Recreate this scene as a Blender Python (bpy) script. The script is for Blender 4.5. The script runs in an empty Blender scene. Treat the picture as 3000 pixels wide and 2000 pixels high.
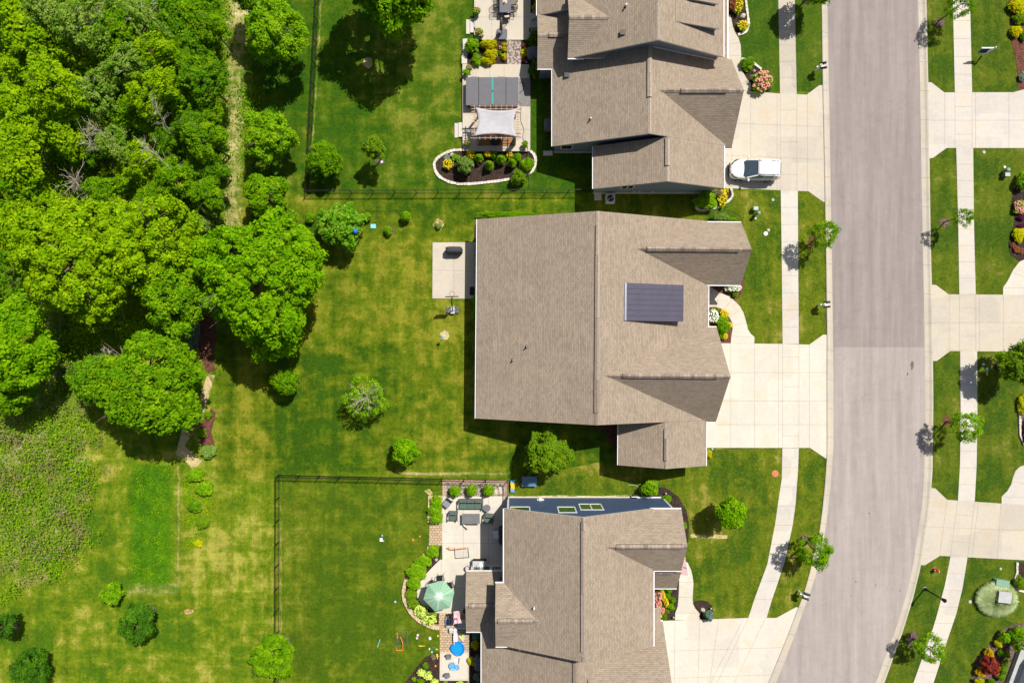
import bpy, math, random
import numpy as np
from mathutils import Vector

# ---------------------------------------------------------------- camera, sky, sun, exposure
sc = bpy.context.scene
COL = sc.collection
S, HP = .031, 2000.0            # metres per photo pixel at ground level; camera height in those pixels (62 m)
cd = bpy.data.cameras.new('camera'); cam = bpy.data.objects.new('camera', cd); COL.objects.link(cam)
cam.location = (0, 0, HP * S); cam.rotation_euler = (0, 0, 0)
cd.lens = 24; cd.sensor_width = 36; cd.clip_start = .5; cd.clip_end = 2000
sc.camera = cam
SUN = Vector((.40, .50, 1.0)).normalized()
world = bpy.data.worlds.new('World'); sc.world = world; world.use_nodes = True
wn = world.node_tree; bg = wn.nodes['Background']
sky = wn.nodes.new('ShaderNodeTexSky'); sky.sky_type = 'NISHITA'; sky.sun_disc = False
sky.sun_elevation = math.asin(SUN.z); sky.sun_rotation = math.atan2(SUN.x, SUN.y)
wn.links.new(sky.outputs[0], bg.inputs[0]); bg.inputs[1].default_value = .064; sky.dust_density = 2.5; sky.ozone_density = .6
sl = bpy.data.lights.new('sun', 'SUN'); sl.energy = 5.0; sl.angle = math.radians(.5); sl.color = (1, .955, .88)
so = bpy.data.objects.new('sun', sl); COL.objects.link(so); so.location = (20, 25, 70)
so.rotation_euler = SUN.to_track_quat('Z', 'Y').to_euler()
sc.view_settings.view_transform = 'Standard'; sc.view_settings.look = 'None'
sc.view_settings.exposure = .09; sc.view_settings.gamma = 1
random.seed(7)
PI = math.pi

# ---------------------------------------------------------------- coordinates
ZO = dict(A=(1300,0,2.6133), B=(1300,0,6.72), C=(1250,210,4.355), D=(2000,0,3.92), E=(1150,1370,5.0575), F=(1150,1660,4.6125),
 G=(1350,1360,2.45), M=(1350,560,1.8233), R1=(2650,0,3.266), R2=(2650,420,3.266), R3=(2650,980,3.0143), R4=(2500,1500,3.136),
 L1=(0,0,2.24), L2=(0,550,1.96), L3=(0,1200,1.96), L4=(640,0,2.6136), Y1=(850,560,3.92), Y2=(850,960,2.4758), F1=(1980,400,4.356),
 F2=(2050,760,4.6111), F3=(1950,1300,2.8517), T=(0,0,.784), P1=(1330,1500,8.25), P2=(1280,1780,7.125), P3=(2840,1780,7.125),
 P4=(1080,1540,3.7333), P5=(1880,1640,8.254), U=(1420,0,12.06), N=(0,0,1))
def K(z, x, y):
    o = ZO[z]; return (o[0]+x/o[2], o[1]+y/o[2])
def P(ix, iy, z=0):             # photo point known to lie at height z (m) -> world point
    f = 1 - z/(HP*S); return Vector(((ix-1500)*f*S, (1000-iy)*f*S, z))
def KP(zn, x, y, z=0): return P(*K(zn, x, y), z)
def Q(x, y, z=0): return Vector(((x-1500)*S, (1000-y)*S, z*S))   # ground-plan pixels, z in pixels
def zp(zn, pts, z=0): return [KP(zn, a, b, z) for a, b in pts]

# ---------------------------------------------------------------- materials
def N(nt, t, ins=None, **pr):
    n = nt.nodes.new('ShaderNode'+t)
    for k, v in pr.items(): setattr(n, k, v)
    for k, v in (ins or {}).items():
        s = n.inputs[k]
        if isinstance(v, bpy.types.NodeSocket): nt.links.new(v, s)
        else: s.default_value = v
    return n
def c4(c): return (c[0], c[1], c[2], 1)
def mixc(nt, f, a, b, bl='MIX'):
    n = nt.nodes.new('ShaderNodeMix'); n.data_type = 'RGBA'; n.blend_type = bl
    for i, v in ((0, f), (6, a), (7, b)):
        if isinstance(v, bpy.types.NodeSocket): nt.links.new(v, n.inputs[i])
        else: n.inputs[i].default_value = c4(v) if i > 0 else v
    return n.outputs[2]
def noi(nt, v, sc_, det=2, ro=.5, di=0): return N(nt, 'TexNoise', {'Vector': v, 'Scale': sc_, 'Detail': det, 'Roughness': ro, 'Distortion': di}).outputs[0]
def ma(nt, op, a, b=0, c=0):
    n = N(nt, 'Math', operation=op)
    for i, v in enumerate((a, b, c)):
        if isinstance(v, bpy.types.NodeSocket): nt.links.new(v, n.inputs[i])
        else: n.inputs[i].default_value = v
    return n.outputs[0]
def mr(nt, v, a, b, c=0, d=1, sm=False): 
    n = N(nt, 'MapRange', {'Value': v, 'From Min': a, 'From Max': b, 'To Min': c, 'To Max': d})
    if sm: n.interpolation_type = 'SMOOTHSTEP'
    return n.outputs[0]
def newmat(name):
    m = bpy.data.materials.new(name); m.use_nodes = True; nt = m.node_tree
    return m, nt, nt.nodes['Principled BSDF']
def val(nt, col, f): return mixc(nt, 1, col, N(nt, 'CombineColor', {0: f, 1: f, 2: f}).outputs[0], 'MULTIPLY')
def plain(name, col, rough=.6, metal=0, var=.12, scl=3, bump=0, bs=20, spec=.4, ns=2.):
    m, nt, b = newmat(name)
    v = N(nt, 'TexCoord').outputs['Object']
    n1 = noi(nt, v, scl, 4, .6); n2 = noi(nt, v, scl*9, 3, .6)
    f = ma(nt, 'ADD', mr(nt, n1, .3, .7, 1-var, 1+var), mr(nt, n2, .3, .7, -var*.6, var*.6))
    nt.links.new(val(nt, col, f), b.inputs['Base Color'])
    b.inputs['Roughness'].default_value = rough; b.inputs['Metallic'].default_value = metal
    b.inputs['Specular IOR Level'].default_value = spec
    if bump:
        bp = N(nt, 'Bump', {'Height': noi(nt, v, bs, 3), 'Strength': bump, 'Distance': .02})
        nt.links.new(bp.outputs[0], b.inputs['Normal'])
    return m
def lawn(name, dark, mid, dry, dryc=.55, stripe=0, sdir=0, sfreq=1.2, fine=.35, patch=.16):
    m, nt, b = newmat(name)
    v = N(nt, 'TexCoord').outputs['Object']
    sx = N(nt, 'SeparateXYZ', {0: v})
    big = noi(nt, v, patch, 4, .6, .6); med = noi(nt, v, patch*5, 4, .6, .3)
    vs = N(nt, 'Mapping', {'Vector': v, 'Scale': (.28, 1.1, 1) if sdir else (1.1, .28, 1)}).outputs[0]
    st = noi(nt, vs, 1.1, 4, .65)
    f = ma(nt, 'ADD', ma(nt, 'MULTIPLY', big, .5), ma(nt, 'ADD', ma(nt, 'MULTIPLY', med, .25), ma(nt, 'MULTIPLY', st, .25)))
    c = mixc(nt, mr(nt, f, .43, .54, sm=True), dark, mid)
    c = mixc(nt, mr(nt, f, dryc-.04, dryc+.06, sm=True), c, dry)
    tuft = noi(nt, v, 5.5, 5, .7)
    c = mixc(nt, mr(nt, tuft, .54, .70, 0, .5), c, dry); c = mixc(nt, mr(nt, noi(nt, v, 3.4, 5, .8, .5), .54, .70, 0, .5), c, dark)
    fn = noi(nt, v, 11, 4, .85); g = ma(nt, 'ADD', mr(nt, fn, .3, .7, 1-fine, 1+fine), mr(nt, noi(nt, v, 3.6, 6, .8), .3, .7, -.34, .34))
    if stripe:
        w = ma(nt, 'SINE', ma(nt, 'MULTIPLY', ma(nt, 'ADD', sx.outputs[0 if sdir == 0 else 1], ma(nt, 'MULTIPLY', noi(nt, v, .3), .8)), sfreq*2*PI))
        g = ma(nt, 'ADD', g, ma(nt, 'MULTIPLY', w, stripe))
    nt.links.new(val(nt, c, g), b.inputs['Base Color'])
    b.inputs['Roughness'].default_value = .95; b.inputs['Specular IOR Level'].default_value = .1
    bp = N(nt, 'Bump', {'Height': noi(nt, v, 24, 4, .7), 'Strength': .7, 'Distance': .05}); nt.links.new(bp.outputs[0], b.inputs['Normal'])
    return m
def zoned(name, base, zones, patch=.13, fine=.36):
    m, nt, b = newmat(name); v = N(nt, 'TexCoord').outputs['Object']; sx = N(nt, 'SeparateXYZ', {0: v})
    wob = ma(nt, 'SUBTRACT', noi(nt, v, 1.3, 4, .7), .5); wob2 = ma(nt, 'SUBTRACT', noi(nt, v, .35, 4, .7), .5)
    big = noi(nt, v, patch, 4, .6, .6); med = noi(nt, v, patch*5.5, 5, .65, .3)
    st = noi(nt, N(nt, 'Mapping', {'Vector': v, 'Scale': (1.5, .13, 1)}).outputs[0], .9, 4, .7); st2 = noi(nt, N(nt, 'Mapping', {'Vector': v, 'Scale': (.13, 1.5, 1)}).outputs[0], .8, 4, .7)
    f = ma(nt, 'ADD', ma(nt, 'ADD', ma(nt, 'MULTIPLY', big, .28), ma(nt, 'MULTIPLY', med, .40)), ma(nt, 'ADD', ma(nt, 'MULTIPLY', st, .17), ma(nt, 'MULTIPLY', st2, .15)))
    dk, md, dr = base
    cs = [c4(dk), c4(md), c4(dr)]; g0 = None
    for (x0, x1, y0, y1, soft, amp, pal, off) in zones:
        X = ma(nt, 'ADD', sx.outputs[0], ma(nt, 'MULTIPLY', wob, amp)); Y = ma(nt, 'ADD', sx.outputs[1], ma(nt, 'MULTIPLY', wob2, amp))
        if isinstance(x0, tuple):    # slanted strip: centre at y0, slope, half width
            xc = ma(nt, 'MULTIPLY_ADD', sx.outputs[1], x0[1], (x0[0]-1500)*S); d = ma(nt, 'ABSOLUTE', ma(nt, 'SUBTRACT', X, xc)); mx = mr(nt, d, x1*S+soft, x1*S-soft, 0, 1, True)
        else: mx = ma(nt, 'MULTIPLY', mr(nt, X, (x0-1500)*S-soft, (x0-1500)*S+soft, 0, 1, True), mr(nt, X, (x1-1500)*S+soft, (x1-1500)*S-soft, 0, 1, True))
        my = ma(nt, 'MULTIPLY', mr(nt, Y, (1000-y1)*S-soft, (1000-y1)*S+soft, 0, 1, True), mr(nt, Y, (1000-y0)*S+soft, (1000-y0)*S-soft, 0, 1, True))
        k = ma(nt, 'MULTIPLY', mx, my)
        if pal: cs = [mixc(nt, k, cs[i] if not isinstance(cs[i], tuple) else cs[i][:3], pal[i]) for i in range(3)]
        if off: f = ma(nt, 'ADD', f, ma(nt, 'MULTIPLY', k, off))
    cs = [c if not isinstance(c, tuple) else c[:3] for c in cs]
    c = mixc(nt, mr(nt, f, .43, .52, sm=True), cs[0], cs[1]); c = mixc(nt, mr(nt, f, .505, .60, sm=True), c, cs[2])
    tuft = noi(nt, v, 4.5, 5, .75); c = mixc(nt, mr(nt, tuft, .56, .74, 0, .40), c, cs[2]); c = mixc(nt, mr(nt, noi(nt, v, 3.1, 5, .75, .4), .56, .72, 0, .35), c, cs[0])
    fn = noi(nt, v, 10, 4, .85); g = ma(nt, 'ADD', mr(nt, fn, .3, .7, 1-fine, 1+fine), mr(nt, noi(nt, v, 3.6, 6, .8), .3, .7, -.34, .34))
    wx = ma(nt, 'ADD', sx.outputs[0], ma(nt, 'MULTIPLY', wob2, .5)); wy = ma(nt, 'ADD', sx.outputs[1], ma(nt, 'MULTIPLY', wob2, .5)); am = mr(nt, noi(nt, v, .12, 3), .35, .65, .2, 1)
    s1 = ma(nt, 'MULTIPLY', ma(nt, 'SINE', ma(nt, 'MULTIPLY', wx, 2*PI/1.15)), .06); s2 = ma(nt, 'MULTIPLY', ma(nt, 'SINE', ma(nt, 'MULTIPLY', wy, 2*PI/2.9)), .05); s3 = ma(nt, 'MULTIPLY', ma(nt, 'SINE', ma(nt, 'MULTIPLY', wx, 2*PI/3.6)), .06)
    g = ma(nt, 'ADD', g, ma(nt, 'MULTIPLY', am, ma(nt, 'ADD', s1, ma(nt, 'ADD', s2, s3))))
    nt.links.new(val(nt, c, g), b.inputs['Base Color']); b.inputs['Roughness'].default_value = .95; b.inputs['Specular IOR Level'].default_value = .1
    bp = N(nt, 'Bump', {'Height': noi(nt, v, 22, 4, .7), 'Strength': .8, 'Distance': .06}); nt.links.new(bp.outputs[0], b.inputs['Normal'])
    return m
def concrete(name, col, stain=.10):
    m, nt, b = newmat(name)
    v = N(nt, 'TexCoord').outputs['Object']
    n1 = noi(nt, v, .5, 5, .65, .4); n2 = noi(nt, v, 3, 4, .7); n3 = noi(nt, v, 30, 3, .7)
    f = ma(nt, 'ADD', mr(nt, n1, .3, .7, 1-stain, 1+stain*.6), ma(nt, 'ADD', mr(nt, n2, .3, .7, -.05, .04), mr(nt, n3, .3, .7, -.05, .05)))
    c = mixc(nt, mr(nt, n1, .5, .72), col, (col[0]*.93, col[1]*.87, col[2]*.76))
    cell = N(nt, 'TexVoronoi', {'Vector': v, 'Scale': .42, 'Randomness': .35}, distance='CHEBYCHEV').outputs['Color']; f = ma(nt, 'ADD', f, mr(nt, N(nt, 'SeparateColor', {0: cell}).outputs[0], 0, 1, -.06, .05))
    f = ma(nt, 'SUBTRACT', f, mr(nt, noi(nt, v, 1.7, 5, .75, 1.0), .62, .80, 0, .16))
    nt.links.new(val(nt, c, f), b.inputs['Base Color']); b.inputs['Roughness'].default_value = .85; b.inputs['Specular IOR Level'].default_value = .25
    return m
def asphalt(name, col):
    m, nt, b = newmat(name)
    v = N(nt, 'TexCoord').outputs['Object']
    vs = N(nt, 'Mapping', {'Vector': v, 'Scale': (1.3, .09, 1)}).outputs[0]
    n1 = noi(nt, vs, 1.1, 4, .6); n2 = noi(nt, v, 40, 2, .8); n3 = noi(nt, v, 1.1, 5, .7, .5); sp = noi(nt, v, 7, 2, .5)
    f = ma(nt, 'ADD', mr(nt, n1, .3, .7, .84, 1.13), ma(nt, 'ADD', mr(nt, n2, .3, .7, -.13, .13), mr(nt, n3, .3, .7, -.07, .05)))
    cr = N(nt, 'TexVoronoi', {'Vector': N(nt, 'VectorMath', {0: v, 1: N(nt, 'TexNoise', {'Vector': v, 'Scale': 1.5}).outputs[1]}, operation='ADD').outputs[0], 'Scale': .16}, feature='DISTANCE_TO_EDGE').outputs[0]
    f = ma(nt, 'SUBTRACT', ma(nt, 'SUBTRACT', f, mr(nt, sp, .70, .78, 0, .25)), mr(nt, cr, .004, .001, 0, .12))
    nt.links.new(val(nt, col, f), b.inputs['Base Color']); b.inputs['Roughness'].default_value = .9; b.inputs['Specular IOR Level'].default_value = .2
    bp = N(nt, 'Bump', {'Height': n2, 'Strength': .4, 'Distance': .01}); nt.links.new(bp.outputs[0], b.inputs['Normal'])
    return m
def shingle(name, ca, cb, w=.42, h=.15):
    m, nt, b = newmat(name)
    tc = N(nt, 'TexCoord'); uv = tc.outputs['UV']; v = tc.outputs['Object']
    br = N(nt, 'TexBrick', {'Vector': uv, 'Color1': c4(ca), 'Color2': c4(cb), 'Mortar': c4([x*.62 for x in cb]), 'Scale': 1, 'Mortar Size': .012, 'Mortar Smooth': .3, 'Bias': -.1, 'Brick Width': w, 'Row Height': h}, offset=.5)  # mortar tone draws tab gaps and a painted shadow line along each row
    br2 = N(nt, 'TexBrick', {'Vector': uv, 'Color1': (1.07, 1.06, 1.04, 1), 'Color2': (.86, .85, .86, 1), 'Mortar': (1, 1, 1, 1), 'Scale': 1, 'Mortar Size': .0, 'Bias': -.2, 'Brick Width': w*.62, 'Row Height': h}, offset=.37)
    c = mixc(nt, 1, br.outputs[0], br2.outputs[0], 'MULTIPLY')
    f = ma(nt, 'ADD', mr(nt, noi(nt, v, .35, 4, .6, .5), .3, .7, .93, 1.06), mr(nt, noi(nt, v, 22, 2, .7), .3, .7, -.07, .07))
    nt.links.new(val(nt, c, f), b.inputs['Base Color']); b.inputs['Roughness'].default_value = .95; b.inputs['Specular IOR Level'].default_value = .15
    rows = ma(nt, 'FRACT', ma(nt, 'DIVIDE', N(nt, 'SeparateXYZ', {0: uv}).outputs[1], h))
    bp = N(nt, 'Bump', {'Height': ma(nt, 'SUBTRACT', 1, rows), 'Strength': .35, 'Distance': .012}); nt.links.new(bp.outputs[0], b.inputs['Normal'])
    return m
def siding(name, col, h=.16):
    m, nt, b = newmat(name)
    v = N(nt, 'TexCoord').outputs['Object']; z = N(nt, 'SeparateXYZ', {0: v}).outputs[2]
    fr = ma(nt, 'FRACT', ma(nt, 'DIVIDE', z, h)); ln = mr(nt, fr, .0, .12, .65, 1)
    f = ma(nt, 'MULTIPLY', ln, mr(nt, noi(nt, v, 1.5, 4), .3, .7, .94, 1.06))
    nt.links.new(val(nt, col, f), b.inputs['Base Color']); b.inputs['Roughness'].default_value = .6
    bp = N(nt, 'Bump', {'Height': fr, 'Strength': .5, 'Distance': .01}); nt.links.new(bp.outputs[0], b.inputs['Normal'])
    return m
def leafmat(name, ca, cb, cc=None, trans=.35, nsc=1.2):
    m, nt, b = newmat(name); cc = cc or ca
    v = N(nt, 'TexCoord').outputs['Object']; rnd = N(nt, 'NewGeometry').outputs['Random Per Island']
    c = mixc(nt, rnd, ca, cb); c = mixc(nt, mr(nt, noi(nt, v, nsc, 3, .6), .42, .62, sm=True), c, cc)
    c = val(nt, c, mr(nt, rnd, 0, 1, .8, 1.2))
    nt.links.new(c, b.inputs['Base Color']); b.inputs['Roughness'].default_value = .9; b.inputs['Specular IOR Level'].default_value = .03
    t = N(nt, 'BsdfTranslucent', {'Color': c}); mx = N(nt, 'MixShader', {0: trans, 1: b.outputs[0], 2: t.outputs[0]})
    nt.links.new(mx.outputs[0], nt.nodes['Material Output'].inputs[0])
    return m
def pavers(name, ca, cb, mo, w=.22, h=.16, ms=.012):
    m, nt, b = newmat(name); v = N(nt, 'TexCoord').outputs['Object']
    br = N(nt, 'TexBrick', {'Vector': v, 'Color1': c4(ca), 'Color2': c4(cb), 'Mortar': c4(mo), 'Scale': 1, 'Mortar Size': ms, 'Brick Width': w, 'Row Height': h})
    nt.links.new(val(nt, br.outputs[0], mr(nt, noi(nt, v, 6, 4), .3, .7, .85, 1.15)), b.inputs['Base Color']); b.inputs['Roughness'].default_value = .9
    return m
def pebbles(name, ca, cb, dk, sc_=9, bs=.05):
    m, nt, b = newmat(name); v = N(nt, 'TexCoord').outputs['Object']
    vo = N(nt, 'TexVoronoi', {'Vector': v, 'Scale': sc_}); r = N(nt, 'SeparateColor', {0: vo.outputs['Color']}).outputs[0]
    c = mixc(nt, r, ca, cb); c = mixc(nt, mr(nt, vo.outputs['Distance'], .35, .7), c, dk)
    c = val(nt, c, mr(nt, noi(nt, v, 2.5, 4), .3, .7, .8, 1.2))
    nt.links.new(c, b.inputs['Base Color']); b.inputs['Roughness'].default_value = .95; b.inputs['Specular IOR Level'].default_value = .1
    bp = N(nt, 'Bump', {'Height': ma(nt, 'SUBTRACT', 1, vo.outputs['Distance']), 'Strength': .8, 'Distance': bs}); nt.links.new(bp.outputs[0], b.inputs['Normal'])
    return m
def glassm(name, col=(.02, .03, .04), rough=.08):
    m, nt, b = newmat(name); b.inputs['Base Color'].default_value = c4(col); b.inputs['Roughness'].default_value = rough; b.inputs['Specular IOR Level'].default_value = .8
    return m

MT = {}
PM = ((.034,.088,.003), (.096,.146,.004), (.22,.225,.018)); PS = ((.10,.17,.012), (.36,.33,.11), (.62,.52,.28))
MT['ground'] = zoned('meadow_grass', ((.062,.138,.004), (.140,.200,.006), (.33,.32,.05)), [
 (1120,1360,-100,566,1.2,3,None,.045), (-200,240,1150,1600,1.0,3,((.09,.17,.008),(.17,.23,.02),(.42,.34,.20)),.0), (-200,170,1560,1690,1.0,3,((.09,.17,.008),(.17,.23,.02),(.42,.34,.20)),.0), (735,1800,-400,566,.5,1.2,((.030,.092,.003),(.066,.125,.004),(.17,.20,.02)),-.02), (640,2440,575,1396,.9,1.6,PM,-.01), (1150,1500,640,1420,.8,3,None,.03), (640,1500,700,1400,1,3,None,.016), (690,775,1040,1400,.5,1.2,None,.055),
 (815,1000,1030,1390,.6,1.5,None,-.05), (300,640,1880,2010,.5,3,None,.02), (560,660,1350,2000,.6,2,None,.03), (0,1500,1700,2000,1.5,6,None,-.012),
 (819,1500,1398,2300,.12,.2,((.058,.112,.004),(.112,.158,.006),(.22,.23,.03)),-.03), (385,502,1362,1712,.5,1.4,((.035,.125,.003),(.065,.175,.004),(.10,.22,.006)),-.02),
 ((642,.06),30,-300,690,.5,3.6,PS,.01), ((881,.06),1.6,-60,556,.06,.6,PS,-.03), (822.5,825,1400,2000,.04,.5,PS,-.04), (521,525,1362,1720,.06,.7,PS,-.03), (376,520,1712,1735,.2,1.2,PS,-.04), (1180,1500,1384,1390,.08,.6,PS,-.03)])
MT['lawn_mid'] = lawn('mown_grass', (.040,.085,.005), (.120,.150,.009), (.33,.28,.060), .515, .05, 0, .55, .34, .20)
MT['lawn_top'] = lawn('dense_grass', (.036,.090,.005), (.068,.118,.006), (.18,.19,.03), .58, .03, 0, .5, .36, .13)
MT['lawn_low'] = lawn('soft_grass', (.062,.110,.010), (.105,.150,.012), (.22,.23,.05), .60, .04, 0, .5, .34, .13)
MT['lawn_front'] = lawn('kept_grass', (.044,.095,.004), (.110,.148,.006), (.27,.24,.045), .575, .06, 0, .75, .36, .22)
MT['lawn_right'] = lawn('trimmed_grass', (.042,.090,.005), (.092,.130,.007), (.20,.20,.04), .585, .05, 0, .8, .40, .25)
MT['rye'] = lawn('tall_grass', (.055,.145,.008), (.095,.20,.010), (.16,.26,.02), .60, 0, 0, .8, .45, .3)
MT['straw'] = lawn('dry_grass', (.20,.19,.04), (.42,.34,.14), (.55,.44,.22), .47, 0, 0, .8, .40, .5)
MT['conc'] = concrete('concrete', (.545,.490,.405)); MT['conc2'] = concrete('pale_concrete', (.590,.548,.488)); MT['conc3'] = concrete('bright_concrete', (.625,.578,.495), .08)
MT['pan'] = concrete('gutter_concrete', (.51,.46,.38), .14)
MT['joint'] = plain('joint_grit', (.30,.24,.18), .9)
MT['asph'] = asphalt('asphalt', (.298,.256,.240)); MT['asph2'] = asphalt('pale_asphalt', (.365,.320,.297))
MT['mulch'] = pebbles('dark_mulch', (.10,.065,.050), (.055,.038,.032), (.02,.013,.011), 14)
MT['mulch_red'] = pebbles('red_mulch', (.26,.11,.075), (.17,.07,.05), (.07,.03,.02), 14)
MT['mulch_pale'] = pebbles('faded_mulch', (.26,.19,.155), (.16,.11,.09), (.06,.04,.03), 12)
MT['pebble'] = pebbles('river_pebbles', (.60,.52,.42), (.35,.30,.25), (.12,.09,.07), 8)
MT['block'] = plain('edging_stone', (.62,.57,.48), .9, 0, .25, 2.5)
MT['tanstone'] = plain('tan_stone', (.56,.42,.27), .9, 0, .25, 2.5)
MT['pavtan'] = pavers('tan_pavers', (.56,.42,.27), (.46,.33,.21), (.20,.13,.08), .30, .22, .02)
MT['brick'] = pavers('brick_edge', (.56,.30,.20), (.62,.46,.33), (.25,.17,.12), .22, .1, .015)
MT['pavgrey'] = pebbles('cobble_pavers', (.50,.42,.37), (.38,.32,.28), (.16,.12,.10), 5.5, .02)
MT['shing'] = shingle('shingles', (.355,.290,.224), (.305,.244,.186))
MT['shing_pale'] = plain('ridge_shingle', (.30,.205,.155), .95, 0, .18, 1.6)
MT['ridge'] = pavers('ridge_caps', (.40,.33,.26), (.22,.165,.13), (.05,.04,.035), .3, 5, .008)
MT['side_blue'] = siding('blue_siding', (.058,.098,.20)); MT['side_grey'] = siding('slate_siding', (.20,.25,.31)); MT['side_tan'] = siding('tan_siding', (.40,.36,.30))
MT['white'] = plain('white_paint', (.80,.80,.80), .5, 0, .04); MT['trim'] = plain('cream_trim', (.60,.585,.53), .6, 0, .05)
MT['glass'] = glassm('window_glass'); MT['dark'] = plain('black_plastic', (.018,.018,.020), .5, 0, .1); MT['blackmetal'] = plain('black_metal', (.012,.013,.014), .45, .3, .1)
MT['grey'] = plain('grey_plastic', (.17,.17,.175), .6, 0, .1); MT['lgrey'] = plain('light_grey', (.45,.45,.45), .6); MT['steel'] = plain('brushed_steel', (.45,.45,.47), .35, .8, .05)
MT['stone'] = plain('boulder', (.52,.46,.38), .95, 0, .3, 4, .5, 8)
MT['bark'] = plain('bark', (.16,.12,.09), .95, 0, .25, 6, .5, 20); MT['deadwood'] = plain('dead_wood', (.50,.43,.35), .95, 0, .2, 6)
MT['wood'] = plain('cedar_wood', (.50,.34,.26), .8, 0, .15, 5); MT['doorwood'] = plain('door_wood', (.40,.22,.09), .6, 0, .15, 5)
LEAF = dict(
 yg=leafmat('leaf_yellow_green', (0.29, 0.48, 0.004), (0.16, 0.34, 0.003), (0.35, 0.53, 0.006)),
 maple=leafmat('leaf_maple', (0.21, 0.45, 0.004), (0.11, 0.3, 0.003), (0.26, 0.49, 0.005)),
 mid=leafmat('leaf_mid', (0.18, 0.39, 0.005), (0.09, 0.25, 0.004), (0.25, 0.45, 0.006)),
 dark=leafmat('leaf_dark', (0.14, 0.33, 0.007), (0.08, 0.22, 0.006), (0.19, 0.38, 0.01)),
 deepg=leafmat('leaf_deep', (.075,.22,.010), (.04,.13,.008), (.11,.27,.012)),
 grey=leafmat('leaf_grey_green', (0.24, 0.4, 0.03), (0.33, 0.44, 0.09), (0.16, 0.34, 0.015)),
 spruce=leafmat('leaf_spruce', (0.18, 0.3, 0.045), (0.24, 0.36, 0.07), (0.14, 0.26, 0.035), .15),
 bluespruce=leafmat('leaf_blue_green', (.12,.20,.14), (.20,.29,.22), (.10,.17,.11), .15),
 tips=leafmat('leaf_bright_tips', (.34,.46,.012), (.09,.22,.008), (.15,.32,.01), .35, 3.5),
 lime=leafmat('leaf_lime', (.24,.48,.008), (.14,.34,.006), (.31,.52,.01)),
 gold=leafmat('leaf_gold', (.66,.62,.006), (.45,.50,.006), (.72,.64,.01)),
 orange=leafmat('leaf_orange_gold', (.74,.50,.006), (.56,.42,.006), (.78,.52,.01)),
 red=leafmat('leaf_red', (.42,.05,.045), (.24,.03,.03), (.46,.10,.04)),
 copper=leafmat('leaf_copper', (.42,.15,.07), (.25,.09,.05), (.5,.22,.10)),
 purple=leafmat('leaf_purple', (.17,.03,.09), (.09,.02,.05), (.22,.05,.12)),
 silver=leafmat('leaf_silver', (.38,.45,.34), (.26,.35,.24), (.45,.5,.4)),
 hosta=leafmat('leaf_hosta', (.045,.13,.012), (.09,.19,.02), (.20,.27,.03)),
 reed=leafmat('leaf_reed', (.42,.52,.22), (.28,.38,.13), (.52,.60,.32), .2),
 straw=leafmat('leaf_straw', (.42,.35,.17), (.30,.24,.12), (.20,.23,.05)),
 broad=leafmat('leaf_broad', (.10,.30,.006), (.16,.39,.012), (.26,.48,.03)))
FLOWER = dict(yellow=plain('petal_yellow', (.78,.52,.01), .6), pink=plain('petal_pink', (.75,.28,.24), .6), white=plain('petal_white', (.8,.8,.7), .6), orange=plain('petal_orange', (.8,.3,.02), .6), green=plain('petal_lime', (.55,.65,.12), .6))

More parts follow.
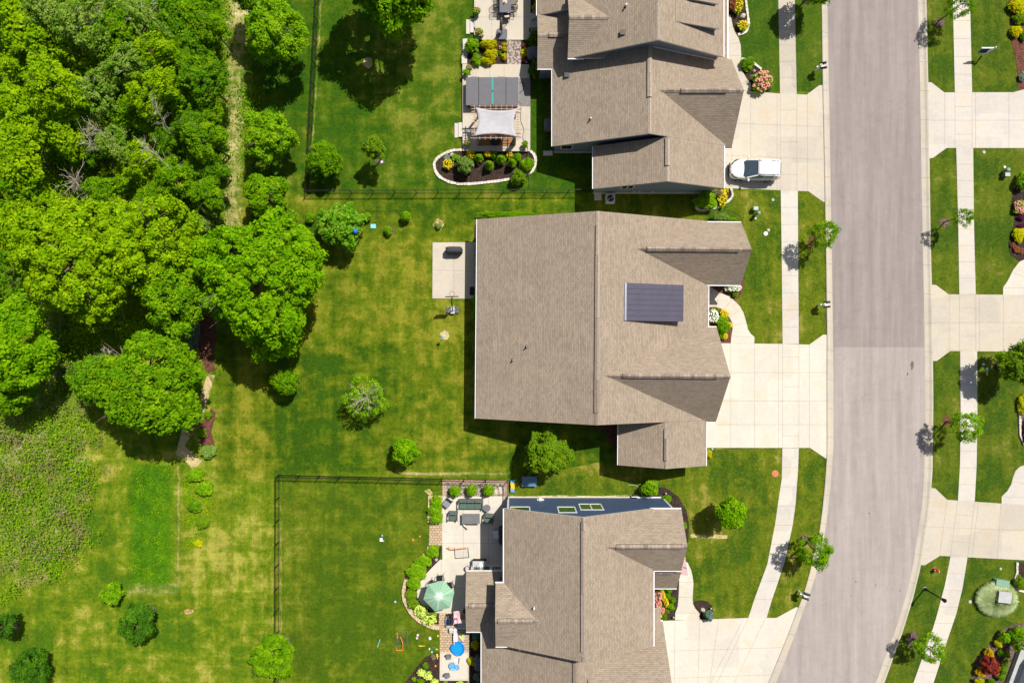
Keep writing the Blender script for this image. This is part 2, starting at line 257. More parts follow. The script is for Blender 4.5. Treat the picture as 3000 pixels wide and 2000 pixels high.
# ---------------------------------------------------------------- mesh building
ORG = {}
def link(o): COL.objects.link(o); return o
def tag(o, label=None, cat=None, group=None, kind=None):
    if label: o['label'] = label
    if cat: o['category'] = cat
    if group: o['group'] = group
    if kind: o['kind'] = kind
    return o
def thing(name, label, cat, loc=(0,0,0), group=None, rz=0):
    o = link(bpy.data.objects.new(name, None)); o.location = loc; o.empty_display_size = .3; o.rotation_euler = (0, 0, rz)
    ORG[o.name] = Vector(loc); return tag(o, label, cat, group)
class MB:
    def __init__(s): s.v = []; s.f = []; s.m = []
    def add(s, vs, fs, mi=0):
        n = len(s.v); s.v += [Vector(a) for a in vs]; s.f += [tuple(i+n for i in f) for f in fs]; s.m += [mi]*len(fs); return s
    def poly(s, pts, mi=0): return s.add(pts, [tuple(range(len(pts)))], mi)
    def prism(s, pts, z0, z1, mi=0, mside=None):
        a = sum(pts[i][0]*pts[(i+1) % len(pts)][1]-pts[(i+1) % len(pts)][0]*pts[i][1] for i in range(len(pts)))
        if a < 0: pts = pts[::-1]
        n = len(pts); vs = [(p[0], p[1], z0) for p in pts]+[(p[0], p[1], z1) for p in pts]
        s.add(vs, [tuple(range(n, 2*n))], mi)
        s.add(vs, [tuple(range(n-1, -1, -1))]+[(i, (i+1) % n, n+(i+1) % n, n+i) for i in range(n)], mi if mside is None else mside); return s
    def box(s, x, y, z0, sx, sy, sz, rz=0, mi=0):
        c, d = math.cos(rz), math.sin(rz)
        pts = [(x+a*sx/2*c-b*sy/2*d, y+a*sx/2*d+b*sy/2*c) for a, b in ((-1,-1),(1,-1),(1,1),(-1,1))]
        return s.prism(pts, z0, z0+sz, mi)
    def beam(s, p0, p1, w, h, mi=0, up=(0,0,1)):
        p0, p1 = Vector(p0), Vector(p1); d = (p1-p0).normalized(); u = Vector(up)
        if abs(d.dot(u)) > .95: u = Vector((0,1,0))
        r = d.cross(u).normalized(); u = r.cross(d)
        vs = [p+r*a*w/2+u*b*h/2 for p in (p0, p1) for a, b in ((-1,-1),(1,-1),(1,1),(-1,1))]
        return s.add(vs, [(3,2,1,0),(4,5,6,7),(0,1,5,4),(1,2,6,5),(2,3,7,6),(3,0,4,7)], mi)
    def tube(s, pts, r, n=6, mi=0, r2=None):
        pts = [Vector(p) for p in pts]; k = len(pts); vs = []; fs = []
        for i, p in enumerate(pts):
            d = (pts[min(i+1, k-1)]-pts[max(i-1, 0)]).normalized(); a = Vector((0,0,1)) if abs(d.z) < .9 else Vector((1,0,0))
            x = d.cross(a).normalized(); y = x.cross(d); rr = r if r2 is None else r+(r2-r)*i/max(1, k-1)
            vs += [p+(x*math.cos(2*PI*j/n)+y*math.sin(2*PI*j/n))*rr for j in range(n)]
        for i in range(k-1):
            for j in range(n): fs.append((i*n+(j+1) % n, i*n+j, (i+1)*n+j, (i+1)*n+(j+1) % n))
        fs += [tuple(range(n)), tuple(range(k*n-1, (k-1)*n-1, -1))]
        return s.add(vs, fs, mi)
    def lathe(s, c, prof, n=16, mi=0, sx=1, sy=1):
        vs = [(c[0]+r*sx*math.cos(2*PI*j/n), c[1]+r*sy*math.sin(2*PI*j/n), c[2]+z) for r, z in prof for j in range(n)]
        fs = [(i*n+j, i*n+(j+1) % n, (i+1)*n+(j+1) % n, (i+1)*n+j) for i in range(len(prof)-1) for j in range(n)]
        fs += [tuple(range(n-1, -1, -1)), tuple(range((len(prof)-1)*n, len(prof)*n))]
        return s.add(vs, fs, mi)
    def ball(s, c, r, mi=0, n=10, k=6, jit=0):
        r = (r, r, r) if not hasattr(r, '__len__') else r
        rg = random.Random(int(abs(c[0]*977+c[1]*131)*10)); vs = []
        for i in range(k+1):
            t = PI*i/k; 
            for j in range(n):
                q = 1+rg.uniform(-jit, jit) if jit else 1
                vs.append((c[0]+r[0]*q*max(math.sin(t), .02)*math.cos(2*PI*j/n), c[1]+r[1]*q*max(math.sin(t), .02)*math.sin(2*PI*j/n), c[2]+r[2]*q*math.cos(t)))
        fs = [((i+1)*n+j, (i+1)*n+(j+1) % n, i*n+(j+1) % n, i*n+j) for i in range(k) for j in range(n)]
        fs += [tuple(range(n)), tuple(range((k+1)*n-1, k*n-1, -1))]
        return s.add(vs, fs, mi)
    def build(s, name, mats, parent=None, smooth=False, uv=False, bevel=0, sub=0):
        if not isinstance(mats, (list, tuple)): mats = [mats]
        mats = [MT[m] if isinstance(m, str) else m for m in mats]
        off = ORG[parent.name] if parent else (s.org if hasattr(s, 'org') else Vector((0,0,0)))
        me = bpy.data.meshes.new(name); me.from_pydata([tuple(v-off) for v in s.v], [], s.f)
        for m in mats: me.materials.append(m)
        me.polygons.foreach_set('material_index', s.m)
        if smooth: me.polygons.foreach_set('use_smooth', [True]*len(s.f))
        if uv:
            ul = me.uv_layers.new(name='UVMap')
            for p in me.polygons:
                n = p.normal; u = Vector((0,0,1)).cross(n)
                u = u.normalized() if u.length > 1e-4 else Vector((1,0,0)); w = n.cross(u)
                for li in p.loop_indices:
                    co = me.vertices[me.loops[li].vertex_index].co+off; ul.data[li].uv = (co.dot(u), co.dot(w))
        me.update(); o = link(bpy.data.objects.new(name, me)); ORG[o.name] = off.copy() if parent else Vector(off)
        if parent: o.parent = parent
        else: o.location = off
        if bevel:
            b = o.modifiers.new('bevel', 'BEVEL'); b.width = bevel; b.segments = 2; b.limit_method = 'ANGLE'
        if sub:
            b = o.modifiers.new('sub', 'SUBSURF'); b.levels = sub; b.render_levels = sub
        return o
def single(name, mb, mats, label, cat, group=None, **kw):
    xs = [v for v in mb.v]; c = sum(xs, Vector())/len(xs); mb.org = Vector((c.x, c.y, min(v.z for v in xs)))
    return tag(mb.build(name, mats, None, **kw), label, cat, group)
def sheet(name, pts, z, mat, thick=0):
    mb = MB(); pp = [(p[0], p[1]) for p in pts]
    mb.prism(pp, z-thick if thick else z-.003, z)
    return tag(mb.build(name, mat), kind='structure')

def leaf_mesh(name, pts, nrm, size, mat, rng, asp=.7):
    n = len(pts); nrm = nrm/np.linalg.norm(nrm, axis=1, keepdims=True)
    t = np.cross(nrm, rng.normal(size=(n, 3))); t /= np.linalg.norm(t, axis=1, keepdims=True)+1e-9; b = np.cross(nrm, t)
    sz = np.asarray(size).reshape(-1, 1)*np.ones((n, 1))*.5
    V = np.empty((n, 4, 3)); V[:, 0] = pts-t*sz; V[:, 1] = pts-b*sz*asp; V[:, 2] = pts+t*sz; V[:, 3] = pts+b*sz*asp
    me = bpy.data.meshes.new(name); me.vertices.add(n*4); me.vertices.foreach_set('co', V.reshape(-1))
    me.loops.add(n*4); me.loops.foreach_set('vertex_index', np.arange(n*4, dtype=np.int32))
    me.polygons.add(n); me.polygons.foreach_set('loop_start', np.arange(0, n*4, 4, dtype=np.int32)); me.polygons.foreach_set('loop_total', np.full(n, 4, dtype=np.int32))
    me.materials.append(mat); me.update(calc_edges=True); return me
def unit(rng, n, zmin=-1):
    z = rng.uniform(zmin, 1, n); a = rng.uniform(0, 2*PI, n); r = np.sqrt(1-z*z); return np.stack([r*np.cos(a), r*np.sin(a), z], 1)
def crown(rx, ry, rz, lr, ls, rng, cover=2.2, zmin=-.55, zc=0, gap=0, up=.35, shape='round'):
    area = 2*PI*rx*ry*1.5; nl = max(6, int(area/(PI*lr*lr)*1.5)); d = unit(rng, nl, zmin); rad = rng.uniform(.62, 1.0, nl)**.6
    if shape == 'cone': 
        h = (d[:, 2]+1)/2; sc_ = (1.08-h)[:, None]; ctr = np.stack([d[:, 0]*rx, d[:, 1]*ry, (h*2-1)*rz], 1); ctr[:, :2] *= sc_*1.1
    else: ctr = d*np.array([rx-lr*.6, ry-lr*.6, rz-lr*.5])*rad[:, None]
    if gap: k = rng.uniform(size=nl) > gap; ctr = ctr[k]; nl = len(ctr)
    lrs = lr*rng.uniform(.6, 1.35, nl); npl = max(5, int(cover*2*PI*lr*lr*1.0/(ls*ls*.35)))
    npts = nl*npl; u = unit(rng, npts, -.45); idx = np.repeat(np.arange(nl), npl)
    r = lrs[idx]*rng.uniform(.5, 1.18, npts); p = ctr[idx]+u*r[:, None]*np.array([1, 1, .75]); p[:, 2] += zc
    if shape == 'round':
        th = np.arctan2(p[:, 1], p[:, 0]); ph = rng.uniform(0, 6.28, 3); wv = 1+.10*np.sin(3*th+ph[0])+.07*np.sin(5*th+ph[1])+.05*np.sin(8*th+ph[2]); p[:, 0] *= wv; p[:, 1] *= wv
    nr = u*.8+rng.normal(size=(npts, 3))*.38+np.array([0, 0, up]); return p, nr, ls*rng.uniform(.65, 1.3, npts)
# ---------------------------------------------------------------- the ground
MT['tar'] = plain('old_tar', (.13,.11,.10), .8, 0, .3, 6)
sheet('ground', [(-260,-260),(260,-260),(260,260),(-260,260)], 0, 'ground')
def xy(pts, dz=0): return [Q(a, b) for a, b in pts]
curbL = [(2398,-200),(2402,-60),(2405.6,0),(2409.4,250),(2412.7,400),(2416,593),(2419,760),(2422,977),(2421.5,1100),(2422,1300),(2421,1344),(2414.6,1430),(2407.6,1496),(2400.6,1549),(2374,1664.7),(2356.8,1728),(2337.5,1780),(2311,1850),(2256,1985),(2190,2130),(2130,2260)]
roadL = [(2416,-200),(2420,-60),(2423.5,0),(2428,250),(2431,400),(2434,593),(2437,760),(2440,977),(2441,1100),(2441.5,1300),(2439,1344),(2432,1430),(2425,1496),(2419,1549),(2393,1672),(2375,1730),(2356,1780),(2332,1850),(2277,1990),(2212,2138),(2152,2268)]
roadR = [(2684,-200),(2687,-60),(2689,0),(2695,240),(2698.5,480),(2703,700),(2706.6,900),(2708.5,1010),(2710.7,1179),(2708,1378),(2701.4,1474),(2697.7,1500),(2675,1653),(2653,1747),(2626,1836),(2592.5,1926),(2565,2000),(2500,2160),(2450,2280)]
curbR = [(2708,-200),(2711,-60),(2712.8,0),(2718,240),(2722,480),(2725,700),(2729,850),(2731,980),(2733,1179),(2730.6,1378),(2723.6,1474),(2720,1500),(2696.7,1656),(2673.8,1750),(2645,1844),(2613,1932),(2589,2000),(2523,2165),(2472,2286)]
swL = [(2274,-200),(2280,0),(2285,275),(2287,558),(2290,760),(2292.5,1007),(2292,1312),(2290,1402),(2283,1447),(2271,1531),(2248,1650.7),(2213,1745),(2192,1808.5)]
swR = [(2322,-200),(2328,0),(2333.7,277),(2337,558),(2338,760),(2340,1007),(2340,1312),(2337.5,1377),(2330.5,1475),(2321.7,1538),(2300.7,1636.6),(2278,1706.8),(2260,1759),(2245.6,1808.5)]
rwL = [(2785,-200),(2791,0),(2797,271),(2801,434),(2807,665),(2810,862),(2812.6,1028),(2814,1212),(2812,1361.5),(2806,1466),(2784.4,1629),(2768,1710.5),(2742,1809),(2733,1838),(2675,2000),(2600,2200)]
rwR = [(2835,-200),(2841,0),(2847.5,271),(2850.5,434),(2853,665),(2858,862),(2862,1028),(2863,1212),(2860.7,1361.5),(2855,1468),(2834,1631),(2819,1723),(2801,1797),(2777,1867),(2734,2000),(2658,2200)]
def band(a, b): return xy(a)+xy(b)[::-1]
# lawns of the separate lots, thin sheets over the meadow
sheet('lawn', xy([(2050,262),(2440,270),(2440,-200),(2050,-200)]), .012, 'lawn_top')
sheet('lawn', xy([(1740,560),(2440,560),(2440,1010),(1740,1010)]), .012, 'lawn_front')
sheet('lawn', xy([(1500,1408),(1860,1330),(2445,1300),(2440,1450),(2340,1850),(1880,1850),(1880,1456),(1490,1456)]), .012, 'lawn_front')
sheet('lawn', xy([(3700,-200),(3700,2286)])+xy(curbR)[::-1], .008, 'lawn_right')
sheet('dry_strip', zp('L2', [(1190,1070),(1235,1075),(1160,1330),(1060,1480),(1150,1560),(1165,1560),(1110,1620),(1060,1560),(1010,1530),(1060,1330),(1140,1230)]), .012, 'straw')
sheet('dry_strip', zp('L2', [(180,1040),(240,900),(290,700),(330,690),(350,760),(345,980),(300,1180),(230,1260),(180,1200)]), .012, 'straw')
sheet('dry_strip', zp('G', [(350,225),(350,236),(1220,236),(1200,216),(1000,226),(700,220),(450,228)]), .016, 'straw')
for a, b, c, d in ((210,752,515,790),(0,0,0,0)):
    if c: sheet('dry_strip', zp('F3', [(a,b),(a+150,b+5),(c,b+8),(c,d),(a+120,d-6),(a,d-10)]), .016, 'straw')
for pts in ([(470,340),(520,320),(545,305),(600,380),(560,410),(500,370)],):
    sheet('dry_strip', zp('E', pts), .016, 'straw')
# the street
mid = [(a[0]*.5+b[0]*.5, a[1]) for a, b in zip(roadL, roadR)]
def cut(l, y0, y1):
    out = []
    for (x0, a), (x1, b) in zip(l, l[1:]):
        for y in ([a] if y0 <= a <= y1 else []): out.append((x0, a))
        for y in (y0, y1):
            if a < y < b: out.append((x0+(x1-x0)*(y-a)/(b-a), y))
    if y0 <= l[-1][1] <= y1: out.append(l[-1])
    return sorted(set(out), key=lambda p: p[1])
r1 = tag(MB().prism([(v.x, v.y) for v in band(cut(roadL,-200,1017), cut(roadR,-200,1017))], .012, .018).build('road', 'asph'), kind='structure')
r2 = tag(MB().prism([(v.x, v.y) for v in band(cut(roadL,1017,2300), cut(roadR,1017,2300))], .012, .018).build('road', 'asph2'), kind='structure')
def resamp(l, step):
    out = [Vector(l[0])]; 
    for a, b in zip(l, l[1:]):
        a, b = Vector(a), Vector(b); n = max(1, int((b-a).length/step))
        out += [a+(b-a)*i/n for i in range(1, n+1)]
    return out
def curb(inner, outer):
    a = resamp(inner, 25); mb = MB(); jn = MB()
    # match outer points by nearest y fraction
    oy = [p[1] for p in outer]; ox = [p[0] for p in outer]
    ix = [p[0] for p in inner]; iy = [p[1] for p in inner]
    t = np.linspace(0, 1, 120); acc = lambda xs, ys: np.concatenate([[0], np.cumsum(np.hypot(np.diff(xs), np.diff(ys)))])
    la, lb = acc(ix, iy), acc(ox, oy); la /= la[-1]; lb /= lb[-1]
    A = np.stack([np.interp(t, la, ix), np.interp(t, la, iy)], 1); B = np.stack([np.interp(t, lb, ox), np.interp(t, lb, oy)], 1)
    prof = [(0, .0), (0, .022), (.5, .026), (.62, .05), (.78, .10), (.94, .10), (1, .08), (1, 0)]
    vs = []
    for p, q in zip(A, B):
        for f, z in prof: m = p+(q-p)*f; w = Q(m[0], m[1]); vs.append((w.x, w.y, z))
    k = len(prof); fs = [(i*k+j, i*k+j+1, (i+1)*k+j+1, (i+1)*k+j) for i in range(len(t)-1) for j in range(k-1)]
    if ix[0] < ox[0]: fs = [f[::-1] for f in fs]
    mb.add(vs, fs); o = tag(mb.build('curb', 'pan'), kind='structure')
    for i in range(2, 118, 4):
        p, q = Q(*A[i]), Q(*B[i]); d = (q-p).normalized(); w = Vector((-d.y, d.x, 0))*.014
        pts = [p+(q-p)*f+Vector((0, 0, z+.004)) for f, z in prof[1:7]]
        for u, v in zip(pts, pts[1:]): jn.add([u-w, v-w, v+w, u+w], [(0, 1, 2, 3)])
    jn.build('joint', 'joint', o)
curb(roadL, curbL); curb(roadR, curbR)
JW = .011
def slab(name, pts, mat, z=.03, joints=(), jw=JW):
    o = MB(); o.prism([(p[0], p[1]) for p in pts], 0, z); o = tag(o.build(name, mat), kind='structure')
    if joints:
        j = MB()
        for a, b in joints:
            a, b = Vector((a[0], a[1], z+.003)), Vector((b[0], b[1], z+.003)); d = (b-a).normalized(); w = Vector((-d.y, d.x, 0))*jw
            j.add([a-w, b-w, b+w, a+w], [(0, 1, 2, 3)])
        j.build('joint', 'joint', o)
    return o
def walk(name, L, R, mat, n, z=.03):
    acc = lambda l: np.concatenate([[0], np.cumsum([math.dist(a, b) for a, b in zip(l, l[1:])])])
    la, lb = acc(L), acc(R); js = []
    for i in range(1, n):
        t = i/n; a = [np.interp(t*la[-1], la, [p[k] for p in L]) for k in (0, 1)]; b = [np.interp(t*lb[-1], lb, [p[k] for p in R]) for k in (0, 1)]
        js.append((Q(*a), Q(*b)))
    return slab(name, band(L, R), mat, z, js)
walk('sidewalk', [p for p in swL if p[1] <= 276], [p for p in swR if p[1] <= 278], 'pan', 10)
walk('sidewalk', [p for p in swL if 558 <= p[1] <= 1007], [p for p in swR if 558 <= p[1] <= 1007], 'conc2', 9)
walk('sidewalk', [p for p in swL if p[1] >= 1312], [p for p in swR if p[1] >= 1312], 'conc2', 9)
for y0, y1, n in ((-200,272,9),(434,862,9),(1028,1468,9),(1629,2200,12)):
    walk('sidewalk', [p for p in rwL if y0 <= p[1] <= y1+2], [p for p in rwR if y0 <= p[1] <= y1+2], 'conc2', n)
def V_(x, y0, y1): return (Q(x, y0), Q(x, y1))
def H_(y, x0, x1, dy=0): return (Q(x0, y), Q(x1, y+dy))
# driveways on the left side of the street
slab('driveway', xy([(2060,262),(2180,266.6),(2284,275),(2363.5,278),(2400,250.5),(2409.5,250.5),(2412.7,400),(2416,592),(2410,591),(2368,560.7),(2121,551.5),(2060,550)]), 'conc',
     .035, [V_(2144,300,553),V_(2199,268,555),V_(2276,274,558),V_(2285.5,275,558),V_(2334,277,559),V_(2365,278,560),H_(361,2130,2410,11),H_(454,2100,2412,14),H_(323,2286,2334),H_(512,2286,2336),H_(416,2286,2336)])
slab('driveway', xy([(2060,1004),(2115,1005),(2292,1007),(2371,1009),(2411,980),(2422,980.5),(2421.5,1100),(2421.5,1344),(2372.6,1311),(2060,1311)]), 'conc3',
     .035, [V_(2140.6,1005,1311),V_(2210.6,1006,1311),V_(2281,1007,1311),V_(2292,1007,1311),V_(2340,1008,1311),V_(2370.5,1009,1311),H_(1091,2120,2421),H_(1174,2100,2421),H_(1243,2100,2421),H_(1046,2292,2340),H_(1132,2292,2340),H_(1276,2292,2340)])
slab('driveway', xy([(1900,1818),(1950,1817),(2192,1808.5),(2274,1808.5),(2332,1777),(2338.5,1778),(2311,1850),(2256,1985),(2190,2130),(1900,2180)]), 'conc3',
     .035, [(Q(1977,1817),Q(1974,2130)),(Q(2050,1815),Q(2040,2130)),(Q(2105,1812),Q(2060,2130)),(Q(2178,1809),Q(2080,2000)),(Q(2192,1808),Q(2100,2000)),(Q(2243,1808),Q(2150,2000)),H_(1905,1965,2290,-10),(Q(1960,1985),Q(2260,1975))])
# driveways on the right side
slab('driveway', xy([(2717,242),(2728,242),(2766,271.6),(2968,271),(3000,262.5),(3300,255),(3300,434),(2772.5,434),(2732.7,463),(2722,464)]), 'conc2', .035,
     [V_(2767,272,434),V_(2797,272,434),V_(2847,272,434),V_(2857.5,272,434),V_(2955,272,434),H_(353,2719,3300),H_(313,2797,2847),H_(394,2799,2849),V_(3060,272,434)])
slab('driveway', xy([(2729,834),(2742,835),(2778.6,862),(3300,866),(3300,1032),(2783,1028),(2744,1057),(2733,1057)]), 'conc', .035,
     [V_(2780,862,1028),V_(2810,862,1028),V_(2858,862,1028),V_(2869,862,1028),V_(2939,864,1030),H_(945,2732,3300),H_(903,2810,2858),H_(985,2811,2860)])
slab('driveway', xy([(2727,1428),(2739.6,1430),(2774.4,1463),(2933.7,1474),(3300,1490),(3300,1655),(2835,1631),(2753.5,1626.6),(2709,1654),(2697.7,1654)]), 'conc', .035,
     [(Q(2774,1463),Q(2752,1627)),(Q(2805,1465),Q(2784,1629)),(Q(2855,1468),Q(2834,1631)),(Q(2866,1470),Q(2846,1632)),(Q(2931,1474),Q(2921,1637)),H_(1542,2715,3300,22),(Q(2796,1506),Q(2850,1510)),(Q(2793,1585),Q(2840,1589))])
# garden paths
slab('path', zp('F2', [(100,345),(130,350),(210,415),(270,450),(400,500),(480,570),(540,630),(590,720),(630,860),(650,945),(690,1005),(738,1048),(735,1133),(418,1130),(425,1040),(443,940),(440,860),(400,780),(350,720),(290,665),(215,640),(135,640),(100,640)]), 'conc3', .034,
     [(KP('F2',a,b),KP('F2',c,d)) for a,b,c,d in ((275,455,220,630),(438,545,318,672),(570,683,400,755),(625,858,443,884),(690,1043,425,1036))])
slab('path', [KP('D',*p) for p in [(500,172),(550,175),(575,310),(605,380),(640,440),(665,520),(672,640),(665,740),(690,830),(730,900),(780,960),(780,1048),(700,1042),(560,760),(500,690)]], 'conc', .034,
     [(KP('D',a,b),KP('D',c,d)) for a,b,c,d in ((500,350,575,312),(512,516,660,490),(500,638,672,645),(590,798,670,800),(680,962,780,962))])
slab('path', [KP('P5',*p) for p in [(930,-60),(1110,60),(1190,230),(1230,400),(1250,560),(1228,900),(1235,1040),(1290,1160),(1400,1280),(1395,1440),(803,1440),(810,1270),(870,1110),(890,900),(905,500),(860,300),(860,-60)]], 'conc3', .034,
     [(KP('P5',a,b),KP('P5',c,d)) for a,b,c,d in ((905,530,1240,533),(895,888,1228,905),(815,1272,1395,1272))])
slab('path', xy([(2933.7,1474),(2933.7,1454),(2950,1438),(2962,1418),(2968,1395),(2975,1378),(2988,1366),(3040,1350),(3040,1480)]), 'conc2', .034, [H_(1454,2934,3040,2),(Q(2966,1409),Q(3010,1420))])
slab('path', xy([(2938,864),(2938,842.5),(2952,822),(2968,790),(2987,766),(3050,740),(3050,866)]), 'conc3', .034, [H_(843,2938,3010),(Q(2968,800),Q(3010,816))])
# patios
slab('patio', xy([(1267.6,710.5),(1392,709.5),(1392,875),(1267,874)]), 'conc', .04, [V_(1330,710,874),H_(791,1268,1392,2)], .012)
sheet('stoop', xy([(1393,832),(1410,832),(1410,875),(1393,875)]), .12, 'conc', .12)
slab('patio', zp('E', [(738,418),(1690,418),(1720,420),(1720,1600),(740,1600),(740,1415),(738,1000)]), 'conc3', .036, [(KP('E',a,b),KP('E',c,d)) for a,b,c,d in ((1050,418,1050,1600),(1420,418,1420,1600),(738,790,1700,780),(738,1114,1700,1114),(725,1435,1700,1435))])
cpts = zp('F', [(640,-100),(530,10),(420,130),(360,220),(328,300),(335,400),(370,480),(440,540),(520,590),(600,618),(660,622),(1000,624),(1000,-100)])
slab('patio', cpts, 'conc3', .040, [(KP('F',658,-90),KP('F',655,620)),(KP('F',330,286),KP('F',1000,286))])
slab('patio', xy([(1389.5,-120),(1554.3,-120),(1554.3,121.3),(1389.5,121.3)]), 'conc', .30, [V_(1441,-120,121),H_(55,1389.5,1554),H_(-40,1389.5,1554)])
slab('patio', zp('B', [(372,1290),(1680,1296)])+zp('C', [(1322,455),(1320,1028),(462,1020),(460,90)]), 'conc', .30, [(KP('B',910,1290,.3),KP('B',910,1520,.3)),(KP('B',1190,1290,.3),KP('B',1190,1520,.3)),(KP('C',462,745),KP('C',1320,752)),(KP('C',890,745),KP('C',885,1022))])
slab('deck', zp('C', [(1180,104),(1322,104),(1322,456),(1180,456)]), 'grey', .33, [(KP('C',1180,y),KP('C',1322,y)) for y in range(126, 456, 24)], .010)
slab('patio', zp('P2', [(62,912),(668,916),(656,1510),(58,1508)]), 'conc3', .034, [(KP('P2',90,915),KP('P2',85,1508)),(KP('P2',640,915),KP('P2',632,1508)),(KP('P2',60,1480),KP('P2',656,1480)),(KP('P2',62,935),KP('P2',668,938))], .008)
sheet('paver_terrace', zp('P2', [(60,106),(600,108),(700,520),(700,912),(690,1568),(655,1568),(668,914),(62,912),(60,380),(-10,370),(40,330),(45,106)]), .03, 'pavtan', .03)
sheet('paver_walk', zp('E', [(553,408),(738,408),(738,1150),(540,1150),(548,800)]), .05, 'pavtan', .05)
sheet('brick_border', zp('E', [(740,165),(1712,180),(1712,440),(1670,440),(1670,235),(770,215),(770,415),(740,415)]), .05, 'brick', .05)
sheet('pebble_bed', zp('E', [(770,212),(1670,232),(1670,418),(770,415)]), .03, 'pebble')
for a, b in (((1505,315),(1560,385)),((1570,280),(1625,380)),((1640,280),(1672,370))):
    sheet('stepping_stone', zp('E', [a,(b[0]-8,a[1]-4),b,(a[0]+18,b[1]+4)]), .06, 'conc', .04)
sheet('cobble_path', zp('B', [(1245,825),(1520,825),(1525,1300),(1248,1298)]), .26, 'pavgrey', .26)
# mulch beds
def bed(pts, mat='mulch', z=.03, thick=0): return sheet('mulch_bed', pts, z, mat, thick)
bed(zp('B', [(465,800),(1245,820),(1248,1300),(465,1290)]), 'mulch', .2, .2); bed(zp('B', [(1520,822),(1900,822),(1900,1300),(1525,1300)]), 'mulch', .2, .2)
bed(zp('B', [(1715,0),(1850,0),(1850,360),(1715,350)]), 'mulch')
BED1 = [(460,1000),(340,1005),(230,1045),(130,1110),(95,1170),(105,1250),(140,1320),(200,1370),(300,1415),(430,1438),(560,1435),(720,1420),(900,1400),(1050,1375),(1200,1330),(1340,1290),(1385,1200),(1390,1110),(1370,1050),(1320,1015)]
bed(zp('C', BED1))
BEDD1 = [(500,-60),(712,-60),(735,120),(757,290),(725,380),(630,405),(600,370),(560,240),(550,170),(500,165)]
bed(zp('D', BEDD1)); BEDD2 = [(668,680),(770,700),(900,800),(960,880),(1015,980),(1000,1058),(785,1050),(780,960),(700,850),(668,770)]
bed(zp('D', BEDD2))
BEDF1 = [(420,650),(700,660),(725,740),(700,800),(560,900),(350,945),(270,935),(250,890),(290,780)]
bed(zp('F1', BEDF1))
bed(zp('F2', [(130,325),(580,190),(605,300),(590,400),(520,520),(480,565),(400,500),(270,450),(130,345)]), 'mulch_red')
bed(zp('F2', [(100,645),(215,642),(290,667),(350,722),(400,782),(440,862),(443,940),(425,1040),(418,1130),(290,1128),(200,900),(100,900)]), 'mulch_red')
bed(zp('P5', [(270,690),(870,560),(905,500),(890,900),(870,1110),(810,1270),(803,1440),(270,1440)])); bed(zp('P5', [(1235,1040),(1300,985),(1440,960),(1600,1000),(1700,1090),(1725,1250),(1700,1425),(1398,1440),(1400,1280),(1290,1160)]))
bed(zp('G', [(1290,190),(1400,160),(1480,170),(1560,230),(1620,330),(1638,440),(1632,560),(1500,560),(1400,240)]))
bed(zp('F', [(160,1568),(250,1460),(330,1340),(450,1210),(560,1160),(640,1148),(640,1530),(1000,1535),(1000,1700),(160,1700)])); bed(zp('F', [(1045,885),(1290,885),(1290,1750),(1045,1750)]))
XBEDP = [(540,1150),(420,1340),(300,1450),(230,1568),(170,1690),(150,1850),(180,1990),(280,2140),(380,2230),(500,2290),(640,2310),(738,2310)]
bed(zp('E', [(728,1150),(545,1150),(530,1230),(370,1365),(250,1500),(180,1600)])+zp('F', [(170,170),(155,330),(185,480),(250,590),(330,680),(440,740),(540,790),(628,800),(628,625),(520,592),(440,542),(370,482),(335,402),(328,300),(360,222),(420,132),(530,12),(640,-95)]))
bed(zp('P3', [(-120,1700),(20,1500),(100,1350),(110,1120),(150,1020),(300,880),(460,720),(560,540),(650,460),(760,410),(980,320),(1140,325),(1900,300),(1900,1900),(-120,1900)]), 'mulch_pale')
bed(zp('R1', [(1143,860),(1085,860),(1075,790),(1080,700),(1060,560),(1020,400),(1015,250),(1005,0),(1000,-60),(1600,-60),(1600,900)]), 'mulch_red')
bed(zp('R2', [(1100,350),(1040,440),(1020,560),(1050,730),(1030,850),(990,960),(1010,1060),(1100,1135),(1500,1000),(1500,350)]), 'mulch')
bed(zp('R3', [(1060,520),(1012,600),(1015,880),(1050,960),(1300,1000),(1300,500)]), 'mulch_pale'); bed(xy([(2977,1645),(2979,1700),(2990,1728),(3060,1735),(3060,1650)]))
bed(zp('L2', [(1130,740),(1215,730),(1250,840),(1225,960),(1235,1045),(1190,1065),(1150,960),(1125,860)]), 'mulch_red'); bed(zp('L2', [(1215,1262),(1240,1290),(1215,1400),(1235,1480),(1160,1480),(1130,1400),(1180,1320)]), 'mulch_red')
bed(zp('M', [(600,1240),(845,1240),(845,1420),(800,1340),(760,1280),(700,1262)]), 'mulch_red'); bed(zp('Y1', [(2120,390),(2170,390),(2170,1070),(2128,1070),(2128,590),(2110,560)]), 'mulch')
def disc(zn, x, y, r, mat, ry=None): 
    c = KP(zn, x, y); r_ = r/ZO[zn][2]*S; rg = random.Random(int(x*7+y))
    bed([(c.x+r_*rg.uniform(.85,1.12)*math.cos(t*PI/9), c.y+(r_ if ry is None else ry/ZO[zn][2]*S)*rg.uniform(.85,1.12)*math.sin(t*PI/9)) for t in range(18)], mat)
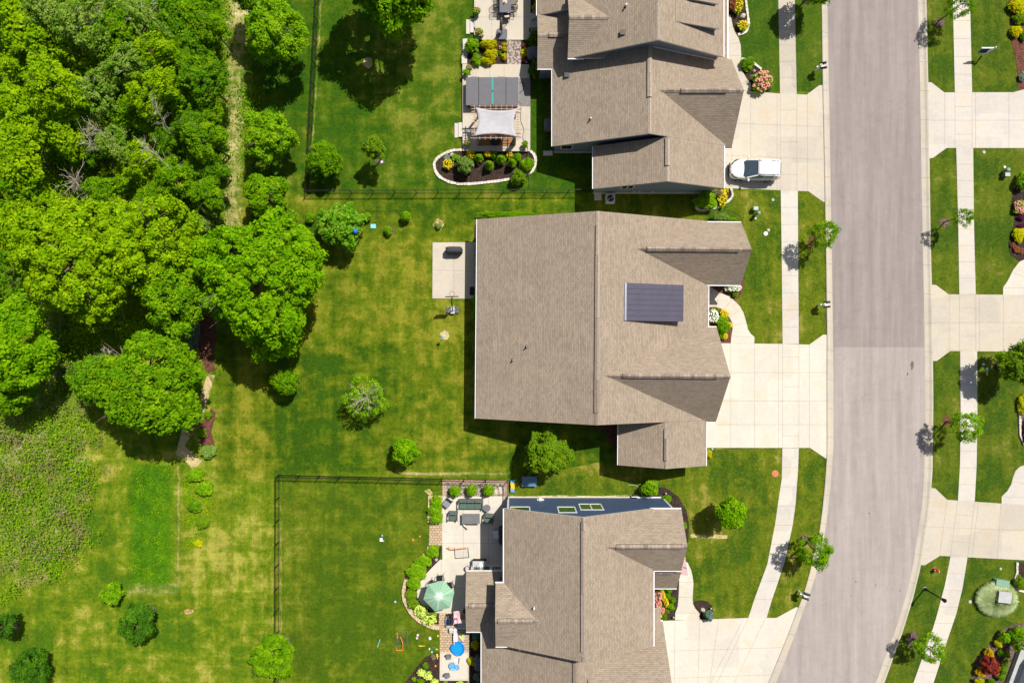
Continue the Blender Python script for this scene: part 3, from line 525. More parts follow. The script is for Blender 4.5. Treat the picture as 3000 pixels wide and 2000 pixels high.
for a in (('R1',335,218,48,'mulch_pale'),('R2',380,755,46,'mulch_pale'),('R3',375,760,42,'mulch_red'),('R3',835,275,50,'mulch'),('R4',540,1165,50,'mulch_pale',78),('F3',1160,790,36,'mulch_pale'),('F1',1730,1340,45,'mulch_red',75),('F3',475,560,45,'mulch'),
          ('L4',1235,1230,42,'mulch_pale',30),('L3',870,1150,30,'mulch_pale',25),('L3',1630,1330,38,'mulch_pale',35),('Y1',1700,385,62,'straw',65),('Y2',1120,55,34,'straw'),('Y1',255,300,40,'mulch_pale'),('Y1',885,300,48,'mulch_pale'),('Y1',1155,455,38,'mulch_pale',50),('L4',1145,480,36,'straw',44),('L4',1205,85,45,'mulch_pale',50),
          ('L3',75,1230,35,'mulch_pale'),('L3',1085,1156,28,'straw',16),('R1',1090,330,30,'straw',60),('D',1420,0,60,'mulch')): disc(*a)
# stone edging round the beds
def edging(zn, pts, w, mat, label, blk=.30, z=.13, closed=False):
    pts = [KP(zn, *p) for p in pts]; L = [0]
    for a, b in zip(pts, pts[1:]): L.append(L[-1]+(b-a).length)
    n = int(L[-1]/blk); mb = MB(); rg = random.Random(3); pos = []
    for i in range(n+1):
        t = L[-1]*i/n; pos.append(Vector((np.interp(t, L, [p.x for p in pts]), np.interp(t, L, [p.y for p in pts]), 0)))
    for a, b in zip(pos, pos[1:]):
        d = b-a; c = (a+b)/2; mb.box(c.x, c.y, 0, d.length*rg.uniform(.88,.97), w*rg.uniform(.85,1.12), z*rg.uniform(.85,1.15), math.atan2(d.y, d.x)+rg.uniform(-.06,.06))
    return single('stone_edging', mb, mat, label, 'garden edging', bevel=.015)
edging('C', BED1, .24, 'block', 'curved pale stone border round the dark bed with the row of shrubs')
edging('D', BEDD1[1:6], .2, 'block', 'pale stone border of the narrow bed at the top')
edging('D', BEDD2[:3], .2, 'block', 'short pale stone border beside the pink flowering bush')
edging('F1', BEDF1[1:], .2, 'block', 'pale stone border of the bed at the garage corner near the white car')
edging('E', [(545,1160),(530,1230),(370,1365),(290,1450)], .3, 'tanstone', 'tan stone wall section above the curved bed beside the paver walk', .4, .3)
edging('F', [(190,160),(160,260),(152,350),(180,480),(250,590),(330,690),(440,750),(540,795),(640,800)], .34, 'tanstone', 'curved tan stone wall round the bed beside the green umbrella', .4, .3)
edging('E', [(553,405),(550,620),(545,800)], .3, 'tanstone', 'straight tan stone edge west of the leafy bed on the lower patio', .4, .2)
edging('R3', [(1050,535),(1010,610),(1015,880),(1055,970)], .2, 'block', 'pale curved stone border at the right edge of the photo', .3, .15)
edging('R4', [(1500,455),(1495,560),(1470,640),(1510,710),(1568,725)], .2, 'block', 'pale stone border at the right edge above the green utility box', .3, .15)
mb = MB()
for a in ([(380,800),(470,792),(468,905),(380,910)],[(382,915),(430,915),(485,1085),(470,1120),(378,1110)],[(358,1125),(465,1128),(465,1285),(358,1285)]): mb.prism([(v.x, v.y) for v in zp('B', a)], 0, .34)
single('retaining_wall', mb, 'conc2', 'short wall of rough pale stone slabs west of the golden shrubs', 'retaining wall', bevel=.03)
for zn, st, lb in (('B', [(442,520,398,678),(523,602,385,660)], 'two pale concrete steps up to the upper patio with the dining table'), ('C', [(357,406,662,845),(408,460,658,840)], 'two pale concrete steps up to the patio beside the pergola')):
    mb = MB(); 
    for i, (x0, x1, y0, y1) in enumerate(st): mb.prism([(v.x, v.y) for v in zp(zn, [(x0,y0),(x1,y0),(x1,y1),(x0,y1)])], 0, .1+.1*i)
    single('garden_steps', mb, 'conc2', lb, 'steps', bevel=.015)

for zn, x, y, r, q in (('R4',145,12,3,1),('R4',20,635,4,2),('R4',205,668,4,3),('R4',310,690,3,1),('R4',428,718,5,2),('R3',65,270,16,2.4),('R3',25,350,8,1.5),('R3',88,645,3,1),('F3',1510,135,3,1),('F3',1700,580,5,1.5),('F3',1590,1150,7,.6),('F3',1545,1265,5,1),('F3',1610,1050,4,1),('R1',62,104,4,1),('R2',42,946,4,.7)):
    c_ = KP(zn, x, y); k_ = ZO[zn][2]; rg = random.Random(x); sheet('road_stain', [(c_.x+r/k_*S*rg.uniform(.6,1.3)*math.cos(t*PI/6), c_.y+q*r/k_*S*rg.uniform(.6,1.3)*math.sin(t*PI/6)) for t in range(12)], .0215, 'tar')
# ---------------------------------------------------------------- houses (plan pixels, heights in pixels)
def gable_roof(h, ax, a0, a1, e0, e1, r, z0, z1, zr, vent=None, walls=(True, True), wm='side_tan', gut=(True, True), wb=0, inset=10, wins=(0, 0), ea=None):
    def q(a, e, z): return Q(e, a, z) if ax == 'y' else Q(a, e, z)
    t = 6; mb = MB()
    prof = [(e0, z0), (r, zr), (e1, z1)]
    A = [q(a0 if (ea is None or i == 1) else ea[i//2], e, z) for i, (e, z) in enumerate(prof)]; B = [q(a1, e, z) for e, z in prof]; dz = Vector((0, 0, t*S))
    def face(p, mi, up):
        n = (p[1]-p[0]).cross(p[2]-p[0])
        if (n.z < 0) == up: p = p[::-1]
        mb.poly(p, mi)
    for i in (0, 1):
        face([A[i], A[i+1], B[i+1], B[i]], 0, True); face([A[i]-dz, A[i+1]-dz, B[i+1]-dz, B[i]-dz], 1, False)
        for X in (A, B): mb.poly([X[i], X[i+1], X[i+1]-dz, X[i]-dz], 1)
    for i in (0, 2): mb.poly([A[i], B[i], B[i]-dz, A[i]-dz], 1)
    ro = mb.build('roof', ['shing', 'trim'], h, uv=True)
    # walls
    w = MB(); i0 = a0+(inset if walls[0] else 1)*(1 if a1 > a0 else -1); i1 = a1-(inset if walls[1] else 1)*(1 if a1 > a0 else -1)
    s0 = (zr-z0)/abs(r-e0); s1 = (zr-z1)/abs(r-e1); d0 = inset if e0 < r else -inset
    cs = [(e0+d0+wins[0], wb), (e0+d0+wins[0], z0+s0*inset-t-2), (r, zr-t-2), (e1-d0-wins[1], z1+s1*inset-t-2), (e1-d0-wins[1], wb)]
    vs = [q(i0, e, z) for e, z in cs]+[q(i1, e, z) for e, z in cs]; n = 5
    w.add(vs, [(0,1,2,3,4), (9,8,7,6,5)]+[(i, (i+1) % n, n+(i+1) % n, n+i) for i in range(n)])
    wl = w.build('wall', wm, h)
    bs = MB(); i_ = 1.0
    for a in (i0, i1):
        sgn = -1 if a == min(i0, i1) else 1
        if wb == 0: bs = MB(); bs.beam(q(a+sgn*1.2, cs[0][0], wb+4), q(a+sgn*1.2, cs[4][0], wb+4), .06, .22); bs.build('foundation_trim', 'trim', h)
    for k, (e, z) in enumerate(((e0, z0), (e1, z1))):
        if gut[k]:
            g = MB(); o = -3 if (e < r) else 3; p0, p1 = q(a0, e+o*.7, z-2.5), q(a1, e+o*.7, z-2.5)
            g.beam(p0, p1, .065, .11); m = max(2, int((p1-p0).length/.9))
            g.build('gutter', 'white', h)
    if vent:
        vb = MB(); x0, x1 = vent
        sl = (zr-z0)/abs(r-e0); hw = 6.2
        pr = [(r-hw, zr-sl*hw+1), (r-hw, zr-sl*hw+4.2), (r, zr+4.6), (r+hw, zr-sl*hw+4.2), (r+hw, zr-sl*hw+1)]
        P0 = [q(x0, e, z) for e, z in pr]; P1 = [q(x1, e, z) for e, z in pr]
        vb.add(P0+P1, [(0,1,2,3,4),(9,8,7,6,5),(0,5,6,1),(4,3,8,9),(0,4,9,5)], 1); vb.add(P0+P1, [(1,6,7,2),(2,7,8,3)], 0)
        vb.build('ridge_vent', ['ridge', 'dark'], ro, uv=True)
        for c0, c1 in ((a0, x0), (x1, a1)):
            cp = MB(); pr2 = [(r-5, zr-sl*5+.8), (r, zr+1), (r+5, zr-sl*5+.8)]
            U0 = [q(c0, e, z) for e, z in pr2]; U1 = [q(c1, e, z) for e, z in pr2]; cp.add(U0+U1, [(0,3,4,1),(1,4,5,2)]); cp.build('ridge_cap', 'ridge', ro, uv=True)
    return ro
def pipe(h, ro, x, y, z, r=.055, col='white'):
    p = Q(x, y, z); m = MB(); m.lathe((p.x, p.y, p.z-.1), [(.14,0),(.14,.06),(.08,.12)], 10); m.build('pipe_flashing', 'dark', ro)
    m = MB(); m.lathe((p.x, p.y, p.z-.1), [(r,0),(r,.52),(r*.8,.53)], 10); m.build('vent_pipe', col, ro)
def boxvent(h, ro, x, y, z):
    p = Q(x, y, z); m = MB(); m.box(p.x, p.y, p.z-.1, .34, .34, .2); m.box(p.x, p.y, p.z+.1, .42, .42, .05); m.build('box_vent', 'dark', ro, bevel=.02)
def window(h, face, a, b0, b1, z0, z1, fr='white', cols=1, pane='glass', grid=True, name='window'):
    # face 'n','s': wall at plan y=a, x b0..b1; face 'e','w': wall at x=a, y b0..b1; heights in pixels
    s = {'n': (0, -1), 's': (0, 1), 'e': (1, 0), 'w': (-1, 0)}[face]
    def q(b, z, o): return Q(b, a+s[1]*o, z) if face in 'ns' else Q(a+s[0]*o, b, z)
    m = MB(); w = .10; B = [b0, b1]
    t_, o_ = (w/2, .0175) if face in 'ns' else (.0175, w/2)
    bx_ = [Vector(v) for v in ((-t_,-o_,0),(t_,-o_,0),(t_,o_,0),(-t_,o_,0))]
    for z in (z0, z1): m.beam(q(b0-2, z, .9), q(b1+2, z, .9), .035, w)
    for b in [b0+(b1-b0)*i/cols for i in range(cols+1)]: (lambda A_, B_: m.add([A_+v for v in bx_]+[B_+v for v in bx_], [(3,2,1,0),(4,5,6,7),(0,1,5,4),(1,2,6,5),(2,3,7,6),(3,0,4,7)]))(q(b, z0, .9), q(b, z1, .9))
    f = m.build('frame' if name != 'window' else 'window', fr, h)
    g = MB(); g.poly([q(b0, z0, .5), q(b1, z0, .5), q(b1, z1, .5), q(b0, z1, .5)]); g.build('pane', pane, f)
    if grid:
        g = MB(); nx = 3*cols
        for i in range(1, nx): b = b0+(b1-b0)*i/nx; g.beam(q(b, z0, .7), q(b, z1, .7), .02, .02)
        for i in (1, 2, 3): z = z0+(z1-z0)*i/4; g.beam(q(b0, z, .7), q(b1, z, .7), .02, .02)
        g.build('muntin', fr, f)
    return f
def garage_door(h, x, y0, y1, zt=72):
    m = MB(); 
    for i in range(4):
        a, b = Q(x+1, y0, 1+i*zt/4), Q(x+2, y1, (i+1)*zt/4-1); m.box((a.x+b.x)/2, (a.y+b.y)/2, a.z, .06, abs(b.y-a.y), b.z-a.z)
    d = m.build('garage_door', 'white', h, bevel=.01); g = MB()
    for i in range(4):
        y = y0+(y1-y0)*(i+.5)/4; a = Q(x+3.4, y-8, zt*.8); g.box(a.x, Q(0, y).y, a.z, .02, .5, .35)
    g.build('pane', 'glass', d)
# ---- the middle house
MO = Q(1725, 939)
h1 = thing('house', 'wide brown roofed house with a dark metal dormer in the middle of the photo', 'house', MO)
r_main = gable_roof(h1, 'y', 662, 1217, 1401.5, 2047, 1721, 97, 94.5, 229, (697.5, 1185), gut=(True, True))
r_n = gable_roof(h1, 'x', 1790, 2137, 664.9, 839.7, 752.3, 97, 97, 183, (1857, 2104), ea=(2030, 2030), gut=(False, False), walls=(False, True))
r_g = gable_roof(h1, 'x', 1735, 2071.5, 957, 1221.5, 1089, 94, 94, 219, (1790, 2040), ea=(2036, 2036), gut=(False, False), walls=(False, True))
r_b = gable_roof(h1, 'y', 1217.6, 1344, 1800, 2044, 1921.7, 96, 96, 147, (1236, 1322), walls=(False, True))
for a, b, y, z in ((1987,2137,664,97),(2040,2137,841,97),(2030,2071.5,1222.5,94),(2047,2071.5,956,94)):
    g = MB(); g.beam(Q(a, y, z-2.5), Q(b, y, z-2.5), .085, .11); g.build('gutter', 'white', h1)
pipe(h1, r_main, 1540, 1015.6, 156, .06, 'lgrey'); pipe(h1, r_main, 1503.5, 1052, 140, .06, 'lgrey')
# shed dormer with purple-grey metal roof
m = MB(); c = [Q(1798, 845, 198), Q(1962, 846, 156), Q(1962, 944.5, 156), Q(1798, 944.5, 198)]; dz = Vector((0,0,.08))
m.add([p+dz for p in c]+[p for p in c], [(3,2,1,0)[::1],(4,5,6,7),(0,1,5,4),(1,2,6,5),(2,3,7,6),(3,0,4,7)])
MT['seam'] = plain('standing_seam_metal', (.066,.060,.098), .55, .0, .10, 1.6, .5, 3); MT['seamedge'] = plain('metal_edge', (.42,.42,.50), .3, .8, .05)
sd = m.build('dormer_roof', ['seam'], h1)
m = MB()
for i in range(1, 7):
    y = 845+99.5*i/7; m.beam(Q(1798.5, y, 200.4), Q(1961.5, y, 158.4), .035, .05)
m.build('seam', plain('seam_shadow', (.045,.042,.07), .5, 0), sd)
m = MB(); m.beam(Q(1799, 845, 201), Q(1799, 944.5, 201), .16, .02); m.build('flashing', 'seamedge', sd)
m = MB(); m.add([Q(1801,848,190),Q(1958,848,150),Q(1958,848,124),Q(1801,941,190),Q(1958,941,150),Q(1958,941,124)], [(0,1,2),(5,4,3),(1,4,5,2)]); m.build('dormer_wall', 'side_tan', h1)
window(h1, 'e', 1958, 865, 895, 134, 148, grid=False); window(h1, 'e', 1958, 905, 930, 134, 148, grid=False)
garage_door(h1, 2062, 975, 1055); garage_door(h1, 2062, 1080, 1200); garage_door(h1, 2034, 1245, 1320)
m = MB(); a = Q(2038, 900); m.box(a.x, a.y, .1, .06, 1.0, 2.1); d = m.build('door', 'doorwood', h1); m = MB(); m.ball((a.x+.08, a.y+.4, 1.1), .04); m.build('handle', 'steel', d)
window(h1, 'e', 2127, 725, 780, 30, 70, cols=2); window(h1, 'w', 1411.5, 720, 760, 30, 68); window(h1, 'w', 1411.5, 960, 1010, 30, 68, cols=2); window(h1, 'w', 1411.5, 1100, 1140, 30, 68); window(h1, 'w', 1411.5, 835, 870, 6, 70, cols=2)
window(h1, 's', 1207, 1480, 1510, 35, 68); window(h1, 's', 1207, 1600, 1640, 35, 68); window(h1, 'n', 672, 1500, 1535, 35, 68); window(h1, 'n', 672, 1850, 1890, 35, 68)
h1.rotation_euler.z = math.radians(-.47)
# ---- the upper house
h2 = thing('house', 'large brown roofed house with slate blue gable wall at the top', 'house', Q(1850, 300))
gable_roof(h2, 'y', -140, 456.3, 1613, 2099, 1860, 97, 101, 214, (240, 361), wm='side_grey', gut=(True, False))
gable_roof(h2, 'y', 456.9, 575.5, 1726.6, 2088, 1911.8, 100, 106, 190, (461, 534), wm='side_grey', walls=(False, True))
gable_roof(h2, 'x', 1880, 2111.8, 214, 462.4, 338, 97, 97, 199, (1945, 2067), ea=(2076, 2076), wm='side_grey', gut=(False, False), walls=(False, True))
gable_roof(h2, 'x', 1570.5, 1680, 85, 239.7, 162.4, 97, 97, 133, (1600, 1641), wm='side_grey', gut=(False, True), walls=(True, False))
gable_roof(h2, 'y', -140, 92, 1570.5, 1790, 1700, 97, 97, 158, wm='side_grey', gut=(True, False), walls=(False, False))
for a, b in (((1576,240.5,94),(1612,240.5,94)),((2087,463.4,94.5),(2111.8,463.4,94.5)),((2101,20,98),(2101,213,98))): g = MB(); g.beam(Q(*a), Q(*b), .085, .11); g.build('gutter', 'white', h2)
ru = gable_roof(h2, 'y', -140, 236, 1655, 2068, 1871, 157, 165, 270, (-60, 77), wm='side_grey', gut=(False, True), wb=85)
rw = gable_roof(h2, 'x', 1650, 1775, 64, 237.4, 150.5, 162, 162, 210, None, wm='side_grey', gut=(False, False), wb=85, walls=(True, False))
m = MB(); sl = .55; m.add([Q(1651, 145.5, 208.3), Q(1756, 145.5, 208.3), Q(1756, 150.5, 211), Q(1651, 150.5, 211), Q(1651, 155.5, 208.3), Q(1756, 155.5, 208.3)], [(0,3,2,1),(3,4,5,2)][::1]); m.build('ridge_cap', 'ridge', rw, uv=True)
g = MB(); g.beam(Q(1650, 238.8, 159), Q(1693, 238.8, 159), .085, .11); g.build('gutter', 'white', h2)
m = MB(); z_ = 1; m.beam(Q(1665, 228, 103), Q(1871, 228, 211), .07, .14); m.beam(Q(1871, 228, 211), Q(2058, 228, 127), .07, .14); m.beam(Q(2058, 228, 127), Q(2058, 228, 158), .12, .12); m.beam(Q(1665.5, 228, 100), Q(1665.5, 228, 155), .12, .12); m.build('flashing', 'trim', h2)
for ys, yn in ((174, 124), (109, 55)):
    m = MB(); c = [Q(1921, yn-3, 244), Q(2046, yn-3, 201), Q(2046, ys+3, 201), Q(1921, ys+3, 244)]; d = Vector((0,0,-.14))
    m.add(c, [(3,2,1,0)], 0); m.add(c+[p+d for p in c], [(4,5,6,7),(0,1,5,4),(1,2,6,5),(2,3,7,6),(3,0,4,7)], 1); dr = m.build('dormer_roof', ['shing', 'trim'], h2, uv=True)
    m = MB(); m.add([Q(1926,ys,238),Q(2040,ys,198),Q(2040,ys,172),Q(1926,yn,238),Q(2040,yn,198),Q(2040,yn,172)], [(0,1,2),(5,4,3),(1,4,5,2)]); m.build('dormer_wall', 'side_grey', h2)
    window(h2, 'e', 2040, yn+12, ys-12, 180, 195, grid=False)
pipe(h2, ru, 1794.5, 133, 231, .07); boxvent(h2, ru, 1787, 199, 227)
pipe(h2, h2, 1713, 397, 145, .06); boxvent(h2, h2, 1651, 266, 116)
window(h2, 's', 446.3, 1640, 1672, 36, 76, 'trim', grid=False); window(h2, 's', 565.5, 1808, 1842, 60, 100, 'trim', cols=2, grid=False)
garage_door(h2, 2102, 240, 330); garage_door(h2, 2102, 350, 440); garage_door(h2, 2078, 480, 555)
window(h2, 'w', 1665, 100, 130, 105, 145); window(h2, 'w', 1623, 300, 330, 35, 70); window(h2, 'w', 1580.5, 130, 190, 8, 72, cols=2)
for x in (1852, 1866, 1905): a = Q(x, 567.5); m = MB(); m.box(a.x, a.y, .9, .22, .18, .3); m.build('utility_meter', 'lgrey', h2, bevel=.02)
m = MB(); m.beam(Q(1975, 567, 20), Q(2008, 567, 20), .05, .05); m.build('gas_pipe', 'lgrey', h2)
# ---- the lower house
h3 = thing('house', 'brown roofed house with a deep blue north wall at the bottom', 'house', Q(1690, 1640))
rb = gable_roof(h3, 'y', 1446, 1814, 1478.5, 1877, 1681, 174, 177, 268, (1458, 1788), wm='side_blue', gut=(False, False))
gable_roof(h3, 'x', 1456, 1600, 1645.5, 1815.3, 1730.4, 174, 174, 215, (1463, 1552), wm='side_blue', gut=(False, False), walls=(True, False))
gable_roof(h3, 'x', 1730, 1953, 1447.6, 1612.6, 1530, 174, 174, 238, (1769, 1942), ea=(1868, 1868), wm='side_blue', gut=(False, False), walls=(False, True))
gable_roof(h3, 'x', 1372, 1475, 1641.5, 1808.7, 1725, 95, 95, 126, (1381, 1460), wm='white', gut=(True, True), walls=(True, False))
rs = gable_roof(h3, 'y', 1740, 2200, 1415.5, 1914, 1665, 100, 100, 216, (1832, 2150), wm='side_blue', gut=(False, False), walls=(False, True))
gable_roof(h3, 'x', 1700, 1919.7, 1778, 2062, 1920, 100, 100, 230, (1760, 1880), wm='side_blue', gut=(False, False), walls=(False, True))
gable_roof(h3, 'x', 1870, 1958.5, 1564, 1686, 1625, 100, 100, 150, (1885, 1935), wm='white', gut=(False, True), walls=(False, False), wb=80, inset=8)
g = MB()
for a, b in (((1477,1447,171.5),(1477,1645,171.5)),((1455,1644.5,171),(1478,1644.5,171)),((1456,1817,171),(1488,1817,171)),((1879.5,1614,174),(1879.5,1814,174)),((1870,1446.5,171),(1953,1446.5,171)),((1880,1614,171),(1953,1614,171)),((1414,1810,97),(1414,2200,97)),((1879,1776.5,97),(1919.7,1776.5,97))):
    g = MB(); g.beam(Q(*a), Q(*b), .085, .11); g.build('gutter', 'white', h3)
m = MB(); m.beam(Q(1489,1455,2), Q(1489,1455,168), .16, .07); m.beam(Q(1487.5,1460,2), Q(1487.5,1460,168), .07, .2); m.beam(Q(1941.5,1458.6,2), Q(1941.5,1458.6,172), .14, .07); m.beam(Q(1943,1463,2), Q(1943,1463,172), .07, .16); m.beam(Q(1489,1455.2,3), Q(1938,1455.2,3), .09, .2)
m.build('corner_board', 'white', h3)
gg = glassm('green_glass', (.05,.11,.03), .15)
window(h3, 'n', 1456, 1496, 1548, 118, 178, pane=gg, grid=False); window(h3, 'n', 1456, 1625, 1672, 119, 181, pane=gg, grid=False); window(h3, 'n', 1456, 1687, 1748, 85, 151, cols=2, pane=gg, grid=False)
m = MB(); a = Q(1582, 1455); m.box(a.x, a.y+.03, .92, .62, .08, .30); m.lathe((a.x, a.y+.06, 1.2), [(.17,0),(.17,.12)], 12); m.build('wall_vent', 'white', h3, bevel=.01)
pipe(h3, rb, 1557.5, 1695.6, 208, .07); pipe(h3, rs, 1520.5, 1830, 149, .08)
m = MB(); m.box(Q(1466,1700).x, Q(0,1697).y, 3.3, .5, 1.0, .3); m.build('chimney_box', 'lgrey', h3)
for x0, x1 in ((1388,1410),(1412,1438),(1441,1470)): window(h3, 'n', 1651.5, x0, x1, 22, 72, cols=1, grid=(x0 > 1440))
window(h3, 'w', 1382, 1660, 1715, 8, 72, cols=2, grid=False); window(h3, 'w', 1382, 1735, 1790, 8, 72, cols=2, grid=False)
garage_door(h3, 1910, 1800, 1900); garage_door(h3, 1910, 1930, 2040)
window(h3, 'e', 1943, 1500, 1560, 100, 150, cols=2); window(h3, 'e', 1943, 1500, 1560, 20, 70, cols=2); window(h3, 'e', 1866, 1700, 1760, 110, 150, cols=2)
m = MB()
for y in (1572, 1678): a = Q(1950, y); m.box(a.x, a.y, 0, .22, .22, 3.0)
m.build('porch_post', 'white', h3); sheet('porch_floor', xy([(1868,1567),(1956,1567),(1956,1684),(1868,1684)]), .10, 'conc', .10)
m = MB(); a = Q(1869, 1625); m.box(a.x+.3, a.y, .1, .06, 1.0, 2.1); d = m.build('door', 'doorwood', h3)
# ---- house across the street, lower right corner, turned with the bend
h4 = thing('house', 'white house corner with wide pale step in the bottom right corner', 'house', P(2990, 1950), rz=math.radians(-20))
L = lambda x, y, z: Vector((x, y, z))
o4 = ORG[h4.name]
def lb(mb, x0, x1, y0, y1, z0, z1): mb.box(o4.x+(x0+x1)/2, o4.y+(y0+y1)/2, z0, x1-x0, y1-y0, z1-z0); return mb
lb(MB(), -.85, 0, -9, 1.75, 0, .45).build('stoop', 'lgrey', h4, bevel=.02); lb(MB(), 0, 9, -9, 1.75, 0, 3.0).build('wall', 'white', h4)
m = lb(MB(), -.06, .02, -9, 1.75, .45, .75); m.build('base_trim', 'white', h4)
for i in range(4):
    y1 = .9-i*1.9; f = MB(); lb(f, -.05, .0, y1-1.5, y1, .9, 1.0); lb(f, -.05, .0, y1-1.5, y1, 2.3, 2.4)
    for yy in (y1-1.5, y1-.75, y1): lb(f, -.05, 0, yy-.04, yy+.04, .9, 2.4)
    f = f.build('window', 'white', h4); lb(MB(), -.02, .01, y1-1.46, y1-.04, 1.0, 2.3).build('pane', 'glass', f)
m = lb(MB(), -.03, .03, .15+.85, 1.65, .5, 2.6); m.build('door', 'doorwood', h4)
rf = MB(); 
for s in (0, 1):
    a = [L(-.0,2.1,2.95),L(9.4,2.1,2.95),L(9.4,-9,2.95),L(-.0,-9,2.95)]
rf.add([o4+p for p in (L(.35,1.75,3.0),L(9.4,1.75,3.0),L(9.4,-9,3.0),L(.35,-9,3.0),L(4.8,1.75,5.0),L(4.8,-9,5.0))], [(0,4,5,3),(4,1,2,5),(0,1,4),(3,5,2),(0,3,2,1)]); rf.build('roof', 'shing', h4, uv=True)
# ---------------------------------------------------------------- trees
RG = np.random.default_rng(11)
def limb_mesh(mb, base, top, r, n, R, rz, rg, bend=.12):
    base, top = Vector(base), Vector(top); pts = [base.lerp(top, t)+Vector((rg.uniform(-1,1), rg.uniform(-1,1), 0))*bend*t*(1-t)*4*R*.25 for t in (0, .35, .7, 1)]
    mb.tube(pts, r, 8, 0, r*.45)
    for i in range(n):
        a = 2*PI*i/n+rg.uniform(-.4,.4); s = pts[2].lerp(pts[3], rg.uniform(-.25, .95)); d = Vector((math.cos(a), math.sin(a), rg.uniform(.15, .9)))
        e = s+Vector((d.x*R*.8, d.y*R*.8, d.z*rz*.7)); m = s.lerp(e, .5)+Vector((rg.uniform(-.1,.1), rg.uniform(-.1,.1), .1))*R*.4
        mb.tube([s, m, e], r*.42, 5, 0, r*.10)
        for k in range(2):
            e2 = m+Vector((math.cos(a+rg.choice((-1,1))*rg.uniform(.5,1)), math.sin(a+rg.uniform(-1,1)), rg.uniform(.2,.8)))*R*.4; mb.tube([m, e2], r*.2, 4, 0, r*.06)
def tree(name, base, cen, r, H, leaf, label, group=None, ry=None, ls=.2, lr=.5, cover=2.0, gap=0, rz=None, zn='T', shape='round', cat='tree', tr=None, limbs=7, zmin=-.55):
    # base: photo point of the trunk foot (None = straight under the crown); cen: photo point of crown centre; r photo px; H height m
    k = ZO[zn][2]; rz = rz or min(H*.42, r/k*S*.95); zc = H-rz; f = 1-zc/(HP*S)
    c = KP(zn, *cen, zc); b = Vector((c.x, c.y, 0)) if base is None else KP(zn, *base, 0)
    R = r/k*S*f; Ry = (ry or r)/k*S*f
    t = thing(name, label, cat, b, group); seed = int(abs(cen[0]*31+cen[1]*17)); rng = np.random.default_rng(seed); rg = random.Random(seed)
    p, n, s = crown(R, Ry, rz, lr, ls, rng, cover, zmin, 0, gap, .35, shape)
    p += np.array([c.x-b.x, c.y-b.y, zc]); 
    o = link(bpy.data.objects.new('crown', leaf_mesh('crown', p, n, s, LEAF[leaf], rng))); o.parent = t
    m = MB(); limb_mesh(m, b, (c.x, c.y, zc+rz*.3), tr or max(.05, R*.06), limbs, R, rz, rg); m.build('trunk', 'bark', t, smooth=True)
    return t
# the big maples and their neighbours
tree('maple_tree', (600,690), (602,636), 142, 11.5, 'maple', 'largest bright green maple with a dense round crown at the middle lawn edge', ls=.26, lr=.46, cover=1.9, ry=150, rz=4.2)
tree('maple_tree', None, (628,772), 60, 7.0, 'maple', 'lower bright green lobe of a tree under the south side of the largest maple', ls=.25, lr=.55, cover=1.8)
tree('maple_tree', (245,640), (185,590), 145, 12.5, 'yg', 'broad yellow green maple west of the largest maple', ls=.26, lr=.46, cover=1.7, ry=135, rz=4)
tree('maple_tree', (360,610), (345,560), 115, 11, 'yg', 'yellow green maple filling the gap left of the largest maple', ls=.26, lr=.46, cover=1.7, ry=110)
tree('maple_tree', (420,700), (405,680), 75, 9, 'mid', 'darker green tree between the two biggest crowns', ls=.25, lr=.55, cover=1.8, ry=85)
tree('maple_tree', (350,880), (345,880), 122, 10, 'mid', 'large mid green maple with dead branches on its north side', ls=.25, lr=.46, cover=1.7, ry=118, rz=3.6)
tree('maple_tree', (270,850), (235,870), 70, 7, 'dark', 'smaller dark tree on the west flank of the maple with dead branches', ls=.24, lr=.5, cover=1.6, ry=60)
tree('maple_tree', (60,820), (35,800), 78, 9, 'maple', 'dense tree at the left edge beside the bare gully', ls=.26, lr=.55, cover=1.9, ry=110)
tree('maple_tree', (40,910), (25,900), 50, 6, 'mid', 'low green tree at the left edge below the dense one', ls=.24, lr=.5, cover=1.8)
# trees between the meadow path and the fence
tree('honey_locust', (650,95), (635,78), 72, 7.2, 'lime', 'feathery bright green tree left of the fence near the top', ls=.19, lr=.42, cover=1.5, gap=.12, base_=None) if 0 else tree('honey_locust', (648,95), (636,75), 72, 7.2, 'lime', 'feathery bright green tree left of the fence near the top', ls=.19, lr=.42, cover=1.5, gap=.10)
tree('honey_locust', (600,0), (590,-20), 60, 7, 'mid', 'darker tree cut by the top edge above the feathery bright tree', ls=.19, lr=.42, cover=1.5)
tree('honey_locust', (640,325), (618,312), 58, 5.8, 'lime', 'bright round tree left of the fence, second from the top', ls=.18, lr=.38, cover=1.6, gap=.08)
tree('young_tree', (622,450), (610,446), 48, 5.0, 'mid', 'leafy green tree standing just above the largest maple', ls=.19, lr=.36, cover=1.6)
tree('young_tree', (752,378), (745,366), 40, 3.8, 'mid', 'soft pale green tree growing inside the fence corner', ls=.15, lr=.30, cover=1.5, gap=.1)
tree('maple_tree', (880,-20), (890,-62), 118, 11, 'mid', 'broad tree casting a dark shadow at the top edge inside the fence', ls=.24, lr=.48, cover=1.6, ry=122, rz=4)
tree('young_tree', (876,368), (860,340), 27, 4.2, 'tips', 'small staked tree with yellow tips in a straw ring inside the fence', ls=.14, lr=.24, cover=1.5, gap=.15)
tree('magnolia_tree', (790,528), (783,518), 52, 4.4, 'broad', 'large leaved glossy tree with a blue balloon caught in it', ls=.24, lr=.34, cover=1.6, gap=.05)
tree('maple_tree', (1252,1050), (1257,1040), 54, 5.2, 'tips', 'round tree with yellow tipped leaves south of the middle house', ls=.19, lr=.34, cover=1.7, gap=.05)
tree('maple_tree', (928,1050), (930,1037), 29, 3.4, 'maple', 'small bright maple alone on the lawn above the lower fence', ls=.16, lr=.28, cover=1.6)
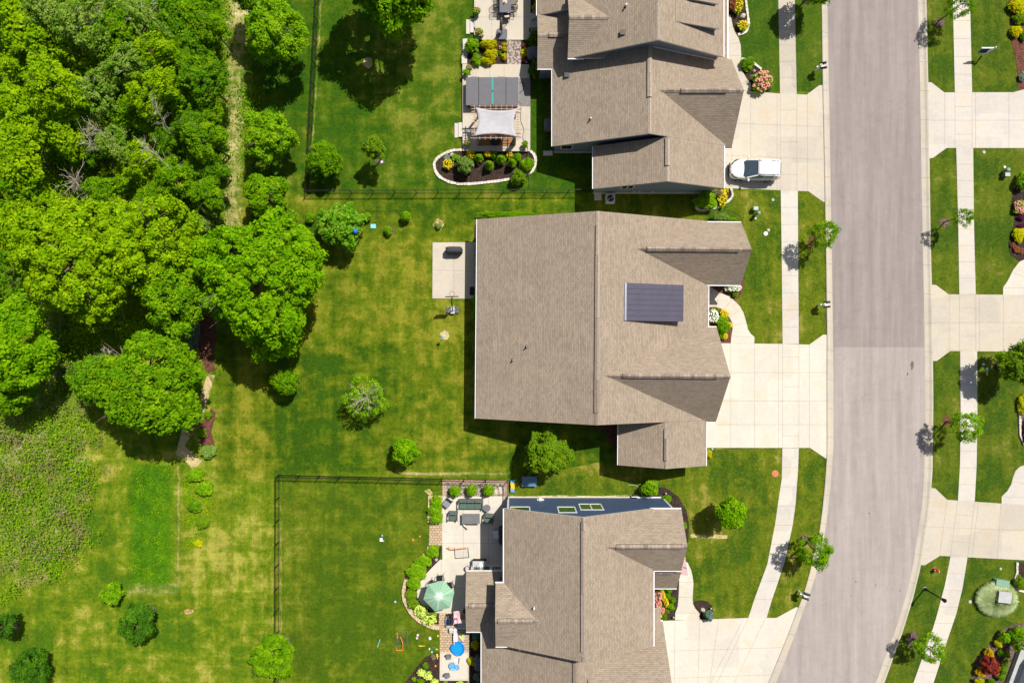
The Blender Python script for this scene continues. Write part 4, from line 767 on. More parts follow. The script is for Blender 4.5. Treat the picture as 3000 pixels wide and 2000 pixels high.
tree('sparse_tree', (838,925), (838,915), 52, 4.2, 'lime', 'half bare tree with pale branches showing through thin leaves', ls=.13, lr=.26, cover=.5, gap=.5)
tree('maple_tree', (1668,1170), (1680,1180), 36, 4.2, 'maple', 'small round maple on the front lawn of the lower house', ls=.17, lr=.30, cover=1.7)
tree('street_tree', (1855,1245), (1870,1265), 40, 4.2, 'mid', 'leafy street tree leaning over the curb near the lower mailbox', ls=.13, lr=.22, cover=.8, gap=.3)
tree('street_tree', (1868,553), (1893,537), 34, 4.2, 'mid', 'street tree overhanging the gutter above the middle mailbox', ls=.12, lr=.20, cover=.65, gap=.4)
tree('street_tree', (2169,510), (2213,498), 23, 3.7, 'mid', 'thin young tree over the right sidewalk between the two upper driveways', ls=.10, lr=.17, cover=.5, gap=.45)
tree('street_tree', (2173,968), (2220,978), 36, 4.4, 'lime', 'yellow green street tree over the right sidewalk above the third driveway', ls=.12, lr=.20, cover=.65, gap=.4)
tree('street_tree', (2096,1466), (2136,1488), 34, 3.7, 'lime', 'young street tree over the right sidewalk near the bottom edge', ls=.12, lr=.20, cover=.65, gap=.4)
tree('street_tree', (2156,48), (2205,12), 32, 3.9, 'mid', 'feathery street tree cut by the top edge over the right sidewalk', ls=.11, lr=.2, cover=.55, gap=.4)
tree('maple_tree', (2295,843), (2345,835), 48, 5.0, 'tips', 'dense tree with bright tips at the right edge below the second driveway', ls=.18, lr=.33, cover=1.7)
tree('maple_tree', (1856,-8), (1875,-30), 40, 4.6, 'mid', 'tree barely reaching in at the top edge beside the street', ls=.16, lr=.3, cover=1.2)
tree('oak_tree', (345,1408), (315,1430), 38, 4.2, 'deepg', 'dark leafy tree in the mown field at the lower left', ls=.18, lr=.32, cover=1.8, ry=44)
tree('oak_tree', (642,1482), (626,1508), 48, 4.6, 'mid', 'round tree overlapping the side fence at the bottom', ls=.17, lr=.32, cover=1.9)
tree('oak_tree', (35,1425), (8,1437), 28, 4, 'deepg', 'dark tree cut by the left edge in the field', ls=.17, lr=.3, cover=1.8)
tree('oak_tree', (90,1540), (72,1530), 40, 3.4, 'deepg', 'dark tree in the bottom left corner', ls=.16, lr=.28, cover=1.3, gap=.15, ry=42)
tree('sapling', (262,1368), (257,1362), 24, 2.2, 'lime', 'leafy sapling beside the strip of long grass in the field', ls=.15, lr=.24, cover=1.5)
tree('conifer_tree', (655,880), (655,875), 32, 3.4, 'mid', 'round pale conifer alone on the lawn below the largest maple', ls=.12, lr=.24, cover=1.8, zmin=-.8)
tree('conifer_tree', (490,465), (483,462), 30, 4, 'spruce', 'grey green conifer at the edge of the path above the largest maple', ls=.16, lr=.3, cover=1.8)
tree('conifer_tree', (468,500), (458,512), 26, 3, 'spruce', 'small conifer tucked between the two biggest maples and the path', ls=.16, lr=.3, cover=1.5)
# blue balloon in the magnolia
b_ = KP('Y1', 748, 460, 3.0); m = MB(); m.ball((b_.x, b_.y, 3.0), (.24,.24,.28), 0, 14, 8); MT['blue'] = plain('blue_plastic', (.02,.16,.62), .3, 0, .05); single('balloon', m, 'blue', 'blue balloon caught at the right side of the large leaved tree', 'balloon', smooth=True)
# the wood in the upper left: every tree its own object, crowns shared between trees of one kind
WOOD = [(30,40,62,'yg','yellow green tree in the top left corner'),(112,28,58,'gp','pale silvery tree at the top edge right of the corner tree'),(205,52,55,'gp','silvery willow like tree near the top with twigs showing'),
(85,120,60,'yg','yellow green tree below the corner tree'),(192,130,55,'yg','yellow green tree under the silvery willow'),(272,70,46,'md','mid green tree right of the silvery willow'),(332,48,46,'gp','grey green tree near the top beside bare branches'),
(400,30,48,'dk','dark tree at the top edge left of the dry path'),(470,36,46,'md','round tree at the top where the dry path begins'),(30,170,55,'yg','yellow green tree at the left edge, second from the top'),
(130,205,58,'yg','broad yellow green tree in the upper left wood'),(60,272,64,'yg','large yellow green tree a third of the way down the left edge'),(150,292,60,'yg','large yellow green crown beside the dark gap in the wood'),
(222,215,44,'gp','thin grey tree with twigs in the middle of the wood'),(292,158,46,'gp','grey tinged tree below the first bare branches'),(352,122,42,'yg','yellow green tree in the upper middle of the wood'),
(405,128,42,'md','green tree in the upper part of the wood near the path side'),(462,108,46,'dk','deep green tree on the path edge near the top'),(500,62,30,'md','small tree leaning to the dry path near the top'),
(484,190,42,'dk','dark bushy tree on the path edge, third from the top'),(350,212,46,'yg','bright tree above the dark hollow with the dead trunk'),(425,215,40,'md','green tree right of the bright one above the dead trunk'),
(300,262,38,'md','tree left of the dead trunk'),(503,268,32,'md','small green tree bulging toward the dry path'),(482,322,45,'md','bushy tree right of the leaning dead trunks'),(440,290,30,'dk','dark tree behind the upper dead trunk'),
(512,392,30,'dk','dark bushy tree where the path narrows'),(466,400,40,'md','green tree above the grey green conifer'),(35,352,52,'yg','yellow green tree halfway down the left edge'),(28,430,50,'md','tree at the left edge above the broad maple'),
(320,372,44,'yg','yellow green tree between the bare bush and the dead trunks'),(262,330,30,'gp','grey twiggy tree at the edge of the dark gap'),(398,408,38,'md','green tree just above the yellow green maple'),
(102,470,40,'yg','yellow green tree touching the top of the broad maple'),(52,520,48,'yg','tree at the left edge beside the broad maple'),(15,620,40,'dk','dark tree at the left edge below the wood'),
(352,455,30,'md','low tree squeezed above the yellow green maple'),(240,440,34,'md','low tree right of the bare bush'),(200,350,30,'dk','shaded low tree inside the dark gap'),(255,15,36,'gp','pale tree cut by the top edge'),
(505,150,26,'dk','small dark bush like tree on the path edge'),(515,335,24,'dk','small dark tree on the inner path edge'),(60,70,48,'yg','second crown crowding the top left corner'),(170,60,40,'yg','bright crown between the two silvery trees'),
(250,110,36,'md','green tree filling the space below the silvery willow'),(375,70,34,'dk','dark tree under the top edge between twigs'),(440,160,34,'md','tree between two path side crowns'),(380,320,26,'dk','dark low growth beside the leaning dead trunk'),(495,440,30,'md','bush at the lower end of the path side row'),(450,345,34,'dk','deep green tree under the bushy path side tree')]
KIND = dict(yg=('locust_tree','yg',.17,.29,1.15), gp=('willow_tree','grey',.14,.27,.9), md=('woodland_tree','mid',.17,.26,1.15), dk=('woodland_tree','dark',.16,.25,1.15))
PROTO = {}
for k, (nm, lf, ls, lr, cv) in KIND.items():
    for q in (0, 1, 2):
        rng = np.random.default_rng(50+q+len(PROTO)); p, n, s = crown(1.8, 1.8, 1.7, lr, ls, rng, cv, -.3, 0, .22 if k != 'gp' else .35, .35)
        w = 1+.16*np.sin(3*np.arctan2(p[:,1],p[:,0])+q*2)+.10*np.sin(5*np.arctan2(p[:,1],p[:,0])+k.__len__()+q); p[:, :2] *= w[:, None]
        m = MB(); limb_mesh(m, (0,0,-3.6), (0,0,.6), .11, 9 if k == 'gp' else 6, 1.15, 1.3, random.Random(q)); tk = m.build('trunk', 'deadwood' if k == 'gp' else 'bark', None, smooth=True)
        PROTO[k, q] = (leaf_mesh('crown', p, n, s, LEAF[lf], rng), tk.data); bpy.data.objects.remove(tk)
rw_ = random.Random(5)
for i, (x, y, r, k, lb_) in enumerate(WOOD):
    if x > 440: x -= (x-440)*.32
    H = r*.11+rw_.uniform(-1.4, 1.6)+1.0; sc_ = r/.784*S*1.08/1.8; zc = H-1.3*sc_; c = P(x/.784, y/.784, zc); t = thing(KIND[k][0], lb_, 'tree', (c.x, c.y, 0), None)
    q = i % 3
    for nm, me in (('crown', PROTO[k, q][0]), ('trunk', PROTO[k, q][1])):
        o = link(bpy.data.objects.new(nm, me)); o.parent = t; a = rw_.uniform(0, 6.28) if nm == 'crown' else 0; o.location = (0, 0, zc); o.rotation_euler.z = a; o.scale = (sc_*rw_.uniform(.82,1.25), sc_*rw_.uniform(.82,1.25), sc_) if nm == 'crown' else (sc_, sc_, zc/3.6)
# undergrowth, scrub and weeds nobody could count
def blanket(name, polys, n, z0, z1, ls, mats, rng, clump=.5, patchy=False):
    from mathutils.geometry import tessellate_polygon
    tris = []
    for p in polys:
        v = [(a[0], a[1], 0) for a in p]
        for t in tessellate_polygon([[Vector(q) for q in v]]): tris.append([np.array(v[i]) for i in t])
    ar = np.array([abs(np.cross(t[1]-t[0], t[2]-t[0])[2]) for t in tris]); ar /= ar.sum(); nc = n//40
    ti = rng.choice(len(tris), nc, p=ar); a, b = rng.uniform(size=(2, nc)); k = a+b > 1; a[k], b[k] = 1-a[k], 1-b[k]
    T = np.array(tris); c = T[ti, 0]+(T[ti, 1]-T[ti, 0])*a[:, None]+(T[ti, 2]-T[ti, 0])*b[:, None]
    if patchy:
        w = np.sin(c[:, 0]*1.1+2*np.sin(c[:, 1]*.7))+np.sin(c[:, 1]*1.3+1.5*np.sin(c[:, 0]*.9+1)); k = rng.uniform(size=nc) < np.clip(.62+.5*w, .10, 1); c = c[k]; nc = len(c); c[:, :2] += rng.normal(size=(nc, 2))*.7
    hh = rng.uniform(z0, z1, nc); p = np.repeat(c, 40, 0)+rng.normal(size=(nc*40, 3))*clump*.5*np.array([1, 1, 0]); p[:, 2] = np.repeat(hh, 40)*rng.uniform(.15, 1, nc*40)
    me = leaf_mesh(name, p, rng.normal(size=(nc*40, 3))*.7+np.array([0, 0, 1]), ls*rng.uniform(.6, 1.3, nc*40), mats[0], rng)
    for m in mats[1:]: me.materials.append(m)
    me.polygons.foreach_set('material_index', np.repeat(rng.integers(0, len(mats), nc), 40).astype(np.int32))
    o = link(bpy.data.objects.new(name, me)); return o
tag(blanket('undergrowth', [xy([(-80,-60),(630,-60),(625,130),(625,300),(610,460),(625,540),(620,640),(520,720),(560,980),(400,1000),(250,1050),(0,1150),(-80,1150)])], 40000, .2, 2.7, .22, [LEAF['mid'], LEAF['dark'], LEAF['yg']], RG, .9),
    'dark green undergrowth of low leafy growth covering the floor of the wood', 'undergrowth', kind='stuff')
SCR = zp('L3', [(-60,-120),(60,-130),(200,-60),(330,-70),(480,0),(540,120),(535,330),(525,560),(500,700),(470,830),(400,900),(270,950),(150,980),(-60,990)])
tag(blanket('scrub', [SCR], 34000, .1, 1.3, .17, [LEAF['lime'], LEAF['mid'], LEAF['lime'], LEAF['grey'], LEAF['straw'], LEAF['yg'], LEAF['straw']], RG, .8, True), 'patchy scrub of green weeds and dry stalks left of the mown field', 'scrub', kind='stuff')

tag(blanket('weeds', [zp('L3', [(770,325),(965,322),(985,560),(990,1000),(775,1005),(745,880),(755,560)])], 6000, .05, .18, .11, [LEAF['mid'], LEAF['dark']], RG, .6), 'long bright grass left unmown in a rectangle of the field', 'long grass', kind='stuff')
tag(blanket('weeds', [zp('L2', [(180,1040),(240,900),(290,700),(330,690),(420,760),(440,980),(560,1000),(420,1180),(330,1180),(230,1260),(150,1200)])], 4500, .1, .6, .16, [LEAF['lime'], LEAF['grey'], LEAF['straw'], LEAF['mid']], RG, .7), 'sparse weeds on the bare gully below the broad maple', 'weeds', kind='stuff')
tag(blanket('weeds', [zp('L1', [(1455,0),(1500,0),(1480,700),(1470,1300),(1420,1600),(1380,1600)]), zp('L1', [(1600,560),(1660,620),(1620,900),(1590,1200)])], 5200, .05, .6, .16, [LEAF['lime'], LEAF['mid']], RG, 1.1), 'green weeds fringing both sides of the dry path', 'weeds', kind='stuff')
tag(blanket('weeds', [zp('L3', [(1070,340),(1180,350),(1215,450),(1200,680),(1160,800),(1090,780),(1060,500)])], 2200, .05, .3, .13, [LEAF['lime'], LEAF['yg']], RG, .5), 'low green weeds between the row of small shrubs in the field', 'weeds', kind='stuff')
# bare dead trees
def dead(pts, H, spread, label, nb=22, zn='L1', r=.07):
    (bx, by), (tx, ty) = pts; b = KP(zn, bx, by, 0); t = KP(zn, tx, ty, H); th = thing('dead_tree', label, 'dead tree', b); rg = random.Random(int(bx)); m = MB()
    m.tube([b, b.lerp(t, .5)+Vector((.1,0,.1)), t], r, 6, 0, r*.3); m.build('trunk', 'deadwood', th); m = MB()
    for i in range(nb):
        s = b.lerp(t, .35+.65*rg.random()); d = (t-b).normalized()*rg.uniform(.4,1)+Vector((rg.uniform(-1,1), rg.uniform(-1,1), rg.uniform(-.3,.6))); L_ = spread*rg.uniform(.4,1); e = s+d.normalized()*L_
        m.tube([s, s.lerp(e, .5)+Vector((rg.uniform(-.1,.1),)*3), e], r*.3, 4, 0, r*.12)
        for k in range(3):
            q = s.lerp(e, rg.uniform(.3,.9)); m.tube([q, q+(d.normalized()+Vector((rg.uniform(-1,1), rg.uniform(-1,1), rg.uniform(-.5,.5))))*L_*.3], r*.17, 3, 0, r*.08)
    m.build('branch', 'deadwood', th); return th
dead(((1190,985),(1000,690)), 7.5, 1.8, 'leaning dead trunk with a fan of grey twigs above the dark hollow')
dead(((1265,1180),(930,960)), 7.5, 1.7, 'long leaning dead trunk below the first one in the wood')
dead(((640,1320),(480,1180)), 4.2, 2.1, 'bare grey bush above the yellow green maple', 34)
dead(((850,310),(640,80)), 8, 1.6, 'bare branches between the silvery trees near the top')
dead(((860,250),(720,150)), 7, 1.2, 'second tangle of bare branches near the top of the wood')
dead(((1100,90),(1010,0)), 8, 1.2, 'bare trunk crossing the dark tree at the top edge', 10)
dead(((820,330),(640,290)), 6, 1.3, 'twiggy dead branches in the middle of the wood', 26)
dead(((740,940),(610,830)), 6, 1.4, 'bare grey twigs left of the leaning dead trunks', 30)
dead(((720,1040),(590,930)), 6, 1.4, 'pale bare tangle below the grey twigs', 26)
dead(((710,1030),(580,930)), 7.5, 1.5, 'pale crooked dead branches on top of the mid green maple', 16, 'L2', .10)
dead(((820,1015),(770,985)), 8.5, 1.2, 'short pale dead branches beside the crooked ones', 12, 'L2', .08)
dead(((240,1230),(170,1160)), 1.0, 1.4, 'fallen grey twigs in the bare gully at the left', 16, 'L2', .05)
dead(((500,525),(560,500)), 4.3, 2.2, 'pale bare limbs spreading through the half bare tree', 34, 'Y2', .07)
dead(((75,355),(5,270)), .8, .5, 'thin grey stick lying in the scrub near the left edge', 4, 'L3', .03)
dead(((250,630),(385,585)), .8, .7, 'pale fallen branch lying in the scrub', 8, 'L3', .035)
dead(((180,850),(290,850)), .7, .6, 'grey fallen branch in the lower scrub', 6, 'L3', .03)
# ---------------------------------------------------------------- shrubs and flowers
SH = {}
STY = dict(  # leaf, leaf size, lobe, cover, shape, flower
 round=('lime',.10,.20,1.9,'ball',None), deep=('mid',.11,.2,1.9,'round',None), dark=('dark',.12,.2,1.9,'round',None), gold=('gold',.10,.17,1.9,'round',None), orange=('orange',.09,.17,2,'round',None), lime=('lime',.14,.2,1.8,'round',None),
 spruce=('spruce',.11,.17,2.1,'round',None), blue=('bluespruce',.16,.2,1.9,'round',None), cone=('lime',.09,.16,2.2,'cone',None), hosta=('hosta',.26,.22,1.2,'round',None), lily=('lime',.14,.2,1.2,'round','yellow'), rose=('mid',.10,.2,1.4,'round','pink'),
 white=('lime',.13,.22,1.5,'round','white'), hyd=('lime',.15,.24,1.6,'round','green'), red=('red',.11,.18,1.6,'round',None), copper=('copper',.10,.14,1.6,'round',None), purple=('purple',.10,.15,1.6,'round',None), silver=('silver',.09,.14,1.4,'round',None),
 mix=('dark',.11,.2,1.4,'round','pink'), thyme=('silver',.08,.14,1.5,'round',None), straw=('straw',.12,.16,.8,'round',None), tips=('tips',.13,.2,1.6,'round',None), hostay=('gold',.20,.2,1.2,'round',None))
def shrub(zn, x, y, r, h, sty, label, name='shrub', group=None, ry=None, cat=None):
    k = ZO[zn][2]; zc = h*.5; c = KP(zn, x, y, zc); R = r/k*S; Ry = (ry or r)/k*S; key = (sty, 0 if R < .45 else 1 if R < .9 else 2, int(x) % 2)
    if key not in SH:
        R0 = (.35, .65, 1.1)[key[1]]; lf, ls, lr, cv, shp, fl = STY[sty]; rng = np.random.default_rng(len(SH)+90); s_ = (.62, .85, 1.1)[key[1]]
        p, n, s = crown(R0, R0, R0, min(lr*s_, R0*.42), ls*s_, rng, cv, -.35, 0, .05 if fl is None else .15, .4, shp); p[:, 2] = np.maximum(p[:, 2], -R0*.95)
        me = leaf_mesh(name, p, n, s, LEAF[lf], rng); fm = None
        if fl:
            nf = int(34+190*R0*R0); u = unit(rng, nf, .2); m = MB()
            for q in u*R0*rng.uniform(.75, 1.1, (nf, 1)):
                m.ball((q[0], q[1], abs(q[2])+.04), (.035+.03*rng.random())*(1.7 if fl in ('green', 'white') else 1.35), 0, 5, 3)
            t = m.build('flowers', FLOWER[fl]); fm = t.data; bpy.data.objects.remove(t)
        SH[key] = (me, fm, R0)
    me, fm, R0 = SH[key]; o = link(bpy.data.objects.new(name, me)); o.location = (c.x, c.y, h*.5); o.scale = (R/R0, Ry/R0, h*.5/R0); rr = random.Random(int(x+y)); o.rotation_euler.z = rr.uniform(0, 6.28) if abs(R-Ry) < .01 else 0
    tag(o, label, cat or 'shrub', group); 
    if fm: f = link(bpy.data.objects.new('flowers', fm)); f.parent = o
    return o
g1 = 'cone shaped evergreens in the dark bed'
for x, y, r, h, st, lb_, nm, g in ((485,1195,105,2.0,'spruce','big round grey green conifer in the bed below the pergola','dwarf_conifer',None),(668,1105,66,1.3,'cone','cone evergreen nearest the big round conifer',"cone_evergreen",g1),(795,1190,64,1.5,'cone','cone evergreen standing lowest in the row',"cone_evergreen",g1),
  (947,1118,68,1.4,'cone','cone evergreen third from the left in the row',"cone_evergreen",g1),(1086,1165,64,1.5,'cone','cone evergreen nearest the rounded right hand conifer',"cone_evergreen",g1),(1285,1195,88,1.7,'round','rounded light green conifer at the right end of the bed','dwarf_conifer',None),
  (1175,1350,95,1.5,'tips','bright leafy bush spilling over the lower border of the bed','leafy_bush',None),(275,1185,66,.7,'lily','clump of golden lilies at the left end of the bed','daylily',None),(560,1055,52,.7,'lily','golden lilies beside the big round conifer','daylily',None),
  (372,1095,45,.5,'lime','small light green mound between the lilies and the conifer','low_shrub',None),(258,1100,38,.3,'silver','white grey ground plant above the golden lilies','silver_plant',None),(775,1055,40,.6,'lily','small yellow flowers against the patio edge','daylily',None),(1055,1070,42,.6,'lily','yellow flowers between the third and fourth cones','daylily',None),
  (850,1065,50,.6,'deep','broad leaved green plant against the middle of the patio edge','hosta',None),(1160,1100,55,.8,'deep','fine leaved green plant right of the yellow flowers','perennial',None)):
    shrub('C', x, y, r, h, st, lb_, nm, g)
for x, y, r, ry, h, st, lb_, nm in ((565,912,138,150,1.5,'lime','round bright green bush at the corner of the upper patio','round_bush'),(880,890,170,90,1.2,'gold','golden juniper against the upper patio edge','golden_juniper'),(640,1180,95,110,1.1,'lime','green juniper below the round bright bush','juniper'),(930,1090,130,110,1.2,'gold','golden juniper in the middle of the small garden','golden_juniper'),(860,1210,150,80,1.0,'gold','golden juniper along the lower patio edge','golden_juniper'),
  (1195,895,48,50,.6,'gold','small golden shrub left of the cobbled path, upper one','golden_shrub'),(1190,980,52,45,.6,'gold','small golden shrub left of the cobbled path, middle one','golden_shrub'),(1185,1125,58,65,.7,'gold','round golden shrub left of the cobbled path, lowest','golden_shrub'),(1100,1050,45,38,.5,'dark','small dark shrub among the golden ones','low_shrub'),(1118,945,32,35,.4,'rose','tiny pink flowering plant among the golden shrubs','flower_clump'),
  (1595,1040,78,82,.6,'hostay','yellow hosta right of the cobbled path','hosta'),(1590,905,50,48,.5,'copper','purple and gold leaved plant right of the cobbled path','perennial'),(1570,1170,42,55,.5,'copper','reddish leaved plant below the yellow hosta','perennial'),(1765,790,110,190,.9,'hosta','large dark hosta by the house wall above the covered grill','hosta'),(1775,1370,100,180,.9,'hosta','large dark hosta by the house wall below the covered grill','hosta'),
  (1785,150,50,60,.6,'hostay','pale hosta by the house wall beside the dining table','hosta'),(1785,30,40,50,.6,'hosta','green plant against the wall at the top edge','hosta'),(1780,270,35,45,.5,'rose','red flowering plant by the wall','flower_clump')):
    shrub('B', x, y, r, h, st, lb_, nm, None, ry)
